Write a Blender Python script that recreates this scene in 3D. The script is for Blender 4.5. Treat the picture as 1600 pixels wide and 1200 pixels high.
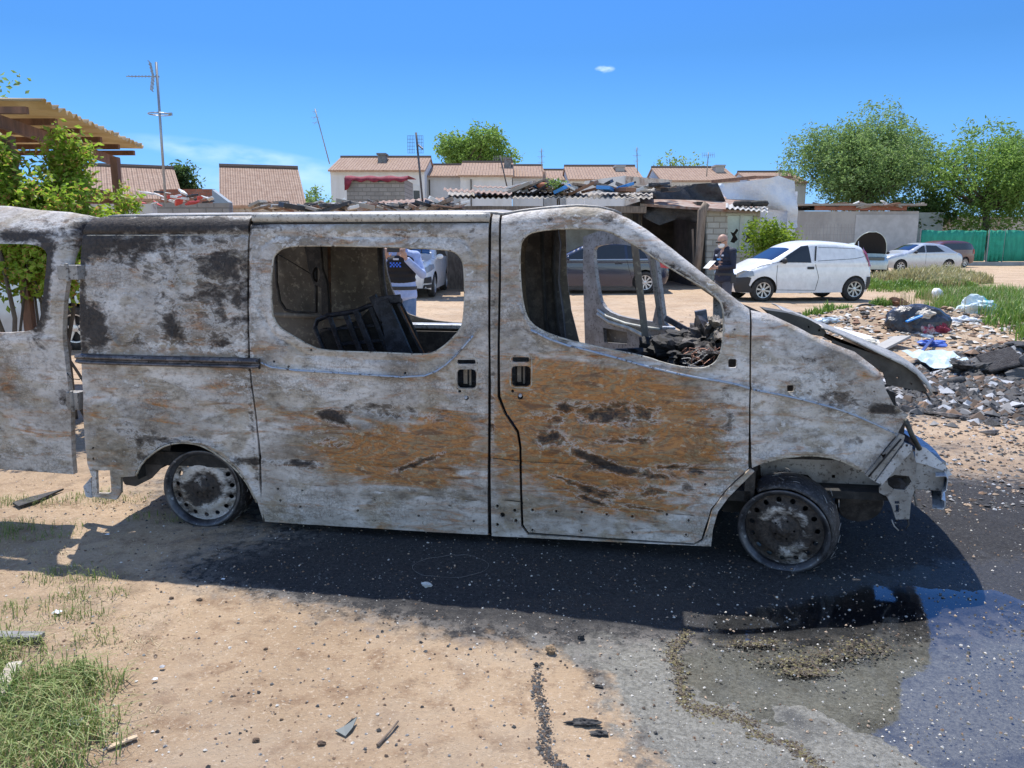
import bpy, math, random
from math import sin, cos, tan, radians, pi, sqrt, exp, atan2, floor
from mathutils import Vector, Matrix, noise
from mathutils.geometry import delaunay_2d_cdt
R = random.Random(7)
scene = bpy.context.scene
col = scene.collection
for o in list(bpy.data.objects): bpy.data.objects.remove(o)

# ---------------------------------------------------------------- camera, sky, sun, exposure
F = 1202.0; PITCH = math.atan(225 / F); H = 1.6
cam = bpy.data.cameras.new('camera'); cam.sensor_width = 36; cam.lens = 36 * F / 1600
cam.clip_start = .05; cam.clip_end = 3000
co = bpy.data.objects.new('camera', cam); col.objects.link(co)
co.location = (0, 0, H); co.rotation_euler = (pi / 2 - PITCH, 0, 0); scene.camera = co
SUN_EL = radians(64); SUN_AZ = radians(-14)      # azimuth measured from +Y towards +X
w = bpy.data.worlds.new('World'); scene.world = w; w.use_nodes = True
wn = w.node_tree; wn.nodes.clear()
sky = wn.nodes.new('ShaderNodeTexSky'); sky.sky_type = 'NISHITA'; sky.sun_disc = False
sky.sun_elevation = SUN_EL; sky.sun_rotation = SUN_AZ; sky.air_density = 1.0; sky.dust_density = .25; sky.ozone_density = 3.0; sky.altitude = 600
hsv = wn.nodes.new('ShaderNodeHueSaturation'); hsv.inputs['Saturation'].default_value = .95; hsv.inputs['Value'].default_value = 1.15
bg = wn.nodes.new('ShaderNodeBackground'); bg.inputs[1].default_value = .15
wo = wn.nodes.new('ShaderNodeOutputWorld')
wn.links.new(sky.outputs[0], hsv.inputs['Color'])
def cloud_mask(direction, ax, rx, rz, scale, lo, hi, amt):
    """thin cirrus streak around one direction of the sky"""
    tc = wn.nodes.new('ShaderNodeTexCoord')
    d = Vector(direction).normalized(); side = Vector((d.y, -d.x, 0)).normalized(); up = side.cross(d)
    side, up = (side * cos(ax) + up * sin(ax)), (up * cos(ax) - side * sin(ax))
    def dot(vv):
        n = wn.nodes.new('ShaderNodeVectorMath'); n.operation = 'DOT_PRODUCT'; n.inputs[1].default_value = vv
        wn.links.new(tc.outputs['Generated'], n.inputs[0]); return n.outputs['Value']
    def mth(op, a, b):
        n = wn.nodes.new('ShaderNodeMath'); n.operation = op
        for i, q in enumerate((a, b)):
            if isinstance(q, (int, float)): n.inputs[i].default_value = q
            else: wn.links.new(q, n.inputs[i])
        return n.outputs[0]
    a = mth('DIVIDE', dot(side), rx); b = mth('DIVIDE', dot(up), rz)
    r2 = mth('ADD', mth('MULTIPLY', a, a), mth('MULTIPLY', b, b))
    m = mth('MAXIMUM', mth('SUBTRACT', 1.0, r2), 0.0)
    m = mth('MULTIPLY', m, mth('GREATER_THAN', dot(d), 0.0))
    nz = wn.nodes.new('ShaderNodeTexNoise'); nz.inputs['Scale'].default_value = scale; nz.inputs['Detail'].default_value = 5
    mp = wn.nodes.new('ShaderNodeMapping'); mp.inputs['Scale'].default_value = (1, 1, 3)
    wn.links.new(tc.outputs['Generated'], mp.inputs[0]); wn.links.new(mp.outputs[0], nz.inputs['Vector'])
    mr = wn.nodes.new('ShaderNodeMapRange'); mr.inputs[1].default_value = lo; mr.inputs[2].default_value = hi
    wn.links.new(nz.outputs[0], mr.inputs[0])
    return mth('MULTIPLY', mth('MULTIPLY', m, mr.outputs[0]), amt)
def raydir(x, y):
    a = (x - 800) / F; b = (600 - y) / F
    return Vector((a, cos(PITCH) + b * sin(PITCH), -sin(PITCH) + b * cos(PITCH)))
m1 = cloud_mask(raydir(945, 108), 0, .013, .005, 60, .38, .66, .8)
m2 = cloud_mask(raydir(390, 248), -.13, .15, .016, 14, .38, .62, .5)
m3 = cloud_mask(raydir(430, 285), -.05, .16, .02, 8, .35, .65, .45)
# deep clear-day blue on the far side of the sky, towards the houses; natural sky behind the photographer
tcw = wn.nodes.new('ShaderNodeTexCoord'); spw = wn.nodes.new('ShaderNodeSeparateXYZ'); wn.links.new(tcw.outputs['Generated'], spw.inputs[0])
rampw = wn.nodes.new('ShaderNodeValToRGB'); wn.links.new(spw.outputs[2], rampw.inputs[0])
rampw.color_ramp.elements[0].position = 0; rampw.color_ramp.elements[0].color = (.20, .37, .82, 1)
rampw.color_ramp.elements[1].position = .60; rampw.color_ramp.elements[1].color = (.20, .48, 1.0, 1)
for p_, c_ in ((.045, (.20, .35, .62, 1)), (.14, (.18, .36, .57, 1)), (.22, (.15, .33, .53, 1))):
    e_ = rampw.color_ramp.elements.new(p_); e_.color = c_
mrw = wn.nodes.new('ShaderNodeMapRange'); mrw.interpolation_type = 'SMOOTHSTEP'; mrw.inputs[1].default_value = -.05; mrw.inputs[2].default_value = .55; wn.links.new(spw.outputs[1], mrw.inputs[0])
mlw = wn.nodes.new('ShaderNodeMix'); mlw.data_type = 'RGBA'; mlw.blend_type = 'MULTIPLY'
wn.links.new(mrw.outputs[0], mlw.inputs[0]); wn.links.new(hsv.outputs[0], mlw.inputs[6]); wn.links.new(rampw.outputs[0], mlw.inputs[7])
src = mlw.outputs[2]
for m in (m1, m2, m3):
    mx = wn.nodes.new('ShaderNodeMix'); mx.data_type = 'RGBA'
    wn.links.new(m, mx.inputs[0]); wn.links.new(src, mx.inputs[6]); mx.inputs[7].default_value = (4.2, 5.2, 6.2, 1)
    src = mx.outputs[2]
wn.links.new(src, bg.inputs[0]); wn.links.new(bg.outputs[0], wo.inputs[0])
sl = bpy.data.lights.new('sun', 'SUN'); sl.energy = 4.3; sl.angle = radians(.5); sl.color = (1, .95, .87)
so = bpy.data.objects.new('sun', sl); col.objects.link(so)
sd = Vector((sin(SUN_AZ) * cos(SUN_EL), cos(SUN_AZ) * cos(SUN_EL), sin(SUN_EL)))
so.rotation_euler = sd.to_track_quat('Z', 'Y').to_euler(); so.location = sd * 50
scene.view_settings.view_transform = 'Standard'; scene.view_settings.look = 'None'
scene.view_settings.exposure = .62; scene.view_settings.gamma = 1
scene.render.engine = 'CYCLES'
scene.cycles.max_bounces = 8; scene.cycles.transparent_max_bounces = 12

# ---------------------------------------------------------------- pixel <-> world helpers
CAM = Vector((0, 0, H))
def gnd(x, y, z=0.0):
    r = raydir(x, y); return CAM + r * ((z - H) / r.z)
def atY(x, y, Y):
    r = raydir(x, y); return CAM + r * (Y / r.y)

# ---------------------------------------------------------------- materials
def node(nt, t, **k):
    n = nt.nodes.new(t)
    for a, b in k.items(): setattr(n, a, b)
    return n
def c4(c): return (c[0], c[1], c[2], 1)
class NB:
    """tiny node-building helper"""
    def __init__(s, name):
        s.m = bpy.data.materials.new(name); s.m.use_nodes = True; s.nt = s.m.node_tree; s.nt.nodes.clear()
        s.out = node(s.nt, 'ShaderNodeOutputMaterial'); s.p = node(s.nt, 'ShaderNodeBsdfPrincipled')
        s.nt.links.new(s.p.outputs[0], s.out.inputs[0]); s.tc = node(s.nt, 'ShaderNodeTexCoord')
    def L(s, a, b): s.nt.links.new(a, b)
    def setp(s, k, v):
        if hasattr(v, 'links') or hasattr(v, 'is_linked'): s.L(v, s.p.inputs[k])
        else: s.p.inputs[k].default_value = v
    def mapping(s, scale=(1, 1, 1), rot=(0, 0, 0), coord='Object', vec=None):
        mp = node(s.nt, 'ShaderNodeMapping'); mp.inputs['Scale'].default_value = scale; mp.inputs['Rotation'].default_value = rot
        s.L(vec or s.tc.outputs[coord], mp.inputs[0]); return mp.outputs[0]
    def noise(s, scale, detail=4, rough=.6, vec=None, dist=0):
        n = node(s.nt, 'ShaderNodeTexNoise'); n.inputs['Scale'].default_value = scale; n.inputs['Detail'].default_value = detail
        n.inputs['Roughness'].default_value = rough; n.inputs['Distortion'].default_value = dist
        s.L(vec or s.tc.outputs['Object'], n.inputs['Vector']); return n.outputs[0]
    def voro(s, scale, feature='F1', vec=None, out=0, rnd=1):
        n = node(s.nt, 'ShaderNodeTexVoronoi'); n.feature = feature; n.inputs['Scale'].default_value = scale; n.inputs['Randomness'].default_value = rnd
        s.L(vec or s.tc.outputs['Object'], n.inputs['Vector']); return n.outputs[out]
    def rng(s, v, lo, hi, a=0.0, b=1.0):
        n = node(s.nt, 'ShaderNodeMapRange'); s.L(v, n.inputs[0])
        for i, q in zip((1, 2, 3, 4), (lo, hi, a, b)): n.inputs[i].default_value = q
        return n.outputs[0]
    def math(s, op, a, b=0.0):
        n = node(s.nt, 'ShaderNodeMath', operation=op)
        for i, q in enumerate((a, b)):
            if isinstance(q, (int, float)): n.inputs[i].default_value = q
            else: s.L(q, n.inputs[i])
        return n.outputs[0]
    def mix(s, f, a, b, mode='MIX'):
        n = node(s.nt, 'ShaderNodeMix', data_type='RGBA', blend_type=mode)
        for i, q in zip((0, 6, 7), (f, a, b)):
            if isinstance(q, (int, float)): n.inputs[i].default_value = q
            elif isinstance(q, tuple): n.inputs[i].default_value = c4(q)
            else: s.L(q, n.inputs[i])
        return n.outputs[2]
    def bump(s, h, strength=.4, dist=.01, nrm=None):
        n = node(s.nt, 'ShaderNodeBump'); n.inputs['Strength'].default_value = strength; n.inputs['Distance'].default_value = dist
        s.L(h, n.inputs['Height'])
        if nrm: s.L(nrm, n.inputs['Normal'])
        s.L(n.outputs[0], s.p.inputs['Normal']); return n.outputs[0]
    def attr(s, name):
        n = node(s.nt, 'ShaderNodeAttribute'); n.attribute_name = name
        sp = node(s.nt, 'ShaderNodeSeparateColor'); s.L(n.outputs['Color'], sp.inputs[0]); return sp.outputs
MATS = {}
def mat(name, base, rough=.6, c2=None, scale=8, lo=.4, hi=.6, c3=None, scale3=40, bump=0, bscale=None, metal=0, spec=.5, coat=0, stretch=(1, 1, 1), lo3=.55, hi3=.62):
    if name in MATS: return MATS[name]
    b = NB(name); v = b.mapping(stretch); c = None
    if c2: c = b.mix(b.rng(b.noise(scale, 6, .65, v), lo, hi), base, c2)
    if c3: c = b.mix(b.rng(b.noise(scale3, 5, .7, v), lo3, hi3), c if c else base, c3)
    if c is None:
        c = b.mix(b.rng(b.noise(scale, 4, .6, v), .3, .7), tuple(q * .9 for q in base), tuple(min(1, q * 1.08) for q in base))
    b.setp('Base Color', c); b.setp('Roughness', rough); b.setp('Metallic', metal)
    b.p.inputs['Specular IOR Level'].default_value = spec
    if coat: b.p.inputs['Coat Weight'].default_value = coat; b.p.inputs['Coat Roughness'].default_value = .06
    if bump: b.bump(b.noise(bscale or scale * 3, 6, .7, v), 1.0, bump)
    MATS[name] = b.m; return b.m

# ---------------------------------------------------------------- mesh helpers
class MB:
    def __init__(s): s.v = []; s.f = []; s.mi = []; s.cur = 0
    def add(s, vs, fs):
        k = len(s.v); s.v += [tuple(q) for q in vs]; s.f += [tuple(i + k for i in f) for f in fs]; s.mi += [s.cur] * len(fs); return s
    def box(s, c, size, rot=None, taper=1.0):
        x, y, z = (q / 2 for q in size)
        vs = [Vector((i * x * (taper if k > 0 else 1), j * y * (taper if k > 0 else 1), k * z)) for k in (-1, 1) for j in (-1, 1) for i in (-1, 1)]
        if rot is not None: vs = [rot @ q for q in vs]
        c = Vector(c)
        return s.add([q + c for q in vs], [(0, 2, 3, 1), (4, 5, 7, 6), (0, 1, 5, 4), (2, 6, 7, 3), (0, 4, 6, 2), (1, 3, 7, 5)])
    def bb(s, a, b):
        return s.box([(p + q) / 2 for p, q in zip(a, b)], [abs(q - p) for p, q in zip(a, b)])
    def bar(s, a, b, w, h=None, up=(0, 0, 1)):
        a = Vector(a); b = Vector(b); d = b - a; h = h or w
        z = d.normalized(); x = Vector(up).cross(z)
        if x.length < 1e-3: x = Vector((1, 0, 0)).cross(z)
        x.normalize(); y = z.cross(x)
        return s.box((a + b) / 2, (w, h, d.length), Matrix((x, y, z)).transposed())
    def tube(s, pts, r, n=8, cap=True):
        pts = [Vector(p) for p in pts]; rs = r if isinstance(r, (list, tuple)) else [r] * len(pts)
        k = len(s.v); x = None; vs = []
        for i, p in enumerate(pts):
            d = (pts[min(i + 1, len(pts) - 1)] - pts[max(i - 1, 0)])
            d = d.normalized() if d.length > 1e-9 else Vector((0, 0, 1))
            if x is None:
                x = d.cross(Vector((0, 0, 1)))
                if x.length < .05: x = d.cross(Vector((1, 0, 0)))
            x = (x - d * x.dot(d)).normalized(); y = d.cross(x)
            vs += [p + (x * cos(2 * pi * j / n) + y * sin(2 * pi * j / n)) * rs[i] for j in range(n)]
        fs = [(i * n + j, i * n + (j + 1) % n, (i + 1) * n + (j + 1) % n, (i + 1) * n + j) for i in range(len(pts) - 1) for j in range(n)]
        if cap: fs += [tuple(range(n))[::-1], tuple((len(pts) - 1) * n + j for j in range(n))]
        return s.add(vs, fs)
    def ell(s, c, r, rot=None, nu=14, nv=9):
        c = Vector(c); vs = []; fs = []
        r = r if isinstance(r, (tuple, list)) else (r, r, r)
        for i in range(nv + 1):
            th = pi * i / nv
            for j in range(nu):
                q = Vector((r[0] * sin(th) * cos(2 * pi * j / nu), r[1] * sin(th) * sin(2 * pi * j / nu), r[2] * cos(th)))
                vs.append(c + (rot @ q if rot is not None else q))
        for i in range(nv):
            for j in range(nu):
                fs.append((i * nu + j, (i + 1) * nu + j, (i + 1) * nu + (j + 1) % nu, i * nu + (j + 1) % nu))
        return s.add(vs, fs)
    def lathe(s, prof, M=None, n=32, close=False):
        """prof: (radius, height) along local Z"""
        vs = []; k = len(prof)
        for j in range(n):
            a = 2 * pi * j / n
            for r, z in prof:
                q = Vector((r * cos(a), r * sin(a), z)); vs.append(M @ q if M is not None else q)
        fs = [(j * k + i, ((j + 1) % n) * k + i, ((j + 1) % n) * k + i + 1, j * k + i + 1) for j in range(n) for i in range(k - 1)]
        return s.add(vs, fs)
    def prism(s, pts, d):
        """polygon pts (3D, ordered) extruded by vector d"""
        pts = [Vector(p) for p in pts]; d = Vector(d); n = len(pts)
        vs = pts + [p + d for p in pts]
        return s.add(vs, [tuple(range(n))[::-1], tuple(range(n, 2 * n))] + [(i, (i + 1) % n, (i + 1) % n + n, i + n) for i in range(n)])
    def quad(s, a, b, c, d): return s.add([a, b, c, d], [(0, 1, 2, 3)])
    def obj(s, name, mats, parent=None, smooth=False, bevel=0, fixn=False, auto=None):
        me = bpy.data.meshes.new(name); me.from_pydata(s.v, [], s.f)
        for m in (mats if isinstance(mats, (list, tuple)) else [mats]): me.materials.append(m)
        if any(s.mi): me.polygons.foreach_set('material_index', s.mi)
        if smooth: me.polygons.foreach_set('use_smooth', [True] * len(s.f))
        me.update()
        if auto is not None:
            me.polygons.foreach_set('use_smooth', [True] * len(s.f)); me.set_sharp_from_angle(angle=radians(auto))
        o = bpy.data.objects.new(name, me); col.objects.link(o)
        if parent: o.parent = parent
        if bevel:
            b = o.modifiers.new('b', 'BEVEL'); b.width = bevel; b.segments = 2; b.limit_method = 'ANGLE'
        return o
def tag(o, label=None, cat=None, group=None, kind=None):
    if label: o['label'] = label
    if cat: o['category'] = cat
    if group: o['group'] = group
    if kind: o['kind'] = kind
    return o
def thing(name, label, cat, loc=(0, 0, 0), rz=0, group=None):
    o = bpy.data.objects.new(name, None); col.objects.link(o); o.empty_display_size = .2
    o.location = loc; o.rotation_euler = (0, 0, rz); return tag(o, label, cat, group)
def copy_tree(o, parent=None):
    c = o.copy(); col.objects.link(c); c.parent = parent
    for ch in o.children: copy_tree(ch, c)
    return c

def inpoly(p, poly):
    x, y = p; ins = False; n = len(poly); j = n - 1
    for i in range(n):
        xi, yi = poly[i]; xj, yj = poly[j]
        if (yi > y) != (yj > y) and x < (xj - xi) * (y - yi) / (yj - yi) + xi: ins = not ins
        j = i
    return ins
def resample(poly, step, closed=True):
    out = []; n = len(poly)
    for i in range(n if closed else n - 1):
        a = Vector(poly[i]); b = Vector(poly[(i + 1) % n]); k = max(1, int((b - a).length / step))
        out += [tuple(a + (b - a) * (q / k)) for q in range(k)]
    if not closed: out.append(tuple(poly[-1]))
    return out
def chaikin(poly, it=2, closed=True):
    for _ in range(it):
        out = []; n = len(poly)
        if not closed: out.append(poly[0])
        for i in range(n if closed else n - 1):
            a = poly[i]; b = poly[(i + 1) % n]
            out += [tuple(.75 * p + .25 * q for p, q in zip(a, b)), tuple(.25 * p + .75 * q for p, q in zip(a, b))]
        if not closed: out.append(poly[-1])
        poly = out
    return poly
def rrect(x0, y0, x1, y1, r, n=4):
    o = []
    for cx, cy, a0 in ((x1 - r, y1 - r, 0), (x0 + r, y1 - r, 90), (x0 + r, y0 + r, 180), (x1 - r, y0 + r, 270)):
        for k in range(n + 1):
            a = radians(a0 + 90 * k / n); o.append((cx + r * cos(a), cy + r * sin(a)))
    return o
def segd(p, a, b):
    ax, ay = a; bx, by = b; px, py = p; dx = bx - ax; dy = by - ay; L = dx * dx + dy * dy
    t = 0 if L == 0 else max(0, min(1, ((px - ax) * dx + (py - ay) * dy) / L))
    return sqrt((px - ax - t * dx) ** 2 + (py - ay - t * dy) ** 2)
def tri2d(outline, holes, step):
    ol = resample(outline, step); hs = [resample(h, step * .8) for h in holes]
    pts = [Vector(p) for p in ol]; faces = [list(range(len(ol)))]
    edges = []
    hole_faces = []
    for h in hs:
        k = len(pts); pts += [Vector(p) for p in h]; faces.append(list(range(k, k + len(h))))
    xs = [p[0] for p in ol]; ys = [p[1] for p in ol]
    g = []; nx = int((max(xs) - min(xs)) / step); ny = int((max(ys) - min(ys)) / step)
    cells = {}
    for p in pts: cells.setdefault((int(p.x / step), int(p.y / step)), []).append(p)
    for i in range(1, nx + 1):
        for j in range(1, ny + 1):
            p = (min(xs) + i * step, min(ys) + j * step)
            if not inpoly(p, ol): continue
            if any(inpoly(p, h) for h in hs): continue
            ci, cj = int(p[0] / step), int(p[1] / step); bad = False
            for a in (-1, 0, 1):
                for b in (-1, 0, 1):
                    for q in cells.get((ci + a, cj + b), ()):
                        if (q.x - p[0]) ** 2 + (q.y - p[1]) ** 2 < (step * .5) ** 2: bad = True
            if not bad: g.append(Vector(p))
    nb = len(pts); pts += g
    r = delaunay_2d_cdt(pts, [], faces, 1 if not hs else 0, 1e-6)
    V, _, Fc = r[0], r[1], r[2]
    keep = []
    for f in Fc:
        c = (sum(V[i].x for i in f) / len(f), sum(V[i].y for i in f) / len(f))
        if inpoly(c, ol) and not any(inpoly(c, h) for h in hs): keep.append(tuple(f))
    return V, keep
def panel(name, outline, holes, fn, step, mats, parent, thick=.03, inward=None, attr=None, smooth=True, smooth_angle=50):
    """curved sheet: 2D outline with holes, mapped to 3D by fn(u, v, depth), doubled inward by `thick`"""
    V, keep = tri2d(outline, holes, step)
    P = [Vector(fn(q.x, q.y, 0)) for q in V]; n = len(P)
    f0 = keep[len(keep) // 2]
    fs = list(keep); vs = list(P); uv = [(q.x, q.y) for q in V]
    if thick:
        vs += [Vector(fn(q.x, q.y, thick)) for q in V]; uv += uv
        cnt = {}
        for f in keep:
            for a, b in zip(f, f[1:] + f[:1]): cnt[(a, b)] = 1
        fs += [tuple(i + n for i in f[::-1]) for f in keep]
        for (a, b) in cnt:
            if (b, a) not in cnt: fs.append((b, a, a + n, b + n))
    me = bpy.data.meshes.new(name); me.from_pydata([tuple(q) for q in vs], [], fs)
    # outward orientation check
    nrm = me.polygons[len(keep) // 2].normal
    for m in (mats if isinstance(mats, (list, tuple)) else [mats]): me.materials.append(m)
    me.update()
    pf = me.polygons[len(keep) // 2]; c = pf.center
    if thick:
        q = V[keep[len(keep) // 2][0]]; d = Vector(fn(q.x, q.y, thick)) - Vector(fn(q.x, q.y, 0))
        if pf.normal.dot(d) > 0: me.flip_normals()
    if smooth:
        me.polygons.foreach_set('use_smooth', [True] * len(me.polygons)); me.set_sharp_from_angle(angle=radians(smooth_angle))
    if attr:
        at = me.color_attributes.new('stain', 'FLOAT_COLOR', 'POINT')
        data = []
        for (a, b) in uv: data += list(attr(a, b)) + [1.0]
        at.data.foreach_set('color', data)
        at = me.color_attributes.new('tone', 'FLOAT_COLOR', 'POINT'); data = []
        for (a, b) in uv: data += list(tone(a, b)) + [1.0]
        at.data.foreach_set('color', data)
    o = bpy.data.objects.new(name, me); col.objects.link(o)
    if parent: o.parent = parent
    return o
# ================================================================ GROUND
def gheight(x, y):
    """ground: gentle relief, low at the front of the van and by the puddle"""
    z = 0.0
    d = sqrt(((x - 1.9) / 1.7) ** 2 + ((y - 3.0) / 1.35) ** 2)
    z -= .052 * (1 if d < .6 else max(0, 1 - (d - .6) / .75) ** 1.5 if d < 1.35 else 0)
    far = max(0, min(1, (y - 7) / 6)); near = 1 - far
    z += .014 * noise.noise(Vector((x * 1.3, y * 1.3, 3.1))) + .009 * noise.noise(Vector((x * 5, y * 5, 1.7)))
    if y < 9: z += (.0055 - .003 * min(1, blob(WET, x, y))) * noise.noise(Vector((x * 17, y * 17, 5.7))) + .0024 * noise.noise(Vector((x * 45, y * 45, 9.7)))
    z += far * .05 * noise.noise(Vector((x * .25, y * .25, 8)))
    # heap of rubbish and ash on the right
    for cx, cy, rx, ry, h in ((7.0, 13.8, 2.2, 1.9, .34), (6.3, 9.4, 1.7, 1.0, .24), (4.9, 8.2, 1.3, .7, .10), (10.6, 13.2, 2.0, 2.6, .30)):
        q = ((x - cx) / rx) ** 2 + ((y - cy) / ry) ** 2
        if q < 4: z += h * exp(-q * 1.6) * (1 + .5 * noise.noise(Vector((x * 2.1, y * 2.1, 1))))
    return z
def blobset(lst):
    return [(a, b, rx, ry, cos(an), sin(an), am) for (a, b, rx, ry, an, am) in lst]
def blob(bl, x, y):
    s = 0
    for a, b, rx, ry, c, sn, am in bl:
        dx = x - a; dy = y - b; p = (dx * c + dy * sn) / rx; q = (-dx * sn + dy * c) / ry; e = p * p + q * q
        if e < 6: s += am * exp(-e * 1.3)
    return s
# regions on the ground, in metres: black scorch plus painted van shadow, grey wet ash, litter/dark soil
SCORCH_SHADE = blobset([(-.2, 4.6, 2.3, .75, -.1, 1.3), (1.6, 4.2, 1.8, 1.0, -.12, 1.5), (2.3, 4.2, 1.0, .95, -.2, 1.1), (.5, 3.55, 1.3, .5, -.2, 1.0),
                  (-.5, 3.6, 1.3, .42, -.12, .9), (-.6, 3.35, .9, .35, -.15, .5), (.9, 3.3, 1.0, .4, -.1, .8), (-.1, 2.95, .7, .3, -.2, .45), (-1.3, 3.5, .8, .25, 0, .35), (-.9, 2.6, .3, .5, 0, .28), (3.3, 4.6, 1.0, .6, .3, .62), (4.6, 5.6, 1.2, .35, .2, .6), (3.4, 5.9, .8, .3, .2, .5), (5.0, 7.0, 1.2, .4, .3, .6), (5.4, 8.5, 2.0, .9, .35, 1.7), (6.6, 9.4, 1.6, 1.0, 0, 1.6), (4.4, 7.3, 1.5, .5, .3, .7), (.2, 5.6, 2.6, 1.2, 0, 1.0),
                  (.33, 2.62, .07, .22, .3, .55), (.42, 2.25, .05, .25, -.35, .6)])
WET = blobset([(1.5, 2.5, 1.05, .75, -.2, 1.6), (2.3, 2.6, 1.3, 1.0, -.1, 1.8), (.70, 3.0, .95, .28, -.22, 1.05), (1.2, 1.7, .55, .7, .2, 1.6), (2.2, 1.6, 1.1, .8, 0, 1.6), (3.1, 3.3, .9, .8, 0, .55)])
SOIL = blobset([(-1.9, 2.35, .55, .75, .2, .8), (-2.0, 3.4, .8, .5, 0, .5), (7.0, 13.6, 2.6, 2, 0, .9), (-3, 6, 1.4, 2, 0, .7)])
def build_ground():
    def axis(segs):
        out = []
        for a, b, st in segs:
            n = max(1, int(round((b - a) / st))); out += [a + (b - a) * i / n for i in range(n)]
        out.append(segs[-1][1]); return out
    xs = axis([(-1500, -200, 300), (-200, -40, 20), (-40, -8, 1.6), (-8, -2.6, .15), (-2.6, 3.4, .026), (3.4, 12, .11), (12, 40, 1.2), (40, 200, 20), (200, 1500, 300)])
    ys = axis([(-30, 0, 5), (0, 1.5, .25), (1.5, 4.6, .024), (4.6, 8, .075), (8, 16, .16), (16, 45, 1.2), (45, 200, 12), (200, 2500, 300)])
    nx, ny = len(xs), len(ys); vs = []; at = []
    for y in ys:
        for x in xs:
            vs.append((x, y, gheight(x, y) if abs(x) < 60 and y < 120 else 0))
            if -9 < x < 13 and y < 17: at += [blob(SCORCH_SHADE, x, y), blob(WET, x, y), blob(SOIL, x, y), 1]
            else: at += [0, 0, 0, 1]
    fs = [(j * nx + i, j * nx + i + 1, (j + 1) * nx + i + 1, (j + 1) * nx + i) for j in range(ny - 1) for i in range(nx - 1)]
    me = bpy.data.meshes.new('ground'); me.from_pydata(vs, [], fs)
    a = me.color_attributes.new('stain', 'FLOAT_COLOR', 'POINT'); a.data.foreach_set('color', at)
    me.polygons.foreach_set('use_smooth', [True] * len(fs)); me.update()
    b = NB('dirt ground')
    s = b.attr('stain')
    n1 = b.noise(.7, 6, .6); n2 = b.noise(7, 8, .7); n3 = b.noise(60, 6, .75); n4 = b.noise(220, 3, .7)
    c = b.mix(b.rng(n1, .35, .65), (.345, .24, .148), (.50, .365, .24))
    c = b.mix(b.rng(n2, .50, .64), c, (.27, .175, .105))
    c = b.mix(b.rng(n3, .56, .66), c, (.60, .49, .37))
    c = b.mix(b.rng(n3, .42, .30), c, (.17, .13, .10))
    soil = b.rng(b.math('ADD', s[2], b.math('MULTIPLY', b.math('SUBTRACT', n2, .5), 1.6)), .45, .8)
    dust = b.rng(b.noise(1.7, 5, .6), .48, .62); c = b.mix(b.math('MULTIPLY', dust, .5), c, (.44, .345, .25)); c = b.mix(soil, c, b.mix(n3, (.20, .145, .09), (.42, .31, .21)))
    # grey wet ash with pale specks
    wetf = b.rng(b.math('ADD', s[1], b.math('MULTIPLY', b.math('SUBTRACT', n2, .5), .9)), .38, .52)
    ash = b.mix(b.rng(n3, .38, .62), (.14, .135, .115), (.31, .30, .265))
    ash = b.mix(b.rng(b.noise(2.6, 6, .65), .50, .66), ash, (.085, .085, .08))
    vor = b.voro(95, 'F1'); ash = b.mix(b.rng(vor, .16, .09), ash, (.42, .41, .37))
    c = b.mix(wetf, c, ash)
    algae = b.rng(b.noise(3.1, 7, .75, None, .6), .60, .66)
    c = b.mix(b.math('MULTIPLY', algae, b.math('MULTIPLY', wetf, .8)), c, b.mix(b.rng(n2, .4, .6), (.13, .095, .03), (.03, .022, .015)))
    scf = b.rng(b.math('ADD', s[0], b.math('MULTIPLY', b.math('SUBTRACT', b.noise(9, 8, .75), .5), 1.3)), .42, .8)
    sco = b.mix(b.rng(n3, .4, .7), (.015, .015, .018), (.06, .058, .058)); sco = b.mix(b.math('MULTIPLY', b.rng(s[0], 1.1, .5), b.rng(b.noise(14, 7, .75), .46, .56)), sco, (.27, .245, .22))
    sco = b.mix(b.rng(b.voro(60, 'F1'), .12, .06), sco, (.24, .24, .25))
    c = b.mix(scf, c, sco)
    b.setp('Base Color', c)
    b.setp('Roughness', b.rng(b.math('ADD', wetf, 0), 0, 1, .95, .55))
    h = b.math('ADD', b.math('MULTIPLY', n3, 1.0), b.math('MULTIPLY', n4, .45))
    h = b.math('ADD', h, b.math('MULTIPLY', n2, 1.2))
    b.bump(h, .85, .016)
    me.materials.append(b.m)
    o = bpy.data.objects.new('ground', me); col.objects.link(o); tag(o, kind='structure')
build_ground()
WATER_Z = -.038
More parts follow.
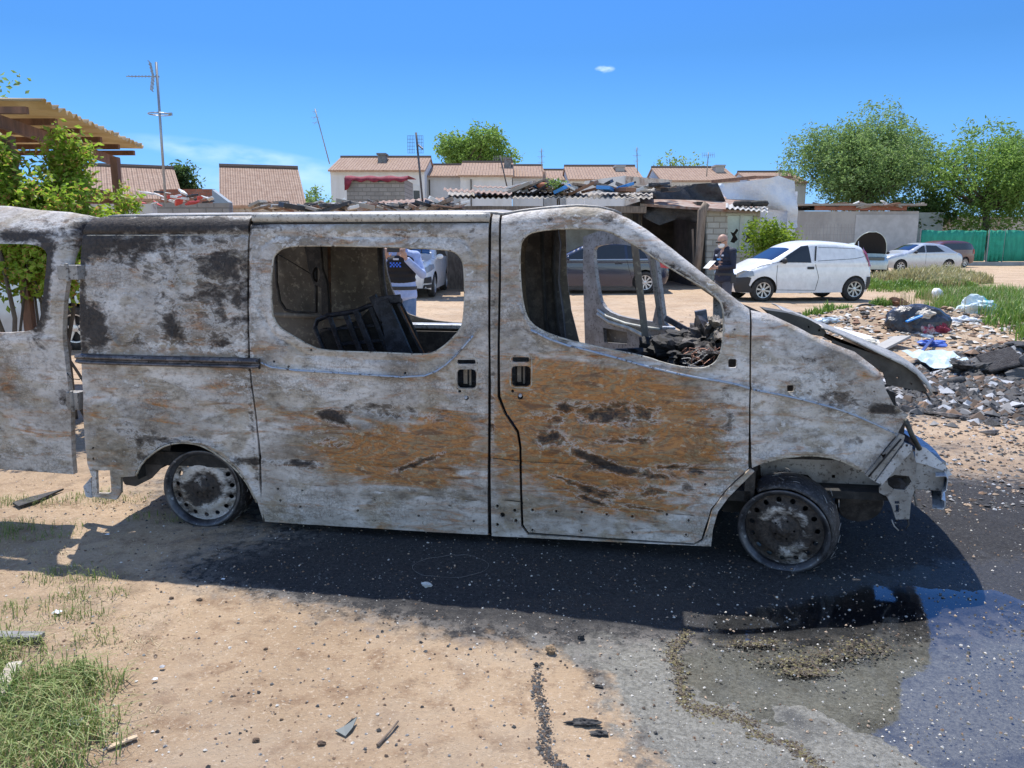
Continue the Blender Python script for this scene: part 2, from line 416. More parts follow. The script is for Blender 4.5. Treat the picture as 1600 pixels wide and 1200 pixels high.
def build_puddle():
    px = [(1085, 1000), (1110, 965), (1200, 948), (1330, 925), (1420, 915), (1480, 918), (1540, 922), (1700, 960), (1900, 1050), (2000, 1300), (1500, 1500), (1100, 1420), (1000, 1330), (1030, 1240), (1110, 1190), (1180, 1160), (1150, 1110), (1075, 1090), (1060, 1040)]
    pts = [gnd(x, y, WATER_Z) for x, y in px]; pts = chaikin([(p.x, p.y) for p in pts], 3)
    out = []
    for p in resample(pts, .03):
        n = noise.noise(Vector((p[0] * 6, p[1] * 6, 0))) * .07 + noise.noise(Vector((p[0] * 22, p[1] * 22, 0))) * .035 + noise.noise(Vector((p[0] * 60, p[1] * 60, 0))) * .014
        c = Vector((2.2, 2.4)); d = (Vector(p) - c).normalized(); out.append(tuple(Vector(p) + d * n))
    m = bpy.data.materials.new('puddle water'); m.use_nodes = True; nt = m.node_tree; nt.nodes.clear()
    o_ = node(nt, 'ShaderNodeOutputMaterial'); mx = node(nt, 'ShaderNodeMixShader'); tr = node(nt, 'ShaderNodeBsdfTransparent'); gl = node(nt, 'ShaderNodeBsdfGlossy')
    fr = node(nt, 'ShaderNodeFresnel'); fr.inputs[0].default_value = 2.0; gl.inputs['Roughness'].default_value = .06
    tr.inputs[0].default_value = (.88, .91, .94, 1)
    tc = node(nt, 'ShaderNodeTexCoord'); nz = node(nt, 'ShaderNodeTexNoise'); nz.inputs['Scale'].default_value = 9; nz.inputs['Detail'].default_value = 2
    bp = node(nt, 'ShaderNodeBump'); bp.inputs['Strength'].default_value = .3; bp.inputs['Distance'].default_value = .004
    nt.links.new(tc.outputs['Object'], nz.inputs[0]); nt.links.new(nz.outputs[0], bp.inputs['Height'])
    nt.links.new(bp.outputs[0], gl.inputs['Normal']); nt.links.new(bp.outputs[0], fr.inputs['Normal'])
    nt.links.new(fr.outputs[0], mx.inputs[0]); nt.links.new(tr.outputs[0], mx.inputs[1]); nt.links.new(gl.outputs[0], mx.inputs[2]); nt.links.new(mx.outputs[0], o_.inputs[0])
    o = panel('puddle', out, [], lambda u, v, t: (u, v, WATER_Z), .12, m, None, thick=0)
    tag(o, kind='structure')
build_puddle()

# ================================================================ BURNT VAN
TH = radians(8.7)
eu = Vector((cos(TH), -sin(TH), 0)); ew = Vector((sin(TH), cos(TH), 0)); ez = Vector((0, 0, 1))
O = Vector((-1.747, 4.134, 0)) - ew * .05
W = 1.90
VAN = thing('burnt_van', 'burnt-out grey and rusty van with empty window openings in the foreground', 'van', O, -TH)
def wbase(u, v):
    w = 0
    if v > .92: w += .12 * ((v - .92) / .8) ** 1.5
    if v < .5: w += .03 * ((.5 - v) / .35) ** 1.5
    if u > 2.6: w += .20 * ((u - 2.6) / 1.3) ** 2
    if u < -.3: w += .02 * ((-.3 - u) / .35) ** 2
    return w
def uv(x, y, wf=wbase, w0=None):
    """photo pixel -> van side coordinates (u forward, v up)"""
    r = raydir(x, y); ww = 0 if w0 is None else w0
    for _ in range(7):
        t = ((O - CAM).dot(ew) + ww) / r.dot(ew); P = CAM + r * t - O; u = P.dot(eu); v = P.z
        if w0 is None: ww = wf(u, v)
    return (u, v)
def UV(lst, **k): return [uv(x, y, **k) for x, y in lst]
top_px = [(100, 341), (153, 337), (388, 335), (765, 331), (783, 333), (815, 328), (850, 324), (900, 320), (935, 322), (960, 328), (985, 340), (1010, 355), (1050, 385), (1100, 425), (1150, 464), (1175, 482), (1205, 490),
          (1250, 511), (1285, 530), (1340, 550), (1375, 575), (1381, 581), (1500, 660)]
TOP = UV(top_px)
def vtop(u):
    if u <= TOP[0][0]: return TOP[0][1]
    for a, b in zip(TOP, TOP[1:]):
        if u <= b[0]: return a[1] + (b[1] - a[1]) * (u - a[0]) / max(1e-6, b[0] - a[0])
    return TOP[-1][1]
# pressed creases: (pixel polyline, amplitude (+ = outwards), width)
CREASE = [([(410, 566), (432, 576), (560, 584), (655, 590), (690, 577), (720, 548), (748, 512)], .010, .011),
          ([(812, 480), (830, 515), (870, 535), (940, 552), (1010, 572), (1080, 588), (1140, 597), (1172, 606), (1240, 620), (1320, 641), (1410, 684)], .010, .012),
          ([(130, 367), (388, 367)], -.008, .008), ([(392, 349), (765, 349)], -.008, .008),
          ([(134, 702), (230, 700)], .004, .01),
          ([(410, 715), (500, 722), (640, 732), (762, 738)], -.006, .009), ([(412, 753), (560, 765), (762, 785)], -.005, .005),
          ([(768, 717), (816, 722), (1000, 731), (1140, 735)], -.006, .009), ([(768, 780), (816, 786), (1000, 800), (1080, 806)], -.005, .005),
          ([(178, 372), (172, 520), (190, 545)], .009, .012), ([(280, 372), (278, 500), (268, 545)], .011, .014), ([(380, 372), (382, 545)], .007, .012),
          ([(396, 368), (396, 545)], .006, .01), ([(405, 385), (404, 480), (425, 522), (480, 556), (670, 566), (725, 522), (745, 470), (744, 405), (725, 372), (430, 368), (405, 385)], -.007, .010),
          ([(214, 752), (225, 722), (250, 700), (285, 687), (318, 691), (350, 706), (380, 733), (402, 775)], .012, .013),
          ([(1102, 850), (1108, 805), (1130, 764), (1168, 730)], .010, .010), ([(1185, 718), (1240, 704), (1300, 708), (1345, 730)], .010, .013),
          ([(1212, 500), (1270, 530), (1330, 558), (1372, 590)], .006, .012),
          ([(1084, 470), (1120, 500), (1140, 545)], .004, .01), ([(1180, 640), (1240, 655), (1330, 690)], -.006, .03),
          ([(1300, 640), (1318, 690), (1330, 720)], .008, .02), ([(830, 660), (980, 640), (1100, 655)], -.010, .035), ([(850, 700), (1000, 712), (1110, 700)], .008, .03),
          ([(560, 640), (700, 650)], -.008, .03), ([(430, 640), (520, 650), (600, 680)], .006, .02), ([(140, 610), (260, 640), (380, 650)], -.006, .035)]
CREASE = [(UV(p), a * 1.7, wd) for p, a, wd in CREASE]
CREASE = [(p, a, wd, min(q[0] for q in p) - 3 * wd, max(q[0] for q in p) + 3 * wd, min(q[1] for q in p) - 3 * wd, max(q[1] for q in p) + 3 * wd) for p, a, wd in CREASE]
DENT = [tuple(uv(x, y)) + (r, a) for x, y, r, a in ((1060, 685, .13, .02), (980, 660, .2, -.014), (620, 700, .25, -.01), (500, 650, .14, .008), (300, 640, .22, -.012), (200, 640, .12, .01), (320, 470, .1, .012), (225, 450, .1, .01),
        (1290, 660, .12, .014), (1350, 640, .08, -.012), (880, 600, .12, .010), (930, 740, .14, -.012), (1040, 765, .08, .012), (680, 640, .1, .008))]
def wvan(u, v):
    w = wbase(u, v); r = .075; d = v - (vtop(u) - r)
    if d > 0: d = min(d, .93 * r); w += r - sqrt(r * r - d * d)
    for p, a, wd, x0, x1, y0, y1 in CREASE:
        if x0 < u < x1 and y0 < v < y1:
            dd = min(segd((u, v), p[i], p[i + 1]) for i in range(len(p) - 1))
            if dd < 3 * wd: w -= a * exp(-(dd / wd) ** 2)
    for cx, cy, rr, a in DENT:
        q = ((u - cx) ** 2 + ((v - cy) * 1.6) ** 2) / rr ** 2
        if q < 4: w += a * exp(-q * 1.5) * .8
    w += .0035 * noise.noise(Vector((u * 7, v * 11, 0))) + .0015 * noise.noise(Vector((u * 25, v * 30, 4)))
    return w
def fside(off=0.0):
    return lambda u, v, t: (u, wvan(u, v) + t + off, v)
def ffar(off=0.0):
    return lambda u, v, t: (u, W - wvan(u, v) - t - off, v)
# stains painted as real patches of rust, soot and ash
def bp(lst):
    o = []
    for x, y, rx, ry, an, am in lst:
        a = uv(x, y); o.append((a[0], a[1], rx / 290., ry / 290., cos(-an), sin(-an), am))
    return o
RUST = bp([(930, 615, 130, 45, .1, .9), (880, 580, 70, 30, .2, .6), (1000, 640, 120, 50, 0, .6), (960, 700, 140, 60, .05, 1.1), (1060, 685, 60, 45, 0, .9), (930, 760, 110, 35, .1, 1.1), (1000, 790, 70, 14, .05, .9), (840, 670, 40, 50, 0, .9), (790, 670, 18, 60, 0, .9),
           (640, 700, 100, 34, -.1, 1.2), (590, 715, 120, 34, 0, .7), (500, 660, 90, 24, 0, .45), (700, 660, 50, 30, 0, .5), (690, 680, 40, 30, 0, .8), (680, 745, 60, 14, 0, .8), (610, 738, 70, 16, 0, .9), (540, 700, 50, 20, 0, .5),
           (310, 500, 30, 30, 0, .30), (250, 640, 22, 24, 0, .40), (30, 600, 20, 35, 0, .5), (330, 610, 40, 20, 0, .22), (990, 500, 10, 30, 0, .3), (1070, 440, 60, 10, .6, .35), (880, 345, 60, 8, 0, .35), (810, 600, 16, 30, 0, .5)])
SOOT = bp([(260, 352, 190, 14, 0, 1.9), (150, 375, 44, 38, 0, 1.5), (220, 378, 120, 12, 0, .7), (150, 510, 26, 46, 0, 1.5), (128, 450, 9, 120, 0, 1.1), (268, 505, 16, 30, -.6, .5), (345, 410, 44, 40, 0, .62), (350, 470, 36, 60, .1, .6), (310, 440, 26, 60, 0, .35), (240, 410, 55, 30, .1, .6), (265, 470, 30, 50, -.4, .45), (200, 395, 26, 20, 0, .5), (270, 520, 28, 22, .4, .85), (215, 532, 20, 16, 0, .8), (345, 535, 28, 14, .3, .8), (375, 470, 12, 60, 0, .5),
           (250, 560, 140, 5, 0, .5), (240, 720, 60, 30, 0, .45), (300, 690, 100, 10, 0, .5), (200, 670, 60, 24, .4, .35), (390, 722, 40, 10, 0, 1.1), (470, 725, 32, 8, 0, 1.2), (520, 652, 30, 10, .3, 1.2), (440, 500, 20, 60, 0, .3),
           (600, 640, 110, 16, .1, .55), (510, 690, 50, 16, 0, .45), (655, 722, 50, 5, -.4, 1.0), (710, 785, 50, 10, 0, .4), (600, 370, 60, 9, 0, .45), (500, 365, 40, 8, 0, .4), (740, 360, 20, 14, 0, .5),
           (955, 648, 62, 20, 0, .75), (905, 640, 34, 12, .2, .55), (1010, 650, 22, 8, .3, .7), (910, 708, 34, 13, .5, .9), (945, 724, 44, 8, .35, 1.0), (1000, 739, 50, 6, .1, 1.0), (1048, 729, 36, 6, -.1, .9), (1090, 738, 20, 4, 0, .6), (868, 682, 16, 10, 0, .9), (848, 690, 10, 14, 0, .8), (845, 650, 24, 8, 0, .7), (870, 658, 10, 7, 0, .9), (880, 640, 12, 6, .3, .8), (1000, 685, 26, 6, 0, .7), (955, 690, 34, 5, 0, .7), (955, 772, 34, 14, .2, .75), (1022, 768, 30, 12, 0, .65), (905, 758, 30, 7, .4, .8), (925, 782, 44, 4, .35, .9), (1000, 794, 50, 3, .1, .7), (870, 745, 24, 5, .2, .6), (1075, 760, 12, 8, 0, .9), (1020, 640, 20, 5, 0, .5), (1140, 660, 10, 60, -.1, .5), (1110, 640, 25, 40, 0, .3),
           (950, 340, 14, 9, 0, .9), (860, 344, 8, 5, 0, .7), (1050, 420, 90, 9, .62, .55), (1120, 480, 40, 12, .7, .5), (1100, 460, 60, 8, .7, .6), (800, 360, 20, 12, 0, .4),
           (1385, 640, 24, 9, .1, 1.6), (1300, 610, 30, 40, 0, .25), (1250, 570, 40, 30, -.6, .3), (1230, 690, 40, 20, 0, .2), (1330, 620, 24, 30, 0, .3), (1340, 680, 20, 20, .6, .35), (768, 600, 6, 200, 0, .4), (840, 800, 60, 6, 0, .3),
           (390, 600, 6, 250, 0, .7), (8, 665, 26, 18, 0, 1.1), (5, 690, 30, 22, 0, 1.1), (60, 735, 60, 7, 0, .9), (72, 450, 17, 80, .1, 2.6), (40, 370, 70, 12, 0, 1.4), (100, 620, 12, 40, 0, .5), (-60, 420, 60, 80, 0, .6)])
ASH = bp([(230, 400, 60, 20, 0, .55), (190, 460, 30, 60, 0, .3), (290, 400, 20, 30, 0, .3), (250, 480, 30, 70, .3, .35), (330, 545, 60, 12, 0, .6), (255, 540, 60, 10, 0, .5), (400, 450, 10, 100, 0, .7), (380, 540, 20, 30, 0, .6), (210, 610, 50, 30, 0, .4), (370, 600, 50, 30, 0, .5),
          (480, 600, 70, 20, 0, .5), (500, 665, 70, 16, 0, .6), (560, 370, 120, 8, 0, .8), (680, 380, 60, 10, 0, .6), (620, 365, 80, 10, 0, .4), (700, 400, 40, 20, .7, .5), (740, 470, 14, 60, 0, .4), (440, 380, 40, 14, .4, .5), (600, 760, 90, 8, 0, .5), (700, 810, 60, 16, 0, .3),
          (900, 345, 110, 12, 0, .6), (820, 360, 20, 14, -.7, .5), (1020, 400, 70, 12, .65, .3), (930, 678, 60, 8, 0, .7), (880, 680, 30, 10, .4, .7), (1000, 668, 50, 7, 0, .7), (930, 632, 70, 5, 0, .7), (1140, 690, 24, 60, 0, .4), (1100, 790, 50, 30, 0, .4), (1000, 812, 90, 8, 0, .3), (800, 600, 10, 40, 0, .4),
          (1270, 600, 26, 30, -.9, .9), (1300, 590, 14, 14, -.9, .6), (1220, 660, 50, 50, 0, .35), (1320, 650, 40, 30, 0, .45), (1340, 700, 30, 24, 0, .4), (1190, 560, 14, 60, 0, .3), (1150, 540, 12, 40, 0, .4), (50, 560, 60, 30, 0, .3), (45, 700, 30, 20, 0, .5)])
BROWN = bp([(250, 665, 110, 46, .1, .9), (180, 715, 50, 34, 0, .8), (250, 430, 60, 70, 0, .55), (335, 455, 55, 85, 0, .7), (150, 400, 30, 40, 0, .5), (560, 645, 150, 28, 0, .9), (480, 690, 80, 40, 0, .8), (690, 765, 90, 26, 0, .8), (440, 430, 24, 80, 0, .5), (420, 610, 30, 50, 0, .5), (600, 780, 120, 24, 0, .5), (730, 640, 40, 60, 0, .6),
            (1100, 650, 50, 80, 0, .9), (860, 540, 60, 26, .3, .7), (1000, 590, 100, 20, .2, .6), (800, 500, 18, 160, 0, .7), (772, 500, 12, 200, 0, .8), (1040, 415, 90, 14, .62, .8), (860, 340, 80, 12, 0, .5), (900, 805, 130, 18, 0, .5), (850, 770, 40, 30, 0, .6), (1290, 600, 60, 60, -.5, .35), (1260, 690, 60, 30, 0, .3), (1370, 650, 30, 40, 0, .5),
            (60, 700, 60, 30, 0, .7), (30, 610, 30, 40, 0, .6), (50, 450, 30, 80, 0, .5), (220, 600, 60, 30, 0, .5), (340, 560, 60, 12, 0, .4)])
def stain(u, v): return (blob(RUST, u, v) * 1.55, blob(SOOT, u, v) * 1.2, blob(ASH, u, v) * 1.2)
def burnt_material():
    b = NB('burnt bare sheet metal')
    s = b.attr('stain'); t = b.attr('tone')
    vec = b.mapping((1, 1, 1.7)); flow = b.mapping((1, 1, 2.8), (0, .06, 0)); strm = b.mapping((1, 1, 5.5), (0, .05, 0))
    mid = b.noise(8, 8, .68, flow, .5); mid2 = b.noise(20, 8, .66, vec, .3); fine = b.noise(52, 6, .7); micro = b.noise(170, 4, .7)
    c = b.mix(b.rng(b.math('ADD', t[0], b.math('MULTIPLY', b.math('SUBTRACT', mid, .5), 1.6)), .05, .95), (.24, .205, .17), (.62, .595, .575))
    c = b.mix(b.math('MULTIPLY', b.rng(b.math('ADD', t[1], b.math('MULTIPLY', b.math('SUBTRACT', mid, .5), 2.0)), .35, .9), .6), c, (.33, .275, .195))                                 # olive-brown scale
    c = b.mix(b.math('MULTIPLY', b.rng(mid, .50, .68), .35), c, (.20, .165, .13))
    c = b.mix(b.math('MULTIPLY', b.rng(mid, .48, .36), .30), c, (.62, .60, .58))
    c = b.mix(b.math('MULTIPLY', b.rng(mid2, .53, .64), .48), c, (.13, .105, .085))
    c = b.mix(b.math('MULTIPLY', b.rng(mid2, .45, .37), .30), c, (.68, .66, .64))
    c = b.mix(b.math('MULTIPLY', b.rng(fine, .54, .64), .38), c, (.15, .125, .10))
    c = b.mix(b.math('MULTIPLY', b.rng(b.math('ADD', t[2], b.math('MULTIPLY', b.math('SUBTRACT', mid, .5), 3.0)), .15, .95), .72), c, b.mix(b.rng(mid2, .40, .60), (.24, .205, .155), (.105, .085, .065)))
    # blistered paint crackle
    wv_ = b.noise(14, 3, .6); vv = node(b.nt, 'ShaderNodeVectorMath', operation='ADD'); b.L(b.tc.outputs['Object'], vv.inputs[0])
    sc = node(b.nt, 'ShaderNodeCombineXYZ'); b.L(b.math('MULTIPLY', wv_, .05), sc.inputs[0]); b.L(b.math('MULTIPLY', mid2, .05), sc.inputs[2]); b.L(sc.outputs[0], vv.inputs[1])
    cr = b.voro(62, 'DISTANCE_TO_EDGE', vv.outputs[0]); crf = b.math('MULTIPLY', b.rng(cr, .07, .02), b.rng(b.noise(3, 4), .50, .58))
    c = b.mix(b.math('MULTIPLY', crf, .42), c, (.17, .14, .11))
    # flaking ash
    nz = b.math('MULTIPLY', b.math('SUBTRACT', b.noise(24, 8, .72, vec, .4), .5), 4.2)
    ashf = b.rng(b.math('ADD', s[2], nz), .52, .72)
    c = b.mix(b.math('MULTIPLY', ashf, .8), c, b.mix(b.rng(fine, .4, .6), (.70, .69, .68), (.46, .45, .44)))
    # rust: concentric heat bands around a warped field
    fld = b.noise(2.6, 4, .55, flow, .8); band = b.math('SINE', b.math('MULTIPLY', fld, 75)); band2 = b.math('SINE', b.math('MULTIPLY', b.noise(4.2, 5, .6, flow, 1.0), 60))
    nr = b.math('MULTIPLY', b.math('SUBTRACT', b.noise(3.2, 8, .62, strm, 1.2), .5), 4.4)
    rf = b.rng(b.math('ADD', s[0], nr), .15, 1.05)
    rc = b.mix(b.rng(band, -.6, .6), (.43, .19, .055), (.29, .20, .105)); rc = b.mix(b.math('MULTIPLY', b.rng(band2, .2, .9), .7), rc, (.27, .115, .04))
    rc = b.mix(b.math('MULTIPLY', b.rng(b.noise(5.5, 8, .66, strm, .9), .53, .62), .8), rc, (.13, .065, .035))
    rc = b.mix(b.math('MULTIPLY', b.rng(mid2, .57, .70), .6), rc, (.07, .04, .028))
    rc = b.mix(b.math('MULTIPLY', b.rng(mid2, .43, .37), .6), rc, (.50, .42, .29))
    rc = b.mix(b.math('MULTIPLY', b.rng(fine, .54, .64), .4), rc, (.12, .06, .03))
    c = b.mix(b.math('MULTIPLY', rf, .95), c, rc)
    # soot, with a pale burnt-off rim round every patch
    ns = b.math('ADD', b.math('MULTIPLY', b.math('SUBTRACT', b.noise(15, 9, .72, vec, .5), .5), 3.4), b.math('MULTIPLY', b.math('SUBTRACT', b.noise(5, 6, .65, vec, .8), .5), 2.6)); st_ = b.math('ADD', s[1], ns)
    rim = b.math('MULTIPLY', b.rng(st_, .26, .42), b.rng(st_, .62, .46))
    c = b.mix(b.math('MULTIPLY', rim, b.rng(s[1], .12, .4, 0, .5)), c, (.66, .65, .64))
    sf = b.rng(st_, .36, 1.15)
    c = b.mix(b.math('MULTIPLY', sf, b.rng(s[1], .02, .25, .25, .97)), c, b.mix(b.rng(fine, .42, .6), (.014, .011, .011), (.055, .044, .038)))
    b.setp('Base Color', c); b.setp('Metallic', .0); b.p.inputs['Specular IOR Level'].default_value = .3
    b.setp('Roughness', b.rng(fine, .35, .65, .5, .8))
    h = b.math('ADD', b.math('MULTIPLY', fine, .8), b.math('MULTIPLY', mid, 1.6)); h = b.math('SUBTRACT', h, b.math('MULTIPLY', crf, .45)); h = b.math('ADD', h, b.math('MULTIPLY', ashf, .35)); h = b.math('ADD', h, b.math('MULTIPLY', micro, .25)); h = b.math('ADD', h, b.math('MULTIPLY', sf, -.3))
    b.bump(h, .7, .006)
    return b.m
def tone(u, v):
    """broad heat zones on the steel: pale ash against brown scale"""
    wx = noise.noise(Vector((u * 2.2, v * 2.2, 11))) * .35; wz = noise.noise(Vector((u * 2.2, v * 2.2, 23))) * .3
    a = noise.fractal(Vector((u * 1.9 + wx, v * 3.4 + wz, 3)), .8, 2.1, 5); b = noise.fractal(Vector((u * 3.1 + wx * 2, v * 6.0 + wz * 2, 9)), .8, 2.1, 4)
    f = noise.fractal(Vector((u * 9, v * 15, 5)), .8, 2, 3)
    t = .58 + .95 * a + .22 * f + (.12 if u > 2.75 else 0) + (.12 if v < .42 else 0)
    return (max(0, min(1, t)), max(0, min(1, (b - .02) * 3.2)), blob(BROWN, u, v) + .5 * f)
BURN = burnt_material()
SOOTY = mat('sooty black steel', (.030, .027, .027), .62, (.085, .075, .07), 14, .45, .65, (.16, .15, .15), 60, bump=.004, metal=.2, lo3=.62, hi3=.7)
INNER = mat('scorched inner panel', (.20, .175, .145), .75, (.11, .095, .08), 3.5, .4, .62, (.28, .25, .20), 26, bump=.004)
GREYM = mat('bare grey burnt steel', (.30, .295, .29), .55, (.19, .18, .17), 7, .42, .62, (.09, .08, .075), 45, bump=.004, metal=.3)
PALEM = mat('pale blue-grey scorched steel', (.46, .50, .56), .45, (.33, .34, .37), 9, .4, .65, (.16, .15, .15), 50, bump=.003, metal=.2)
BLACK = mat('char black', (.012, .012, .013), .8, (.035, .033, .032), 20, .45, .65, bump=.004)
ST = .0130
hole_slide = chaikin(UV([(424, 407), (430, 395), (445, 385), (482, 383), (600, 385), (700, 389), (715, 395), (725, 410), (727, 450), (725, 500), (720, 515), (700, 537), (680, 551), (665, 555), (600, 552), (505, 549), (485, 542), (450, 522), (432, 510), (422, 487)]), 1)
hole_front = chaikin(UV([(814, 375), (830, 361), (880, 356), (935, 357), (955, 362), (992, 382), (1030, 407), (1067, 430), (1105, 452), (1122, 466), (1130, 477), (1132, 505), (1130, 542), (1122, 565), (1105, 576), (1080, 577), (1042, 570), (1005, 557), (942, 545), (885, 532), (850, 520), (827, 505), (817, 480), (812, 442), (811, 397)]), 1)
def rpx(x0, y0, x1, y1, r=4): return UV(rrect(x0, y0, x1, y1, r, 3))
def cpx(x, y, r, n=8): return UV([(x + r * cos(2 * pi * i / n), y + r * sin(2 * pi * i / n)) for i in range(n)])
SD = [(391, 351), (763, 348), (763, 560), (762, 700), (762, 836), (640, 829), (520, 822), (414, 815), (408, 790), (409, 760), (408, 713), (402, 657), (394, 600), (391, 560)]
slide = panel('sliding_door', UV(SD), [hole_slide, rpx(714, 562, 743, 569, 3), rpx(714, 577, 744, 607, 6), cpx(718, 611.5, 2.6), cpx(729, 622, 3.5),
    ] + [cpx(x, y, 2.2, 6) for x, y in ((434, 764), (438, 782), (472, 767), (469, 792), (559, 798), (585, 779), (654, 806), (740, 814), (428, 565), (486, 547), (451, 573), (633, 583))], fside(), ST, BURN, VAN, thick=.022, attr=stain)
FD = [(783, 337), (815, 330), (850, 326), (900, 322), (935, 324), (958, 330), (983, 342), (1010, 358), (1050, 388), (1100, 428), (1150, 467), (1172, 484), (1171, 560), (1170, 673), (1169, 730), (1147, 750), (1127, 772), (1110, 795), (1101, 825), (1096, 842), (1084, 849),
      (826, 832), (818, 820), (816, 767), (815, 699), (811, 673), (792, 645), (782, 619), (781, 540), (783, 440)]
front = panel('front_door', UV(FD), [hole_front, rpx(800, 558, 827, 566, 3), rpx(799, 572, 829, 604, 6), cpx(801, 611, 2.5), cpx(813, 620, 4.5), rpx(1138, 561, 1151, 575, 3)] +
    [cpx(x, y, 2.2, 6) for x, y in ((832, 797), (869, 799), (909, 800), (948, 804), (988, 807), (1042, 804), (1076, 813), (832, 828), (908, 829), (988, 832), (1072, 836), (1148, 515), (1102, 757))], fside(), ST, BURN, VAN, thick=.022, attr=stain)
BP = [(768, 334), (779, 334), (779, 440), (777, 540), (777, 621), (788, 648), (807, 676), (811, 701), (812, 767), (814, 822), (824, 836), (1084, 852), (1098, 846), (1105, 826), (1113, 797), (1130, 775), (1150, 753), (1173, 733), (1179, 737), (1156, 760), (1138, 778), (1122, 800), (1114, 828), (1111, 854), (768, 838), (767, 600)]
panel('sill_panel', UV(BP), [cpx(785, 805, 4), cpx(777, 791, 2.4, 6), cpx(804, 798, 2.4, 6), cpx(777, 820, 2.6, 6), cpx(806, 814, 2.6, 6), cpx(1104, 836, 1.5, 6)], fside(.004), ST, BURN, VAN, thick=.02, attr=stain)
RQ = [(153, 338), (270, 336), (388, 335), (388, 560), (391, 600), (399, 657), (404, 713), (405, 758), (410, 790), (411, 815), (402, 784), (391, 759), (368, 730), (340, 708), (312, 693), (289, 689), (269, 690), (249, 698), (227, 716), (212, 736), (210, 744), (188, 746), (188, 770), (181, 781), (142, 776), (144, 747), (136, 725), (132, 685), (130, 640), (127, 555), (124, 498), (125, 413), (129, 362), (136, 345)]
panel('rear_side_panel', UV(RQ), [UV([(150, 735), (171, 735), (174, 771), (151, 771)]), cpx(145.5, 700, 2, 6), cpx(145.5, 717, 2.4, 6)], fside(.002), ST, BURN, VAN, thick=.02, attr=stain)
FE = [(1175, 486), (1205, 492), (1250, 513), (1285, 532), (1340, 552), (1372, 577), (1379, 584), (1383, 607), (1396, 632), (1420, 648), (1414, 656), (1403, 676), (1389, 693), (1352, 740), (1327, 724), (1304, 716), (1270, 711), (1242, 713), (1213, 717), (1193, 723), (1175, 731), (1173, 673), (1174, 560)]
panel('front_wing', UV(FE), [rpx(1230, 602, 1240, 612, 1.5), cpx(1366, 612, 1.6, 6)], fside(.0), ST, BURN, VAN, thick=.012, attr=stain)
# roof, inner frames
def vanpart(mb, name, m, **k): return mb.obj(name, m, VAN, **k)
def sheet(rows, name, m, smooth=True, parent=VAN, thick=0):
    mb = MB(); n = len(rows[0]); vs = [p for r in rows for p in r]
    mb.add(vs, [(i * n + j, i * n + j + 1, (i + 1) * n + j + 1, (i + 1) * n + j) for i in range(len(rows) - 1) for j in range(n - 1)])
    o = mb.obj(name, m, parent, smooth=smooth)
    if thick:
        s = o.modifiers.new('s', 'SOLIDIFY'); s.thickness = thick; s.offset = 0
    return o
u0 = uv(160, 337)[0]; u_hd = uv(968, 331)[0]
rows = []
N = 90
for i in range(N + 1):
    u = u0 + (u_hd - u0) * i / N; ve = vtop(u) - .004; we = wvan(u, ve); row = []
    for j in range(17):
        t = j / 16; wv_ = we + (W - 2 * we) * t
        crown = .022 * (1 - (2 * t - 1) ** 4) + (.006 * sin(t * pi * 9) if .1 < t < .9 else 0)
        row.append((u, wv_, ve + crown * (1 - max(0, (u - u_hd + .35) / .35) * .5)))
    rows.append(row)
roof = sheet(rows, 'roof', GREYM, thick=.012)
# rail joint and roof gutter over sliding door, sunlit brightness put into its colour
mb = MB(); a = uv(388, 335)
mb.tube([(uv(x, 340)[0], wvan(*uv(x, 340)) + .006, uv(x, 340)[1]) for x in range(392, 765, 12)], .027, 10)
vanpart(mb, 'roof_gutter', mat('sunlit pale gutter', (.50, .48, .44), .5, (.34, .32, .29), 14, .4, .65, (.16, .14, .12), 60, bump=.003), smooth=True)
# sliding door rail on rear side
mb = MB()
pr = [uv(x, 562.5) for x in (118, 128, 200, 300, 392, 404, 411)]
pr = [(p[0], uv(118 + 0, 557)[1] * 0 + p[1]) for p in pr]
ra, rb = uv(120, 560), uv(408, 568)
def railpt(t, dw, dv): u = ra[0] + (rb[0] - ra[0]) * t; v = ra[1] + (rb[1] - ra[1]) * t; return (u, wvan(u, v) + dw, v + dv)
sec = [(0.0, .030), (-.022, .026), (-.030, .016), (-.030, .006), (-.012, .002), (-.012, -.008), (-.030, -.012), (-.026, -.024), (0, -.028)]
rws = [[railpt(t, a * (1 if .0 < t < 1 else .6), b * (1 if 0 < t < 1 else .8)) for a, b in sec] for t in [k / 30 for k in range(31)]]
sheet(rws, 'door_rail', mat('sooty rail', (.06, .055, .06), .35, (.16, .15, .16), 10, .45, .6, (.02, .02, .02), 50, metal=.4), smooth=True)
mb = MB(); mb.add([railpt(1, a, b) for a, b in sec], [tuple(range(9))]); vanpart(mb, 'door_rail_end', SOOTY)
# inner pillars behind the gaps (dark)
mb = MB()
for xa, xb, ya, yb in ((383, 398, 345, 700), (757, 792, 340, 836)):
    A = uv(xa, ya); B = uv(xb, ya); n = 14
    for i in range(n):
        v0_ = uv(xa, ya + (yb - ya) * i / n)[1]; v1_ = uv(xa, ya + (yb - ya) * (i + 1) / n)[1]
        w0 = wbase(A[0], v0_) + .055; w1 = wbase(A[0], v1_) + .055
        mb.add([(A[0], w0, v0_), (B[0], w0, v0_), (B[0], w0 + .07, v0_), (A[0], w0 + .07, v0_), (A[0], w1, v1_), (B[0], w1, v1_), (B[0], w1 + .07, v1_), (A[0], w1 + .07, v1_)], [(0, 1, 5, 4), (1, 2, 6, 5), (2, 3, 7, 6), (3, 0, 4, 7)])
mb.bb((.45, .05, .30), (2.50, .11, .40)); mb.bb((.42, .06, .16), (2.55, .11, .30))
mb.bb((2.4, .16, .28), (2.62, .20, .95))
vanpart(mb, 'inner_frame', BLACK)
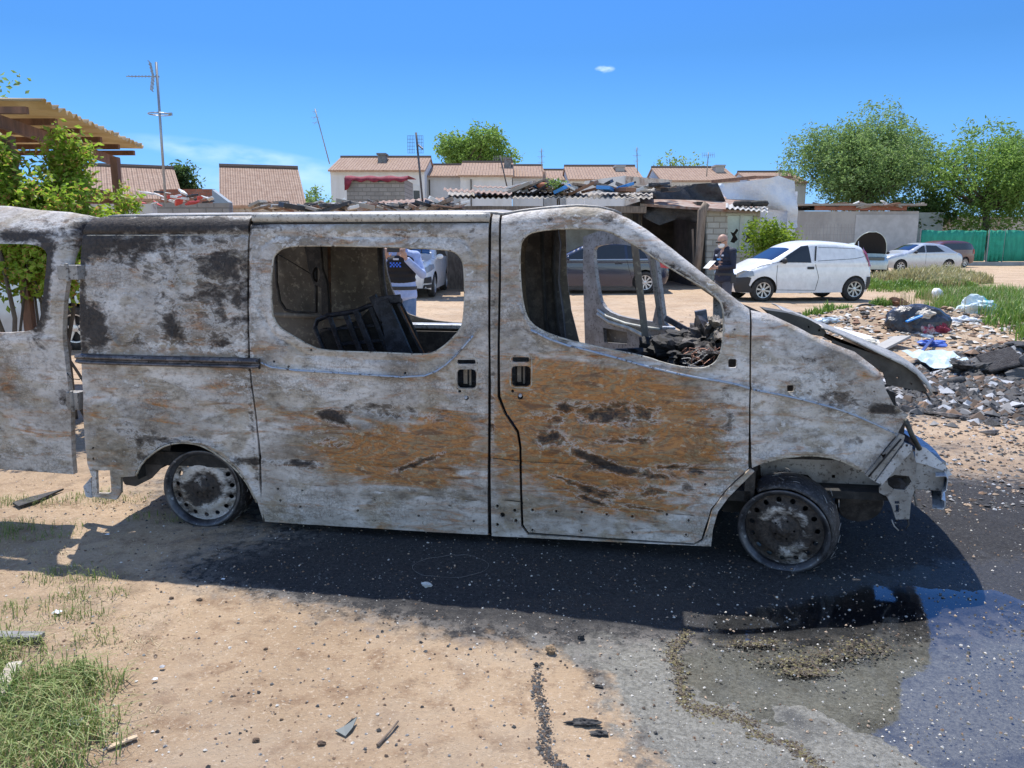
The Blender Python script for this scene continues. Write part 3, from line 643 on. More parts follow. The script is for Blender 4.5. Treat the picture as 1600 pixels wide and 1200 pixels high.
# door inner skins below the windows (dark, seen through the handle openings)
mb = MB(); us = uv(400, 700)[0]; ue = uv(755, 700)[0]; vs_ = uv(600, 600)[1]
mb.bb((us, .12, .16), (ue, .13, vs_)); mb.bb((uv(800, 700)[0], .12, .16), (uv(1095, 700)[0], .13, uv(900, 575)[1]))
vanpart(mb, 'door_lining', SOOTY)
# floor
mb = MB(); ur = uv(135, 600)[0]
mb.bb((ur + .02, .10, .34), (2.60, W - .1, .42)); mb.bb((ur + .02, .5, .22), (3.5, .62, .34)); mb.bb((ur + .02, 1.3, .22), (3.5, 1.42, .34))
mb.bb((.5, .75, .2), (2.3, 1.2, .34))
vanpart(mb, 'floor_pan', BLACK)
# wheel wells
def tub(uc, vc, r, w0, w1, name, m, a0=-25, a1=205):
    rws = []
    for k in range(25):
        a = radians(a0 + (a1 - a0) * k / 24); rws.append([(uc + r * cos(a), w0, vc + r * sin(a)), (uc + r * cos(a), w1, vc + r * sin(a))])
    o = sheet(rws, name, m, thick=.006)
    mb = MB(); pts = [(uc + r * cos(radians(a0 + (a1 - a0) * k / 24)), w1, vc + r * sin(radians(a0 + (a1 - a0) * k / 24))) for k in range(25)]
    mb.prism(pts, (0, .01, 0)); mb.obj('wheel_well_wall', m, VAN); return o
tub(.02, .30, .40, .05, .42, 'wheel_well', BLACK, -5, 185)
# far side
far_hole = chaikin(UV([(600, 384), (604, 384), (760, 384), (768, 392), (772, 420), (770, 500), (762, 507), (690, 504), (640, 495), (622, 480), (606, 440)], w0=W - .08), 1)
fu = lambda x, y: uv(x, y, w0=W - .08)
fr = UV([(0, 0)])  # placeholder to keep order
near = lambda x, y: uv(x, y)
FB = [near(153, 339), near(388, 336), near(765, 332), near(783, 334), fu(838, 372)]
b_u0 = fu(840, 400)[0]; b_u1 = fu(884, 400)[0]
vt = lambda u: vtop(u) - .006
rear_u = near(132, 600)[0]
far_out = [(rear_u, .45), (rear_u, vt(rear_u))] + [(rear_u + (b_u1 - rear_u) * k / 12, vt(rear_u + (b_u1 - rear_u) * k / 12)) for k in range(1, 13)] + [(b_u1 + .01, 1.35), (b_u1 + .04, 1.1), (b_u1 + .12, .8), (b_u1 + .18, .5), (b_u1 + .22, .16), (.5, .16), (.45, .4), (.38, .45)]
far_hole2 = [fu(x, y) for x, y in ((811, 386), (834, 384), (836, 400), (836, 470), (830, 505), (816, 500))]
panel('far_side_panel', far_out, [far_hole], ffar(), .04, INNER, VAN, thick=.03, smooth=True)
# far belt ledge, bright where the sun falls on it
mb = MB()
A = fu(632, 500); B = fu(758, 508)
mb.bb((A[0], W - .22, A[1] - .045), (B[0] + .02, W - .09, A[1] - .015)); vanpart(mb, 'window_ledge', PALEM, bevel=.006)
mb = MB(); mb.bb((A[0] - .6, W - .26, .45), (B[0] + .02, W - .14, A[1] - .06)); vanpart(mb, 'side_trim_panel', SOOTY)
# inner relief of the far rear panel: recessed rounded panels as frames
def frame_tube(pxs, r, name, m, w0=W - .14):
    mb = MB(); pts = [uv(x, y, w0=w0) for x, y in pxs]; mb.tube([(p[0], w0, p[1]) for p in pts], r, 6); return vanpart(mb, name, m, smooth=True)
frame_tube([(431, 388), (432, 440), (437, 470), (446, 484), (460, 488), (494, 488), (494, 386)], .012, 'panel_rib', SOOTY)
frame_tube([(514, 384), (515, 470), (516, 490)], .012, 'panel_rib', mat('rusty rib', (.16, .08, .045), .8, (.07, .045, .035), 12))
frame_tube([(430, 492), (500, 494), (600, 500)], .02, 'panel_rib', INNER)
frame_tube([(432, 396), (458, 411), (492, 432)], .004, 'seat_belt_cable', BLACK)
frame_tube([(594, 382), (596, 430), (602, 470), (612, 500)], .024, 'pillar_edge', SOOTY)
# seat belt post with an oval hole
pb = [(474, 380), (500, 380), (503, 420), (510, 440), (513, 470), (512, 500), (503, 500), (502, 450), (490, 444), (482, 420), (479, 400)]
wpost = W - .22
panel('belt_post', [uv(x, y, w0=wpost) for x, y in pb], [[uv(494 + 6 * cos(a * pi / 6), 429 + 12 * sin(a * pi / 6), w0=wpost) for a in range(12)]], lambda u, v, t: (u, wpost + t, v), .02, SOOTY, VAN, thick=.04)
# far B pillar column, wide and dark
wB = W - .20
pbp = [(838, 350), (872, 356), (876, 380), (873, 440), (880, 490), (886, 560), (890, 620), (842, 620), (838, 560), (828, 500), (822, 460), (820, 400), (826, 372)]
panel('door_pillar', [uv(x, y, w0=wB) for x, y in pbp], [], lambda u, v, t: (u, wB + t - .05 * sin(min(1, max(0, (u - uv(838, 400, w0=wB)[0]) / .25)) * pi), v), .03, SOOTY, VAN, thick=.14)
frame_tube([(846, 362), (848, 420), (852, 500), (858, 540)], .016, 'pillar_rib', BLACK, W - .27)
frame_tube([(866, 362), (864, 420), (870, 500), (882, 560)], .014, 'pillar_rib', BLACK, W - .27)
# far A pillar, cowl and wing
def mirror_bar(pxs, r, name, m, off=.06):
    mb = MB(); pts = []
    for x, y in pxs:
        a = uv(x, y); pts.append((a[0], W - wbase(*a) - off, a[1]))
    mb.tube(pts, r, 8); return vanpart(mb, name, m, smooth=True)
mirror_bar([(783, 345), (850, 336), (900, 333), (935, 336), (985, 352), (1010, 366), (1050, 395), (1100, 436), (1150, 476), (1200, 510)], .035, 'windscreen_pillar', GREYM)
rws = []
for k in range(9):
    t = k / 8; u = u_hd + .01 + .34 * t
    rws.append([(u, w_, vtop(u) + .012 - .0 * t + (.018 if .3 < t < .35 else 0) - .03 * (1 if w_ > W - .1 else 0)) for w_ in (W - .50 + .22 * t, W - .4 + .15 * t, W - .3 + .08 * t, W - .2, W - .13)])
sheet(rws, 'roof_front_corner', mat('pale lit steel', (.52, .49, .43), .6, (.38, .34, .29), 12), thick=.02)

# ---------------------------------------------------------------- pressed lines, flanges, spot welds
def surf_tube(name, pxs, r, m, off=0.0, closed=False, uvs=None):
    q = uvs or UV(pxs); q = chaikin(q, 1, closed); q = resample(q, .02, closed)
    if closed: q = q + [q[0], q[1]]
    mb = MB(); mb.tube([(u, wvan(u, v) + off, v) for u, v in q], r, 6, cap=not closed); return vanpart(mb, name, m, smooth=True)
SKY_L = mat('blue sky reflection edge', (.26, .34, .48), .35, (.36, .40, .46), 14, .4, .6, (.09, .085, .09), 40, metal=.2, lo3=.56, hi3=.62)  # sky reflection along the creases put into this blue-grey colour
PALE_L = mat('pale beige flange', (.46, .43, .37), .6, (.26, .23, .18), 18, .42, .6, (.07, .055, .045), 50, lo3=.56, hi3=.62, bump=.002)
surf_tube('belt_crease', [(410, 566), (432, 576), (560, 584), (655, 590), (690, 577), (720, 548), (740, 524)], .0055, SKY_L, .0)
surf_tube('belt_crease', [(830, 515), (870, 535), (940, 552), (1010, 572), (1080, 588), (1140, 597), (1170, 606)], .006, SKY_L, .0)
surf_tube('wing_crease', [(1176, 608), (1240, 620), (1320, 641), (1395, 675)], .005, SKY_L, .0)
surf_tube('gutter_line', [(134, 368), (260, 368), (387, 367)], .0045, PALE_L, .0)
surf_tube('top_seam', [(393, 349), (560, 348), (763, 347)], .004, BLACK, .002)
surf_tube('window_flange', None, .0065, PALE_L, .006, True, hole_slide); surf_tube('window_flange', None, .007, PALE_L, .006, True, hole_front)  # lit look of the window edges put into the pale colour
for pl in ([(410, 715), (500, 722), (640, 732), (760, 738)], [(414, 753), (560, 765), (760, 785)], [(770, 780), (814, 785)], [(818, 786), (1000, 800), (1085, 806)], [(820, 722), (1000, 731), (1140, 736)], [(770, 717), (812, 721)]):
    surf_tube('panel_seam', pl, .0022, BLACK, .001)
surf_tube('wheel_arch_lip', [(214, 742), (226, 720), (249, 701), (269, 692), (289, 691), (312, 695), (340, 710), (368, 732), (390, 760), (401, 785)], .006, PALE_L, .002)
surf_tube('wheel_arch_lip', [(1196, 722), (1213, 717), (1242, 713), (1270, 711), (1304, 716), (1327, 724), (1350, 738)], .005, PALE_L, .002)
mb = MB()
for x, y in [(435, 803), (513, 804), (472, 771), (509, 775), (585, 782), (584, 811), (622, 784), (663, 786), (664, 817), (703, 790), (738, 825), (741, 795)] + [(832, 797), (869, 799), (909, 800), (948, 804), (988, 807), (832, 828), (908, 829), (988, 832), (1072, 836), (1076, 813), (777, 791), (804, 798), (777, 820), (806, 814)]:
    u, v = uv(x, y); r = .0125; mb.tube([(u + r * cos(k * pi / 6), wvan(u, v) + .0005, v + r * sin(k * pi / 6)) for k in range(14)], .0022, 4, cap=False)
vanpart(mb, 'spot_weld_rings', PALE_L)['kind'] = 'stuff'
for x, y in ((729, 585), (814, 582)):
    fr = UV(rrect(x - 17, y - 26, x + 17, y + 24, 7, 3)); surf_tube('handle_frame', None, .0028, PALE_L, .001, True, fr)
    mb = MB(); a = uv(x - 8, y + 2); mb.bb((a[0], .05, a[1] - .05), (a[0] + .02, .07, a[1] + .03)); mb.bb((a[0] + .028, .06, a[1] - .06), (a[0] + .038, .075, a[1] + .04)); vanpart(mb, 'latch_remains', INNER)
    u, v = uv(x - 1, y + 36); mb = MB(); mb.lathe([(.0, -.006), (.006, -.008), (.009, -.004), (.009, .006)], Matrix.Translation((u, wvan(u, v), v)) @ Matrix.Rotation(radians(-90), 4, 'X'), 12); vanpart(mb, 'lock_barrel', PALEM)
# ---------------------------------------------------------------- wheels
def steel_wheel(name, px, py, yaw, tilt, depth0, carcass, sk=1.0):
    a = uv(px, py, w0=depth0)
    e = thing(name, None, None, (a[0], depth0, a[1])); e.parent = VAN; e.rotation_euler = (tilt, 0, yaw)
    del_ = [k for k in ('label', 'category') if k in e]
    for k in del_: del e[k]
    Rr = .222
    prof = [(0, .012), (.028, .014), (.034, .03), (.060, .034), (.074, .045), (.092, .034), (.115, .022), (.135, .026), (.150, .040), (.168, .044), (.180, .050), (.192, .040)]
    def dep(r):
        for p, q in zip(prof, prof[1:]):
            if r <= q[0]: return p[1] + (q[1] - p[1]) * (r - p[0]) / (q[0] - p[0])
        return prof[-1][1]
    circ = [(.1905 * cos(2 * pi * k / 48), .1905 * sin(2 * pi * k / 48)) for k in range(48)]
    holes = [[(.160 * cos(t) + .0135 * cos(q), .160 * sin(t) + .0135 * sin(q)) for q in [2 * pi * i / 10 for i in range(10)]] for t in [2 * pi * k / 15 + .1 for k in range(15)]]
    holes += [[(.050 * cos(t) + .006 * cos(q), .050 * sin(t) + .006 * sin(q)) for q in [2 * pi * i / 6 for i in range(6)]] for t in [2 * pi * k / 5 for k in range(5)]]
    def st(x, y):
        r = sqrt(x * x + y * y); an = atan2(y, x)
        soot = 1.5 if r < .082 else max(.55 * sk, 1.3 - (r - .082) * 22)
        soot += .7 * max(0, min(1, (r - .125) / .03)) * (1 if sin(an + .6) > -.2 else .2) + .25 * sin(an * 2 + 1)
        return (.1 if r < .1 else 0, max(0, soot), (.22 if sk < 1.5 else .0) * max(0, 1 - abs(r - .115) / .035))
    panel('wheel_disc', circ, holes, lambda x, y, t: (x, dep(sqrt(x * x + y * y)) + t * (.5), y), .011, BURN, e, thick=.008, attr=st)
    M = Matrix.Rotation(radians(-90), 4, 'X')
    mb = MB(); mb.lathe([(.192, .038), (.194, .020), (.203, .014), (.207, .004), (Rr, 0), (Rr + .003, .004), (Rr + .001, .010), (.209, .014), (.206, .03), (.196, .04), (.188, .07), (.19, .12), (.206, .15), (.212, .165), (Rr, .17), (Rr, .175)], M, 56)
    mb.obj('rim_flange', mat('scorched rim steel', (.10, .105, .12), .38, (.03, .03, .035), 9, .42, .62, (.36, .38, .42), 30, bump=.002, metal=.5, lo3=.6, hi3=.68), e, smooth=True)
    mb = MB(); mb.lathe([(.03, .03), (.03, .09), (.16, .10), (.165, .16), (.0, .16)], M, 24); mb.obj('brake_drum', BLACK, e, smooth=True)
    if carcass:
        mb = MB(); n = 60; rws = []; bs = carcass
        for j in range(n + 1):
            an = bs[0] + (bs[1] - bs[0]) * j / n; rr = .228 + bs[2] * (0.6 + .4 * sin(an * 1.0)) + .004 * noise.noise(Vector((an * 4, 0, 2)))
            rws.append([(cos(an) * (rr - .012), .018, sin(an) * (rr - .012)), (cos(an) * rr, .03, sin(an) * rr), (cos(an) * (rr + .012), .07, sin(an) * (rr + .012)), (cos(an) * (rr + .014), .14, sin(an) * (rr + .014)), (cos(an) * (rr + .004), .2, sin(an) * (rr + .004))])
        o = sheet(rws, 'tyre_remains', mat('charred tyre cord', (.018, .018, .021), .5, (.05, .05, .055), 30, .5, .62, (.1, .1, .11), 80, bump=.004), parent=e, thick=.008)
        mb = MB()
        for j in range(26):
            an = R.uniform(bs[0], bs[1]); w1 = R.uniform(.03, .2); rr = .245 + bs[2]
            p = Vector((cos(an) * rr, w1, sin(an) * rr)); q = Vector((cos(an + .12) * (rr + R.uniform(0, .012)), w1 + R.uniform(-.03, .03), sin(an + .12) * (rr + R.uniform(0, .01))))
            mb.tube([p, (p + q) / 2 + Vector((0, 0, .003)), q], .0016, 4)
        o = mb.obj('cord_wires', GREYM, e); o['kind'] = 'stuff'
    return e
steel_wheel('rear_wheel', 315, 764.5, radians(4), radians(-2), .07, (radians(-75), radians(70), .004), .3)
steel_wheel('front_wheel', 1223, 832, radians(-19), radians(5), .055, (radians(-60), radians(125), .012), 1.9)
# brake disc, arm and suspension remains behind the front wheel
mb = MB(); M = Matrix.Translation((uv(1345, 790, w0=.35)[0], .35, uv(1345, 790, w0=.35)[1])) @ Matrix.Rotation(radians(-70), 4, 'X')
mb.lathe([(0, 0), (.11, 0), (.12, .02), (.12, .05), (0, .05)], M, 24); vanpart(mb, 'engine_pulley', SOOTY, smooth=False)
def plate(name, pxs, w0, m, thick=.006, holes=(), step=.04):
    return panel(name, [uv(x, y, w0=w0) for x, y in pxs], [[uv(x, y, w0=w0) for x, y in h] for h in holes], lambda u, v, t: (u, w0 + t, v), step, m, VAN, thick=thick, smooth=False)
def rodpx(name, pts, w0, r, m, n=6):
    mb = MB(); mb.tube([(uv(x, y, w0=w)[0], w, uv(x, y, w0=w)[1]) for x, y, w in [(p[0], p[1], p[2] if len(p) > 2 else w0) for p in pts]], r, n); return vanpart(mb, name, m, smooth=True)
# ---------------------------------------------------------------- front end
plate('inner_wing', [(1186, 705), (1260, 690), (1352, 720), (1380, 752), (1372, 767), (1284, 764), (1262, 742), (1225, 738), (1190, 750)], .33, GREYM, .01, [[(1300, 742), (1305, 742), (1305, 747), (1300, 747)]])
plate('splash_panel', [(1120, 690), (1200, 690), (1262, 700), (1270, 748), (1210, 760), (1180, 800), (1130, 800)], .42, mat('dark scorched panel', (.07, .065, .065), .7, (.03, .03, .03), 8), .01)
plate('wing_dark_backing', [(1140, 560), (1260, 560), (1360, 610), (1375, 650), (1340, 720), (1150, 715)], .24, BLACK, .01)  # black sheet added so the wing hole looks dark
plate('gap_backing', [(1163, 486), (1184, 492), (1184, 735), (1163, 735)], .12, BLACK, .01)  # black strip added so the door gap reads as shade
plate('mirror_backing', [(1132, 552), (1165, 552), (1165, 590), (1132, 590)], .16, BLACK, .01)  # black sheet added behind the mirror hole, standing in for shade
plate('headlamp_bracket', [(1352, 742), (1400, 688), (1406, 678), (1414, 681), (1412, 690), (1366, 752)], .09, GREYM, .02, [[(1378, 712), (1384, 708), (1386, 714), (1380, 718)]])
plate('headlamp_bracket', [(1368, 753), (1414, 692), (1426, 697), (1424, 706), (1378, 758)], .085, mat('pale wing steel', (.40, .40, .41), .5, (.25, .24, .23), 12, .45, .6, (.1, .09, .08), 60, bump=.003), .02, [[(1415, 694), (1419, 694), (1419, 698), (1415, 698)]])
rodpx('bracket_groove', [(1357, 745), (1408, 686)], .075, .0045, BLACK)
plate('front_bracket', [(1374, 762), (1426, 702), (1431, 722), (1430, 764), (1424, 780), (1421, 811), (1400, 812), (1393, 790), (1386, 776), (1374, 770)], .14, GREYM, .012,
      [[(1398, 783), (1405, 783), (1406, 787), (1398, 787)], [(1399, 789), (1405, 789), (1405, 800), (1400, 800)], [(1386, 748), (1398, 742), (1420, 744), (1424, 752), (1414, 766), (1396, 764), (1388, 758)]])
plate('bracket_backing', [(1380, 735), (1430, 735), (1430, 775), (1385, 775)], .30, mat('blue sooty steel', (.10, .12, .17), .4, (.03, .03, .035), 12, metal=.4), .01)
rodpx('hanging_strap', [(1393, 812), (1397, 822), (1404, 829)], .14, .004, GREYM); rodpx('hanging_strap', [(1418, 808), (1420, 820), (1415, 826)], .2, .004, SOOTY)
rodpx('hanging_strap', [(1426, 768), (1430, 778), (1432, 790)], .2, .006, GREYM)
rodpx('headlamp_stay', [(1415, 656, .10), (1424, 678, .12), (1437, 702, .15)], .1, .012, mat('dark olive steel', (.07, .075, .065), .5, (.03, .03, .03), 20, metal=.3))
plate('bonnet_catch', [(1386, 610), (1398, 614), (1400, 634), (1390, 632)], .22, BLACK, .03)
# crash box + bumper beam across the nose
c0 = uv(1430, 722, w0=.16); c1 = uv(1478, 768, w0=.16)
mb = MB(); mb.bb((c0[0], .16, c1[1]), (c1[0] - .01, .34, c0[1] + .01)); vanpart(mb, 'crash_box', GREYM, bevel=.008)
mb = MB(); mb.bb((c0[0], 1.52, c1[1]), (c1[0], 1.70, c0[1])); vanpart(mb, 'crash_box', GREYM, bevel=.008)
mb = MB(); mb.bb((c0[0] - .12, .25, c1[1] + .03), (c0[0] + .02, 1.6, c1[1] + .16)); mb.bb((c0[0] - .30, .34, c1[1] - .02), (c0[0], .42, c0[1] + .16)); vanpart(mb, 'radiator_support', SOOTY, bevel=.006)
be = uv(1486, 742, w0=.14); bl = uv(1488, 788, w0=.14)
rws = []
secb = [(-.035, 0), (0.01, .004), (.022, -.012), (.020, -.07), (.004, -.08), (.004, -.10), (.020, -.11), (.022, -(be[1] - bl[1]) + .01), (.01, -(be[1] - bl[1])), (-.035, -(be[1] - bl[1]) + .004)]
for k in range(25):
    t = k / 24; ww = .10 + (W - .2) * t; bow = .15 * (1 - (2 * t - 1) ** 2) - .02
    tw = .02 * sin(t * 9) * .3
    rws.append([(be[0] + bow - .03 + a, ww, be[1] + b + tw + (.02 * max(0, .12 - t) * -6 * (0 if b > -.1 else 1))) for a, b in secb])
BEAM = mat('pale blue steel beam', (.50, .54, .60), .42, (.34, .36, .40), 8, .4, .65, (.12, .12, .13), 40, bump=.003, metal=.3)
sheet(rws, 'bumper_beam', BEAM, smooth=False, thick=.004)
plate('beam_end_plate', [(1430, 694), (1447, 700), (1478, 728), (1488, 742), (1480, 745), (1475, 736), (1446, 726), (1430, 722)], .15, BEAM, .006)
# bonnet: lifted, warped sheet
edge = [(1284, 511), (1310, 521), (1340, 533), (1392, 555), (1412, 564), (1432, 578), (1448, 596), (1457, 612)]
eb = [uv(x, y, w0=.24) for x, y in edge]
rws = []
for (u, v), k in zip(resample(eb, .02, False), range(999)):
    row = []
    for j in range(19):
        t = j / 18; q = 1 - (2 * t - 1) ** 2; f = max(0, (u - eb[2][0]) / (eb[-1][0] - eb[2][0]))
        row.append((u + q * .13 * f, .24 + (W - .48) * t, v - .012 * (1 - min(1, t / .04)) - q * .03 * f + .008 * sin(t * 14 + u * 8)))
    rws.append(row)
sheet(rws, 'bonnet', mat('pale scorched bonnet', (.40, .39, .36), .5, (.28, .27, .25), 6, .4, .65, (.12, .11, .10), 40, bump=.003, metal=.2), thick=.006)
rws2 = [[(p[0] - .004, p[1], p[2] - .035 - .02 * min(1, k / 12)) for p in r[1:-1]] for k, r in enumerate(rws)]
sheet(rws2, 'bonnet_inner_frame', SOOTY, thick=.006)
plate('bonnet_side_flange', [(1300, 531), (1392, 562), (1410, 569), (1428, 583), (1442, 600), (1450, 612), (1436, 611), (1386, 601), (1380, 582), (1340, 552), (1300, 536)], .27, mat('sooty olive underside', (.085, .08, .072), .7, (.04, .037, .033), 10, .4, .65, bump=.003), .01,
      [[(1400, 590), (1404, 588), (1404, 592)], [(1420, 598), (1425, 598), (1425, 602)]])
plate('cowl', [(1196, 484), (1230, 489), (1262, 498), (1284, 510), (1291, 519), (1286, 526), (1250, 520), (1215, 500)], .26, mat('cowl opening shade', (.04, .04, .035), .7, (.07, .07, .06), 10), .2, [[(1262, 510), (1264, 509), (1265, 512), (1263, 513)], [(1278, 515), (1281, 514), (1282, 517), (1279, 518)]])  # dark plate painted as the shade of the open cowl gap
# ---------------------------------------------------------------- open far front door
hu = uv(1165, 600)[0]; PHI = radians(50); hinge = O + eu * hu + ew * (W - .12)
dd = (-eu * cos(PHI) + ew * sin(PHI)); dn = (eu * sin(PHI) + ew * cos(PHI))
def dpx(x, y):
    r = raydir(x, y); t = (hinge - CAM).dot(dn) / r.dot(dn); P = CAM + r * t - hinge; return (P.dot(dd), P.z)
VI = Matrix.Rotation(TH, 3, 'Z')
def dmap(off=0):
    def f(s, v, t):
        P = hinge + dd * s + dn * (t + off) - O; P.z = v; q = VI @ P; return (q.x, q.y, q.z)
    return f
panel('far_front_door', [dpx(*p) for p in [(911, 370), (935, 361), (965, 361), (990, 369), (1010, 384), (1024, 398), (1038, 505), (1058, 520), (1062, 640), (1040, 660), (925, 640), (917, 600), (914, 540), (911, 430)]],
      [chaikin([dpx(*p) for p in [(926, 392), (932, 384), (955, 381), (985, 383), (1005, 392), (1014, 406), (1028, 503), (995, 500), (958, 491), (940, 477), (933, 450)]], 1), [dpx(*p) for p in [(942, 512), (980, 519), (980, 538), (944, 535)]]],
      dmap(), .03, GREYM, VAN, thick=.035, smooth=False)
panel('door_inner_skin', [dpx(*p) for p in [(918, 500), (940, 505), (1060, 535), (1062, 640), (1040, 655), (925, 635)]], [], dmap(.06), .1, INNER, VAN, thick=.006, smooth=False)
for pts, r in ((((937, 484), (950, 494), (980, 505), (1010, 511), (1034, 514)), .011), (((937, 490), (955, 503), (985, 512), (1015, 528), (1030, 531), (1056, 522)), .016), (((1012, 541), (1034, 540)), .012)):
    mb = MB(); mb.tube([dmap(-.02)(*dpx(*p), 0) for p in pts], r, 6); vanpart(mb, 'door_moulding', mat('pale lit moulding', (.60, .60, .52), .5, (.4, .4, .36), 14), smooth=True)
def bar3(name, a, b, wa, wb, th, m):
    A = uv(*a, w0=wa); B = uv(*b, w0=wb); mb = MB(); mb.bar((A[0], wa, A[1]), (B[0], wb, B[1]), th, th * .6, up=(0, 1, 0)); return vanpart(mb, name, m, bevel=.004)
bar3('window_post', (990, 370), (1013, 566), 1.2, 1.2, .045, INNER)
bar3('window_post', (1017, 388), (1032, 508), W - .15, W - .1, .03, GREYM)
# ---------------------------------------------------------------- burnt interior
CHB = mat('blue-black burnt frame', (.020, .022, .032), .42, (.055, .06, .085), 18, .45, .62, (.13, .14, .18), 60, bump=.004, metal=.3, lo3=.6, hi3=.7)
rodpx('seat_back_frame', [(512, 566), (503, 540), (492, 512), (496, 500), (512, 493), (540, 489), (560, 485), (575, 478), (600, 472), (628, 470)], 1.0, .016, CHB, 8)
for a, b, ww, th in (((515, 495), (540, 566), 1.0, .03), ((540, 491), (570, 566), 1.02, .035), ((556, 486), (590, 566), .98, .04), ((578, 478), (612, 566), 1.0, .03), ((512, 515), (620, 505), 1.03, .02), ((525, 538), (620, 530), 1.03, .022),
                    ((582, 462), (600, 500), .95, .05), ((600, 468), (640, 560), .92, .06), ((622, 474), (665, 562), .9, .02), ((588, 470), (626, 466), .93, .05)):
    bar3('seat_bar', a, b, ww, ww, th, CHB)
plate('seat_pan', [(500, 520), (560, 500), (590, 470), (622, 466), (650, 520), (660, 562), (505, 562)], 1.08, BLACK, .03)
plate('seat_panel', [(592, 474), (608, 472), (642, 558), (606, 558)], .9, CHB, .03)
rodpx('loose_rod', [(626, 478), (646, 520), (667, 560)], .85, .004, mat('rusty wire', (.25, .12, .06), .7))
rodpx('loose_wire', [(664, 556), (670, 550), (680, 551), (684, 558)], .7, .003, mat('rusty wire', (.25, .12, .06), .7))
# dashboard remains
def lump(name, c, r, m, seed, sub=3, amp=.35, parent=None, freq=1.0):
    import bmesh
    bm = bmesh.new(); bmesh.ops.create_icosphere(bm, subdivisions=sub, radius=1)
    rx, ry, rz = r if isinstance(r, (tuple, list)) else (r, r, r)
    for v in bm.verts:
        n = noise.fractal(v.co * 1.6 * freq + Vector((seed * 7.3, seed, 0)), 1, 2, 4); k = 1 + amp * n
        v.co = Vector((v.co.x * rx, v.co.y * ry, v.co.z * rz)) * k + Vector(c)
    me = bpy.data.meshes.new(name); bm.to_mesh(me); bm.free(); me.materials.append(m)
    o = bpy.data.objects.new(name, me); col.objects.link(o)
    if parent: o.parent = parent
    return o
for k, (x, y, ww, rx, rz, m) in enumerate(((1075, 535, .8, .13, .07, BLACK), (1105, 530, .7, .10, .08, SOOTY), (1122, 515, .6, .05, .06, INNER), (1060, 552, .6, .12, .08, BLACK), (1100, 560, .5, .13, .07, SOOTY), (1030, 560, 1.0, .2, .10, BLACK), (1122, 545, .6, .06, .09, BLACK), (1090, 515, 1.0, .05, .03, SOOTY))):
    a = uv(x, y, w0=ww); lump('dashboard_lump', (a[0], ww, a[1]), (rx, .2, rz), m, k, 4, .8, VAN)
mb = MB()
for x, y, ww, s in ((1122, 500, .7, .05), (1112, 506, .75, .04), (1068, 519, .9, .05), (1045, 512, 1.1, .05), (1082, 516, .95, .03), (1126, 512, .65, .04)):
    a = uv(x, y, w0=ww); mb.box((a[0], ww, a[1]), (s * 1.6, s, s * .3), Matrix.Rotation(R.uniform(-.7, .7), 3, 'Y'))
vanpart(mb, 'molten_dashboard_scrap', PALEM, bevel=.006)['kind'] = 'stuff'
bar3('steering_column', (1040, 497), (1075, 517), .9, .8, .035, CHB)
plate('instrument_box', [(1086, 487), (1104, 484), (1108, 512), (1090, 514)], .95, mat('blue grey box', (.13, .16, .22), .5, (.05, .05, .06), 14), .06)
cu = mat('copper wire', (.45, .24, .17), .5, (.2, .1, .07), 20, metal=.4); wt = mat('pale wire', (.45, .44, .42), .5, (.2, .2, .2), 20)
mb = MB(); mb2 = MB()
for k in range(22):
    pts = []; x, y = R.uniform(1064, 1120), R.uniform(550, 574); ww = R.uniform(.25, .4)
    for q in range(6):
        a = uv(x, y, w0=ww); pts.append((a[0], ww, a[1])); x += R.uniform(-3, 15); y += R.uniform(-11, 8); x = min(x, 1128); y = max(543, min(576, y)); ww += R.uniform(-.03, .03)
    (mb if k % 3 else mb2).tube(chaikin(pts, 2, False), .0028, 4)
o = vanpart(mb, 'wiring_tangle', cu, smooth=True); o['kind'] = 'stuff'; o = vanpart(mb2, 'wiring_tangle', wt, smooth=True); o['kind'] = 'stuff'
rodpx('wiring_loom', [(1042, 572), (1060, 575), (1085, 580), (1108, 576), (1122, 566), (1128, 548)], .10, .006, wt); rodpx('wiring_loom', [(1046, 569), (1056, 577), (1075, 584), (1096, 590)], .05, .005, mat('pale lit moulding', (.6, .6, .52)))
# ---------------------------------------------------------------- open rear door
wd = .02
def rdw(u, v):
    w = .03
    if v > 1.0: w += .13 * ((v - 1.0) / .75) ** 2
    if v < .6: w += .02 * ((.6 - v) / .3) ** 2
    d = v - 1.62
    if d > 0: w += .07 * (d / .12) ** 2
    rv = uv(108, 500, w0=wd)[0] - u
    if rv < .04: w += .03 * (1 - rv / .04) ** 2
    for a, b in (((0, 533), (75, 531)), ((-100, 640), (100, 640))):
        p, q = uv(*a, w0=wd), uv(*b, w0=wd); ds = segd((u, v), p, q)
        if ds < .06: w -= .008 * exp(-(ds / .014) ** 2)
    return w + .004 * noise.noise(Vector((u * 7, v * 9, 4)))
DR = UV([(-120, 316), (-60, 318), (0, 325), (57, 329), (88, 334), (101, 339), (97, 357), (95, 410), (95, 527), (102, 583), (109, 640), (108, 744), (0, 736), (-120, 728)], w0=wd)
DH = chaikin(UV([(-90, 381), (0, 381), (34, 382), (51, 388), (60, 401), (61, 484), (57, 507), (46, 518), (0, 521), (-90, 521)], w0=wd), 1)
panel('rear_door', DR, [DH], lambda u, v, t: (u, rdw(u, v) + t, v), .016, BURN, VAN, thick=.035, attr=stain)
for y0, y1, x0, x1 in ((414, 437, 92, 126), (612, 640, 106, 127)):
    a = uv(x0, y0, w0=.04); b = uv(x1, y1, w0=.04); mb = MB(); mb.bb((a[0], .02, b[1]), (b[0], .09, a[1])); mb.tube([((a[0] + b[0]) / 2, .02, b[1] - .01), ((a[0] + b[0]) / 2, .02, a[1] + .01)], .012, 8)
    vanpart(mb, 'door_hinge', GREYM, bevel=.005)
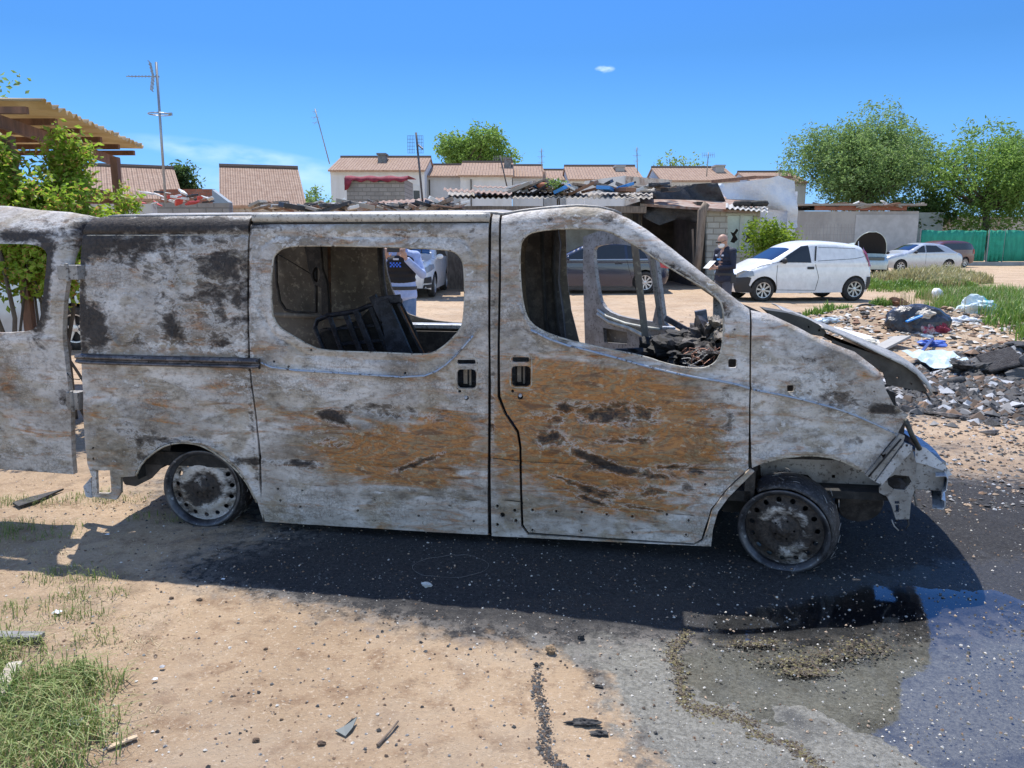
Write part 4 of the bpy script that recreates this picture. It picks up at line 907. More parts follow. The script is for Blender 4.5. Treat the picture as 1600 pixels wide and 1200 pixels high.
rodpx('loose_cable', [(105, 583), (112, 592), (124, 593), (130, 588)], .03, .003, BLACK)
# lower rear corner bits
plate('bumper_bracket', [(130, 760), (142, 746), (143, 778), (134, 776)], .05, PALEM, .02)
plate('rear_valance', [(188, 744), (240, 700), (268, 690), (262, 720), (236, 748), (212, 760), (195, 757)], .12, mat('dark scorched panel', (.07, .065, .065)), .01)

def far_wheel(px, py):
    a = uv(px, py, w0=.07); e = thing('wheel', None, None, (a[0], W - .24, a[1])); e.parent = VAN
    M = Matrix.Rotation(radians(-90), 4, 'X'); mb = MB(); mb.lathe([(0, .06), (.17, .06), (.19, .0), (.222, 0), (.21, .03), (.21, .15), (.222, .175), (.19, .175), (.18, .14), (0, .13)], M, 32); mb.obj('rim', SOOTY, e, smooth=False)
    mb = MB(); mb.tube([(0, -1.3, 0), (0, .05, 0)], .035, 8); mb.obj('axle', BLACK, e)
far_wheel(315, 764); far_wheel(1240, 826)
for o in list(bpy.data.objects):
    if o.name.startswith('wheel') or o.name.endswith('_wheel'):
        for k in ('label', 'category'):
            if k in o: del o[k]

p_ = uv(1160, 640, w0=.5)[0]
mb = MB(); mb.bb((p_ - .02, .14, .28), (p_ + .03, W - .14, .98)); vanpart(mb, 'sun_block_bulkhead', SOOTY)  # unseen cross panel added to block sun reaching the ground below
mb = MB(); mb.bb((2.45, .14, .28), (p_ + .01, W - .14, .335)); vanpart(mb, 'sun_block_floor', BLACK)  # unseen floor piece added to close a gap that let sun through
lump('sun_block_engine', (p_ + .52, .95, .52), (.36, .52, .30), SOOTY, 31, 4, .35, VAN); lump('sun_block_gearbox', (p_ + .35, .65, .32), (.30, .25, .16), BLACK, 33, 3, .3, VAN)  # unseen engine and gearbox lumps added to block light through the bay
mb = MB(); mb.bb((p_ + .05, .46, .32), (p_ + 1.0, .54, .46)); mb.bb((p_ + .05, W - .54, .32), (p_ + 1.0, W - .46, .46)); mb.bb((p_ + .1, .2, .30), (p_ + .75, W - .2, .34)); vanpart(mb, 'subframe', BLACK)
fe2 = [uv(*q) for q in [(1175, 500), (1250, 525), (1340, 565), (1385, 620), (1400, 650), (1352, 740), (1304, 716), (1242, 713), (1193, 723), (1175, 731)]]
panel('far_front_wing', fe2, [], ffar(), .05, GREYM, VAN, thick=.01)
# ================================================================ CARS
GLASS = mat('dark car glass', (.015, .018, .022), .04, spec=.8)
TYRE = mat('tyre rubber', (.02, .02, .02), .8, (.05, .045, .04), 12); RIMM = mat('alloy rim', (.55, .55, .56), .3, metal=.6); PLAST = mat('black car plastic', (.03, .03, .032), .6)
LAMP = mat('headlamp glass', (.30, .33, .36), .08, spec=.8); REDL = mat('red lamp glass', (.45, .02, .02), .15)
def car_wheel(parent, x, y, r, wd, spokes, side):
    e = bpy.data.objects.new('wheel', None); col.objects.link(e); e.parent = parent; e.location = (x, y, r); e.scale = (1, side, 1)
    M = Matrix.Rotation(radians(-90), 4, 'X')    # local z -> +y (outer side)
    mb = MB(); q = r - .62 * r; mb.lathe([(r * .64, wd / 2 - .01), (r * .70, wd / 2), (r * .93, wd / 2 - .01), (r, wd / 2 - .04), (r, -wd / 2 + .04), (r * .9, -wd / 2), (r * .6, -wd / 2)], M, 28); mb.obj('tyre', TYRE, e, smooth=True)
    mb = MB(); mb.lathe([(0, .02), (r * .62, .02)], M, 24); mb.obj('wheel_inner', PLAST, e)
    mb = MB(); mb.lathe([(r * .58, wd / 2 - .03), (r * .60, wd / 2), (r * .65, wd / 2 + .002), (r * .65, wd / 2 - .04)], M, 28); mb.lathe([(0, wd / 2 - .0), (.05, wd / 2 - .005), (.06, wd / 2 - .05)], M, 12)
    for k in range(spokes):
        a = 2 * pi * k / spokes + .2
        for da in (-.07, .07):
            mb.bar((.03 * cos(a), wd / 2 - .025, .03 * sin(a)), (r * .61 * cos(a + da), wd / 2 - .02, r * .61 * sin(a + da)), r * .09, .02, up=(0, 1, 0))
    mb.obj('rim', RIMM, e)
def make_car(name, label, cat, sil, wheels, hw, belt, paint, pos, rz, side_glass, screens, sill=.22, wr=.30, spokes=7, group=None, dark_low=None, lamps=(), seams=(), tumble=.32, rnd=.11, arch=1.16, extra=None, handles=()):
    root = thing(name, label, cat, pos, rz, group)
    L = max(p[0] for p in sil); L0 = min(p[0] for p in sil); mid = (L + L0) / 2; hl = (L - L0) / 2
    sil = chaikin(sil, 2, False)
    def Y(x, z, off=0):
        t = abs((x - mid) / hl); y = hw * (1 - .20 * max(0, t - .55) ** 2 / .2)
        if z > belt: y -= (z - belt) * tumble
        elif z < .5: y -= (.5 - z) * .12
        else: y -= .02 * (1 - (belt - z) / (belt - .5)) ** 3
        d = min(segd((x, z), sil[i], sil[i + 1]) for i in range(len(sil) - 1))
        if d < rnd: y -= rnd - sqrt(max(0, rnd ** 2 - (rnd - d) ** 2))
        return y + off
    ol = list(sil)
    x1, x0 = sil[-1][0], sil[0][0]
    for wx in sorted(wheels, reverse=True):
        r = wr * arch; a0 = math.asin(max(-1, min(1, (sill - wr) / r)))
        for k in range(15):
            a = a0 + (pi - 2 * a0) * k / 14; ol.append((wx + r * cos(a), wr + r * sin(a)))
    V, keep = tri2d(ol, [], .06)
    mb = MB()
    for sd in (1, -1):
        mb.add([(q.x, sd * Y(q.x, q.y), q.y) for q in V], [f if sd < 0 else f[::-1] for f in keep])
    rows = []
    for x, z in sil:
        ye = Y(x, z); rows.append([(x, ye * (1 - 2 * j / 10), z + .03 * (1 - (2 * j / 10 - 1) ** 4) * (1 if z > .7 else 0)) for j in range(11)])
    n = 11; mb.add([p for r in rows for p in r], [(i * n + j, i * n + j + 1, (i + 1) * n + j + 1, (i + 1) * n + j) for i in range(len(rows) - 1) for j in range(n - 1)])
    mb.obj('body', paint, root, auto=40)
    mb = MB(); mb.bb((min(wheels) - wr * 1.1, -hw + .12, sill), (max(wheels) + wr * 1.1, hw - .12, .62)); mb.obj('underbody', PLAST, root)
    for wx in wheels:
        for sd in (1, -1): car_wheel(root, wx, sd * (hw - .12), wr, .2, spokes, sd)
    def patch(pname, poly, m, off, sides=(1, -1), step=.06):
        V, keep = tri2d(poly, [], step)
        for sd in sides:
            mb = MB(); mb.add([(q.x, sd * Y(q.x, q.y, off), q.y) for q in V], [f if sd < 0 else f[::-1] for f in keep]); mb.obj(pname, m, root, smooth=True)
    for g in side_glass: patch('side_window', g, GLASS, .010)
    for g in handles: patch('door_handle', g, PLAST, .012)
    for k in (dark_low or ()): patch('bumper_trim', k, PLAST, .018)
    for nm, poly, m in lamps: patch(nm, poly, m, .022)
    for pl in seams:
        for sd in (1, -1):
            mb = MB(); mb.tube([(x, sd * Y(x, z, .001), z) for x, z in resample(pl, .1, False)], .006, 4); mb.obj('door_seam', PLAST, root)
    for nm, xa, xb, m, ins in screens:
        pts = [p for p in sil if min(xa, xb) <= p[0] <= max(xa, xb) and p[1] > .45]
        nx = []
        for (x, z), (x2, z2) in zip(pts, pts[1:] + [(2 * pts[-1][0] - pts[-2][0], 2 * pts[-1][1] - pts[-2][1])]):
            d = Vector((x2 - x, z2 - z)).normalized(); nn = Vector((-d.y, d.x)) * .012; ye = Y(x, z) - ins
            nx.append([(x + nn.x, ye * (1 - 2 * j / 10), z + nn.y + .03 * (1 - (2 * j / 10 - 1) ** 4)) for j in range(11)])
        mb = MB(); mb.add([p for r in nx for p in r], [(i * 11 + j, i * 11 + j + 1, (i + 1) * 11 + j + 1, (i + 1) * 11 + j) for i in range(len(nx) - 1) for j in range(10)]); mb.obj(nm, m, root, smooth=True)
    mx = extra or .62
    for sd in (1, -1):
        mb = MB(); mb.ell((mx, sd * (hw + .06), belt + .08), (.05, .11, .075)); o = mb.obj('wing_mirror', paint if hw > .87 else PLAST, root, smooth=True)
    return root, Y, sil
WHITE = mat('white car paint', (.80, .81, .82), .25, coat=.6, bump=0)
DARKP = mat('dark blue-black car paint', (.010, .018, .050), .22, coat=1, metal=.0)
SILV = mat('silver car paint', (.50, .53, .57), .3, coat=.5, metal=.4)
BLUEP = mat('bright blue car paint', (.03, .20, .55), .3, coat=.5)
PALEB = mat('pale blue-grey car paint', (.42, .50, .60), .28, coat=.5, metal=.3)
def wpos(x, y, Y): p = atY(x, y, Y); return Vector((p.x, p.y, 0))
# white hatchback van, nose to the left
a = wpos(1190, 467, 20.2); b = wpos(1330, 465, 20.6)
sil = [(-1.72, .26), (-1.80, .42), (-1.79, .70), (-1.72, .98), (-1.60, 1.24), (-1.47, 1.36), (-1.1, 1.42), (-.4, 1.475), (.0, 1.455), (.32, 1.35), (1.06, .95), (1.5, .81), (1.78, .68), (1.88, .55), (1.89, .40), (1.80, .24)]
c = (a + b) / 2; rz = atan2(a.y - b.y, a.x - b.x); c += Vector((-sin(rz), cos(rz), 0)) * -.80
punto, Yp, sp = make_car('white_hatchback', 'small white three-door hatchback van with black bumpers parked on the dirt', 'car', sil, (1.19, -1.25), .82, .93, WHITE, c, rz,
    [[(-.02, .96), (.86, .97), (.56, 1.16), (.20, 1.36), (.02, 1.38)]], [('windscreen', .36, 1.0, GLASS, .03), ('rear_window', -1.71, -1.50, GLASS, .1)], wr=.295, spokes=8,
    dark_low=[[(1.40, .24), (1.84, .24), (1.90, .42), (1.86, .60), (1.6, .62), (1.52, .60), (1.56, .42)], [(-1.73, .28), (-1.60, .28), (-1.60, .60), (-1.80, .60)], [(-.14, 1.0), (-.10, 1.0), (-.16, 1.36), (-.20, 1.36)]],
    lamps=[('headlamp', [(1.45, .64), (1.84, .60), (1.86, .70), (1.70, .78), (1.48, .77)], LAMP), ('tail_lamp', [(-1.77, .85), (-1.66, .86), (-1.48, 1.26), (-1.52, 1.34), (-1.64, 1.18)], REDL)],
    seams=[[(.86, .97), (.88, .6), (.84, .30), (-.18, .28), (-.24, .6), (-.12, .97)], [(-.2, 1.0), (-1.2, 1.05), (-1.5, 1.10)], [(-.25, 1.33), (-1.25, 1.30)], [(.86, .97), (1.2, .9), (1.5, .8)]], handles=[[(-.10, .80), (.08, .80), (.08, .86), (-.10, .86)]], extra=.72)
punto.scale = (1.06, 1.06, 1.06); # dark family car behind the van, nose to the left
sil = [(-2.02, .30), (-2.12, .55), (-2.06, .95), (-1.92, 1.15), (-1.62, 1.42), (-1.2, 1.52), (-.5, 1.57), (.1, 1.55), (.5, 1.44), (1.35, 1.02), (1.9, .92), (2.2, .78), (2.28, .5), (2.2, .24)]
a = wpos(869, 470, 24.6); b = wpos(1003, 469, 24.3); c = (a + b) / 2
make_car('dark_family_car', 'dark blue-black family car seen through the burnt front window opening', 'car', sil, (1.38, -1.38), .90, .98, DARKP, c, atan2(a.y - b.y, a.x - b.x),
    [[(.20, 1.02), (1.02, 1.06), (.70, 1.24), (.25, 1.43)], [(-.78, 1.03), (.13, 1.02), (.16, 1.44), (-.72, 1.45)], [(-1.55, 1.08), (-.86, 1.04), (-.80, 1.45), (-1.2, 1.40)]], [('windscreen', .55, 1.33, GLASS, .05), ('rear_window', -1.9, -1.6, GLASS, .1)], wr=.335, spokes=9,
    lamps=[('headlamp', [(1.75, .72), (2.2, .66), (2.1, .82), (1.8, .88)], LAMP), ('tail_lamp', [(-2.09, .75), (-1.75, .80), (-1.72, .95), (-2.03, .98)], REDL), ('window_trim', [(-1.6, 1.02), (1.1, 1.0), (1.1, 1.02), (-1.6, 1.045)], RIMM)],
    seams=[[(.18, 1.0), (.16, .5), (.1, .32)], [(1.06, 1.0), (1.08, .6), (1.0, .34)], [(-.82, 1.0), (-.9, .7), (-.98, .45)]], handles=[[(.28, .88), (.5, .88), (.5, .92), (.28, .92)], [(-.68, .88), (-.46, .88), (-.46, .92), (-.68, .92)]], extra=.95)
# white suv facing the camera
sil = [(-2.1, .35), (-2.2, .6), (-2.1, 1.1), (-1.8, 1.5), (-1.2, 1.62), (-.2, 1.64), (.3, 1.55), (1.15, 1.12), (1.9, 1.0), (2.15, .85), (2.2, .5), (2.1, .28)]
w_ = wpos(675, 464, 22.2); hd = radians(-92)
suv_c = w_ - Vector((cos(hd), sin(hd), 0)) * 1.35 - Vector((-sin(hd), cos(hd), 0)) * .80
make_car('white_suv', 'white sports utility car facing the camera behind the officer in the vest', 'car', sil, (1.35, -1.35), .92, 1.05, WHITE, suv_c, hd,
    [[(-1.6, 1.10), (.85, 1.14), (.25, 1.48), (-1.3, 1.50)]], [('windscreen', .35, 1.14, GLASS, .05)], wr=.34, spokes=10,
    lamps=[('headlamp', [(1.55, .82), (2.12, .70), (2.12, .84), (1.9, .93), (1.6, .93)], LAMP), ('fog_lamp', [(1.80, .42), (2.17, .42), (2.17, .58), (1.85, .60)], PLAST)], dark_low=[[(1.75, .28), (2.1, .28), (2.16, .38), (1.75, .38)]], extra=.85)
# blue car end-on
sil = [(-1.9, .3), (-2.0, .6), (-1.9, 1.0), (-1.7, 1.4), (-1.2, 1.56), (-.2, 1.58), (.3, 1.48), (1.0, 1.0), (1.7, .9), (1.95, .7), (1.98, .3)]
make_car('blue_car', 'bright blue car glimpsed between the burnt window pillars', 'car', sil, (1.2, -1.25), .84, .98, BLUEP, wpos(786, 466, 25), radians(86), [[(-1.3, 1.02), (.6, 1.04), (.1, 1.42), (-1.2, 1.44)]], [('windscreen', .35, .98, GLASS, .05), ('rear_window', -1.85, -1.6, GLASS, .08)], lamps=[('tail_lamp', [(-1.95, .75), (-1.7, .75), (-1.7, .95), (-1.9, .98)], REDL)])
# silver saloon with its bonnet up
sil = [(-2.2, .3), (-2.3, .6), (-2.2, .92), (-1.75, 1.0), (-1.2, 1.34), (-.5, 1.44), (.1, 1.42), (.95, 1.0), (1.6, .90), (2.1, .72), (2.2, .5), (2.15, .25)]
sc_, Ys, _ = make_car('silver_saloon', 'silver saloon parked behind the tall grass beside the green fence', 'car', sil, (1.35, -1.35), .86, .92, SILV, wpos(1428, 410, 40), radians(180 + 10),
    [[(.05, .98), (.72, .98), (.2, 1.30), (.06, 1.33)], [(-1.05, 1.02), (-.03, .98), (-.03, 1.34), (-.6, 1.32)]], [('windscreen', .2, .95, GLASS, .05), ('rear_window', -1.7, -1.2, GLASS, .06)], seams=[[(0, 1.3), (0, .4)]], wr=.31)
sil = [(-2.0, .3), (-2.05, .6), (-1.95, 1.0), (-1.6, 1.38), (-.9, 1.46), (.0, 1.44), (.85, 1.0), (1.0, .96), (1.1, .76), (1.8, .70), (1.95, .5), (1.9, .25)]
sc_, Ys, _ = make_car('pale_green_car', 'pale green car facing the camera with its black bonnet raised', 'car', sil, (1.25, -1.25), .82, .92, mat('pale green car paint', (.52, .60, .56), .3, coat=.5), wpos(1368, 411, 37) + Vector((0, 1.2, 0)), radians(-104),
    [[(-1.3, .98), (.6, .98), (.1, 1.30), (-1.1, 1.34)]], [('windscreen', .1, .85, GLASS, .05)], wr=.29)
rws = []
for k in range(13):
    t = k / 12; hw_ = .74 * sqrt(max(.02, 1 - (t * .98) ** 2.6)); rws.append([(.98 + .30 * t + .12 * t * t, hw_ * (1 - 2 * j / 10), .95 + 1.02 * t + .03 * (1 - (2 * j / 10 - 1) ** 2)) for j in range(11)])
sheet(rws, 'bonnet', mat('black bonnet underside', (.008, .008, .009), .8), parent=sc_, thick=.04)
mb = MB(); mb.tube([Vector(r[0]) + Vector((.02, 0, 0)) for r in rws] + [Vector(r[-1]) + Vector((.02, 0, 0)) for r in rws[::-1]], .018, 6); mb.obj('bonnet_edge', mat('pale green car paint', (.52, .60, .56)), sc_, smooth=True)
mb = MB(); mb.bar((1.7, -.55, .72), (1.2, -.55, 1.55), .03); mb.obj('bonnet_stay', WHITE, sc_)
mb = MB(); mb.bb((1.15, -.55, .66), (1.8, .55, .80)); mb.obj('engine', mat('grey green engine', (.10, .12, .11), .5), sc_, bevel=.03)
# dark estate further right
sil = [(-2.2, .3), (-2.3, .6), (-2.2, 1.1), (-2.0, 1.45), (-1.2, 1.55), (.0, 1.55), (.5, 1.4), (1.1, 1.02), (1.9, .9), (2.2, .6), (2.15, .25)]
make_car('dark_estate_car', 'dark red-roofed estate car beyond the silver saloon by the green fence', 'car', sil, (1.35, -1.35), .86, 1.0, mat('dark maroon paint', (.10, .03, .035), .3, coat=.5), wpos(1462, 407, 46), radians(180 + 20),
    [[(-1.9, 1.04), (.7, 1.04), (.3, 1.38), (-1.8, 1.42)]], [('windscreen', .5, 1.1, GLASS, .05), ('rear_window', -2.2, -2.02, GLASS, .05)], lamps=[('tail_lamp', [(-2.27, .8), (-2.0, .8), (-2.0, 1.05), (-2.2, 1.08)], REDL)])
# pale car on the far left behind the open door
sil = [(-2.0, .3), (-2.1, .6), (-2.0, .95), (-1.5, 1.05), (-1.0, 1.38), (-.3, 1.44), (.3, 1.38), (1.1, 1.0), (1.7, .92), (2.05, .74), (2.12, .4), (2.05, .24)]
a = wpos(114, 548, 11.2)
make_car('pale_blue_car', 'pale blue-grey car behind the open rear door of the burnt van', 'car', sil, (1.3, -1.3), .86, .95, PALEB, a + Vector((-1.3, .8, 0)), radians(180 + 3), [[(-.9, 1.0), (.8, .98), (.3, 1.30), (-.7, 1.34)]], [('windscreen', .35, 1.08, GLASS, .05)], wr=.325, spokes=5,
    seams=[[(.9, .96), (.92, .6), (.85, .3)]])

# ================================================================ PEOPLE
def remesh_obj(mb, name, m, parent, vox=.012, sm=4, world=None):
    o = mb.obj(name, m, parent, smooth=True)
    r = o.modifiers.new('r', 'REMESH'); r.mode = 'VOXEL'; r.voxel_size = vox; r.use_smooth_shade = True
    s = o.modifiers.new('s', 'SMOOTH'); s.iterations = sm; s.factor = .5
    return o
def hand(mb, wrist, d, side, palm_n, curl=.6, s=1.0):
    """five-fingered hand: d along the hand, side towards the thumb"""
    d = Vector(d).normalized(); n = Vector(palm_n).normalized(); sd_ = Vector(side); sd_ = (sd_ - d * sd_.dot(d)).normalized(); n = d.cross(sd_) * (1 if d.cross(sd_).dot(n) > 0 else -1); w0 = Vector(wrist)
    Rm = Matrix((sd_, d, n)).transposed()
    mb.ell(w0 + d * .045 * s, (.040 * s, .050 * s, .016 * s), Rm)
    for k, ln in enumerate((.068, .076, .070, .056)):
        b = w0 + d * .085 * s + sd_ * (.028 - .019 * k) * s; pts = [b]; dr = d.copy()
        for q in range(3):
            ang = curl * (.5 + .3 * q); dr = (dr * cos(ang) + n * sin(ang)).normalized(); pts.append(pts[-1] + dr * ln / 3 * s)
        mb.tube(pts, [.0095 * s, .009 * s, .0085 * s, .007 * s], 7)
    b = w0 + d * .03 * s + sd_ * .036 * s; mb.tube([b, b + (sd_ * .7 + d * .6 + n * .3) * .035 * s, b + (sd_ * .7 + d * 1.6 + n * .8) * .032 * s], [.012 * s, .010 * s, .008 * s], 7)
SKIN = mat('skin', (.50, .30, .22), .55, (.42, .24, .17), 20)
def person(label, pos, rz, J, cols, cat='person', bald=True, vest=False, arms_bare=False):
    root = thing('person', label, cat, pos, rz)
    body = MB(); V_ = Vector
    head = V_(J['head']); nb = V_(J['neck'])
    fwd = V_(J.get('face', (0, -1, 0))).normalized(); rt = V_((0, 0, 1)).cross(fwd).normalized() * -1; up = rt.cross(fwd); up = up if up.z > 0 else -up
    Rh = Matrix((rt, -fwd, up)).transposed()
    body.ell(head + up * .025, (.078, .098, .098), Rh, 20, 14); body.ell(head + fwd * .030 - up * .055, (.058, .062, .062), Rh, 16, 10)
    body.ell(head + fwd * .108 - up * .012, (.013, .020, .024), Rh, 8, 6)
    for sx in (-1, 1): body.ell(head + rt * .080 * sx - up * .01 - fwd * -.0, (.012, .020, .034), Rh, 8, 6)
    body.tube([nb, head - up * .05], [.062, .054], 12)
    body.tube([J['pelvis'], J['waist'], J['chest'], nb], [.135, .115, .13, .07], 14)
    for s_ in ('L', 'R'):
        body.tube([J['sh' + s_], J['el' + s_], J['wr' + s_]], [.050, .040, .027], 10)
        body.tube([J['hip' + s_], J['kn' + s_], J['an' + s_]], [.078, .052, .038], 12)
        body.tube([J['an' + s_], V_(J['an' + s_]) + V_((0, -.16, -.04))], [.04, .03], 8)
        d = V_(J['wr' + s_]) - V_(J['el' + s_]); hand(body, J['wr' + s_], J.get('hd' + s_, d), J['th' + s_], J['pn' + s_], J.get('curl', .6))
    remesh_obj(body, 'body', SKIN, root, .0075, 2)
    sh = MB()
    P = [V_(J[k]) for k in ('pelvis', 'waist', 'chest')] + [nb - V_((0, 0, .05))]
    for a, b, r1, r2 in ((P[0] - V_((0, 0, .06)), P[0], .175, .172), (P[0], P[1], .172, .16), (P[1], P[2], .145, .165), (P[2], P[3], .165, .10)):
        for t in (0, .25, .5, .75, 1):
            c_ = a + (b - a) * t; r = r1 + (r2 - r1) * t; sh.ell(c_, (r * 1.15, r * .80, .07), None, 18, 8)
    for s_ in ('L', 'R'):
        sh.ell(J['sh' + s_], (.075, .075, .07)); e_ = V_(J['wr' + s_]); e_ = V_(J['el' + s_]) + (e_ - V_(J['el' + s_])) * (.25 if arms_bare else .94)
        sh.tube([J['sh' + s_], J['el' + s_], e_], [.068, .058, .048 if arms_bare else .042], 12); sh.tube([nb - V_((0, 0, .03)), J['sh' + s_]], [.075, .066], 10)
    remesh_obj(sh, 'shirt', cols['shirt'], root, .011, 3)
    tr = MB(); tr.ell(V_(J['pelvis']) - V_((0, 0, .02)), (.175, .13, .12), None, 18, 10)
    for s_ in ('L', 'R'):
        tr.tube([J['hip' + s_], J['kn' + s_], V_(J['an' + s_]) + V_((0, 0, -.01))], [.098, .075, .062], 14)
    remesh_obj(tr, 'trousers', cols['trousers'], root, .011, 3)
    for s_ in ('L', 'R'):
        a = V_(J['an' + s_]); m_ = MB(); m_.ell(a + V_((0, -.07, -.035)), (.052, .145, .05)); m_.ell(a + V_((0, 0, 0)), (.055, .06, .07)); remesh_obj(m_, 'shoe', cols['shoe'], root, .01, 2)
    mb = MB(); M = Matrix.Translation(V_(J['pelvis']) + V_((0, 0, .05))) @ Matrix.Diagonal((1.16, .84, 1, 1)); mb.lathe([(.166, -.022), (.170, 0), (.166, .022)], M, 30); mb.obj('belt', PLAST, root, smooth=True)
    return root, head, fwd, rt, up, Rh
base = dict(pelvis=(0, 0, .95), waist=(0, 0, 1.07), chest=(0, 0, 1.30), neck=(0, 0, 1.46), head=(0, -.03, 1.60), shL=(.185, 0, 1.40), shR=(-.185, 0, 1.40), hipL=(.09, 0, .90), hipR=(-.09, 0, .90), knL=(.10, -.02, .50), knR=(-.10, -.02, .50), anL=(.11, .01, .09), anR=(-.11, .01, .09))
NAVY = mat('navy uniform cloth', (.012, .016, .035), .8, (.02, .026, .05), 8, bump=.01, bscale=12)
LBLUE = mat('pale blue shirt cloth', (.38, .47, .72), .85, (.30, .38, .62), 8, bump=.01, bscale=14); JEAN = mat('blue denim', (.09, .16, .30), .85, (.14, .22, .38), 12, bump=.01, bscale=14)
# officer photographing, seen through the sliding door window
J = dict(base); J.update(elL=(.30, -.10, 1.17), wrL=(.13, -.27, 1.38), elR=(-.30, -.10, 1.17), wrR=(-.13, -.27, 1.38), thL=(-1, 0, .3), thR=(1, 0, .3), hdL=(-.3, -.1, 1), hdR=(.3, -.1, 1), pnL=(-1, .2, 0), pnR=(1, .2, 0), curl=.75, face=(0, -1, -.05))
pp = wpos(631, 560, 9.9)
pr_, hd_, fw_, rt_, up_, Rh_ = person('officer in blue shirt, black vest and jeans holding up a phone by the white car', pp, radians(-8), J, dict(shirt=LBLUE, trousers=JEAN, shoe=PLAST))
mb = MB()
for z, r in ((1.10, .150), (1.18, .155), (1.26, .168), (1.34, .172)): mb.ell((0, 0, z), (r * 1.17 + .012, r * .82 + .018, .085), None, 20, 8)
mb.tube([(.11, -.04, 1.38), (.12, 0, 1.48), (.11, .05, 1.38)], .035, 8); mb.tube([(-.11, -.04, 1.38), (-.12, 0, 1.48), (-.11, .05, 1.38)], .035, 8)
remesh_obj(mb, 'vest', mat('black vest', (.012, .012, .015), .85, bump=.006, scale=10), pr_, .012, 3)
mb = MB()
for i in range(7):
    for j in range(3):
        if (i + j) % 2 == 0: mb.box((-.06 + i * .020 - .03, -.171 + .0022 * abs(i - 1), 1.315 - j * .020), (.02, .006, .02))
mb.obj('chequered_badge', mat('badge blue', (.04, .16, .75), .5), pr_)
mb = MB(); mb.box((.0 - .02, -.170, 1.365), (.07, .006, .022)); mb.obj('chest_badge', mat('badge pale', (.6, .65, .75), .5), pr_)
mb = MB(); mb.box((0, -.325, 1.47), (.16, .012, .080)); mb.obj('hand_strap', PLAST, pr_)
ph = MB(); o = tag(MB().box((0, 0, 0), (.158, .010, .076)).obj('phone', PLAST, None, bevel=.004), 'dark smartphone held up in both hands of the officer in the vest', 'phone')
Mp = Matrix.Translation(pp) @ Matrix.Rotation(radians(-8), 4, 'Z'); o.matrix_world = Mp @ Matrix.Translation((0, -.34, 1.49))
bpy.data.objects.remove(bpy.data.objects['hand_strap'])
mb = MB(); mb.ell(hd_ + up_ * .04 - fw_ * .012, (.086, .100, .098), Rh_, 18, 10); o = mb.obj('hair', mat('dark hair', (.02, .015, .012), .7), pr_, smooth=True)
# bald officer reading, in profile
J = dict(base); J.update(head=(0, -.07, 1.58), face=(0, -1, -.45), elL=(.24, -.02, 1.13), wrL=(.08, -.26, 1.12), elR=(-.24, -.02, 1.13), wrR=(-.08, -.26, 1.14), thL=(-.6, 0, 1), thR=(.6, 0, 1), pnL=(-1, 0, -.2), pnR=(1, 0, -.2), curl=.6)
qp = wpos(1128, 505, 14.0); qz = radians(-62)
pr2, hd2, fw2, rt2, up2, Rh2 = person('bald officer in navy uniform and white face mask beside the white hatchback', qp, qz, J, dict(shirt=NAVY, trousers=mat('dark slate trousers', (.05, .055, .075), .85, (.07, .075, .1), 8), shoe=PLAST))
mb = MB(); mb.ell(hd2 + fw2 * .062 - up2 * .052, (.062, .062, .055), Rh2, 16, 10); mb.obj('face_mask', mat('white mask cloth', (.80, .80, .79), .8), pr2, smooth=True)
mb = MB(); mb.box(hd2 + fw2 * .105 + up2 * .022, (.13, .012, .034), Rh2); mb.bar(hd2 + rt2 * .076 + fw2 * .1 + up2 * .022, hd2 + rt2 * .082 - fw2 * .01 + up2 * .02, .008); mb.bar(hd2 - rt2 * .076 + fw2 * .1 + up2 * .022, hd2 - rt2 * .082 - fw2 * .01 + up2 * .02, .008)
mb.obj('sunglasses', PLAST, pr2, bevel=.003)
BW = mat('badge white', (.65, .70, .8), .5); BB = mat('badge sky blue', (.08, .35, .75), .5)
for c_, s_, m_ in (((.245, 0, 1.34), (.012, .06, .075), BB), ((.252, 0, 1.34), (.006, .035, .045), BW), ((.08, -.140, 1.33), (.05, .012, .03), BW), ((-.08, -.140, 1.33), (.05, .012, .03), BW), ((0, -.150, 1.26), (.09, .012, .03), BB)):
    mb = MB(); mb.box(c_, s_); mb.obj('uniform_badge', m_, pr2, bevel=.003)
for c_, s_ in (((.17, .04, .92), (.06, .12, .16)), ((-.15, .08, .95), (.06, .08, .12))):
    mb = MB(); mb.box(c_, s_); mb.obj('belt_pouch', PLAST, pr2, bevel=.012)
o = MB().box((0, 0, 0), (.15, .004, .20)).obj('paper_note', mat('white paper', (.75, .75, .72), .8), None); o.matrix_world = Matrix.Translation(qp) @ Matrix.Rotation(qz, 4, 'Z') @ Matrix.Translation((0, -.36, 1.17)) @ Matrix.Rotation(radians(-50), 4, 'X')
tag(o, 'white paper note held in the hands of the bald officer', 'paper')
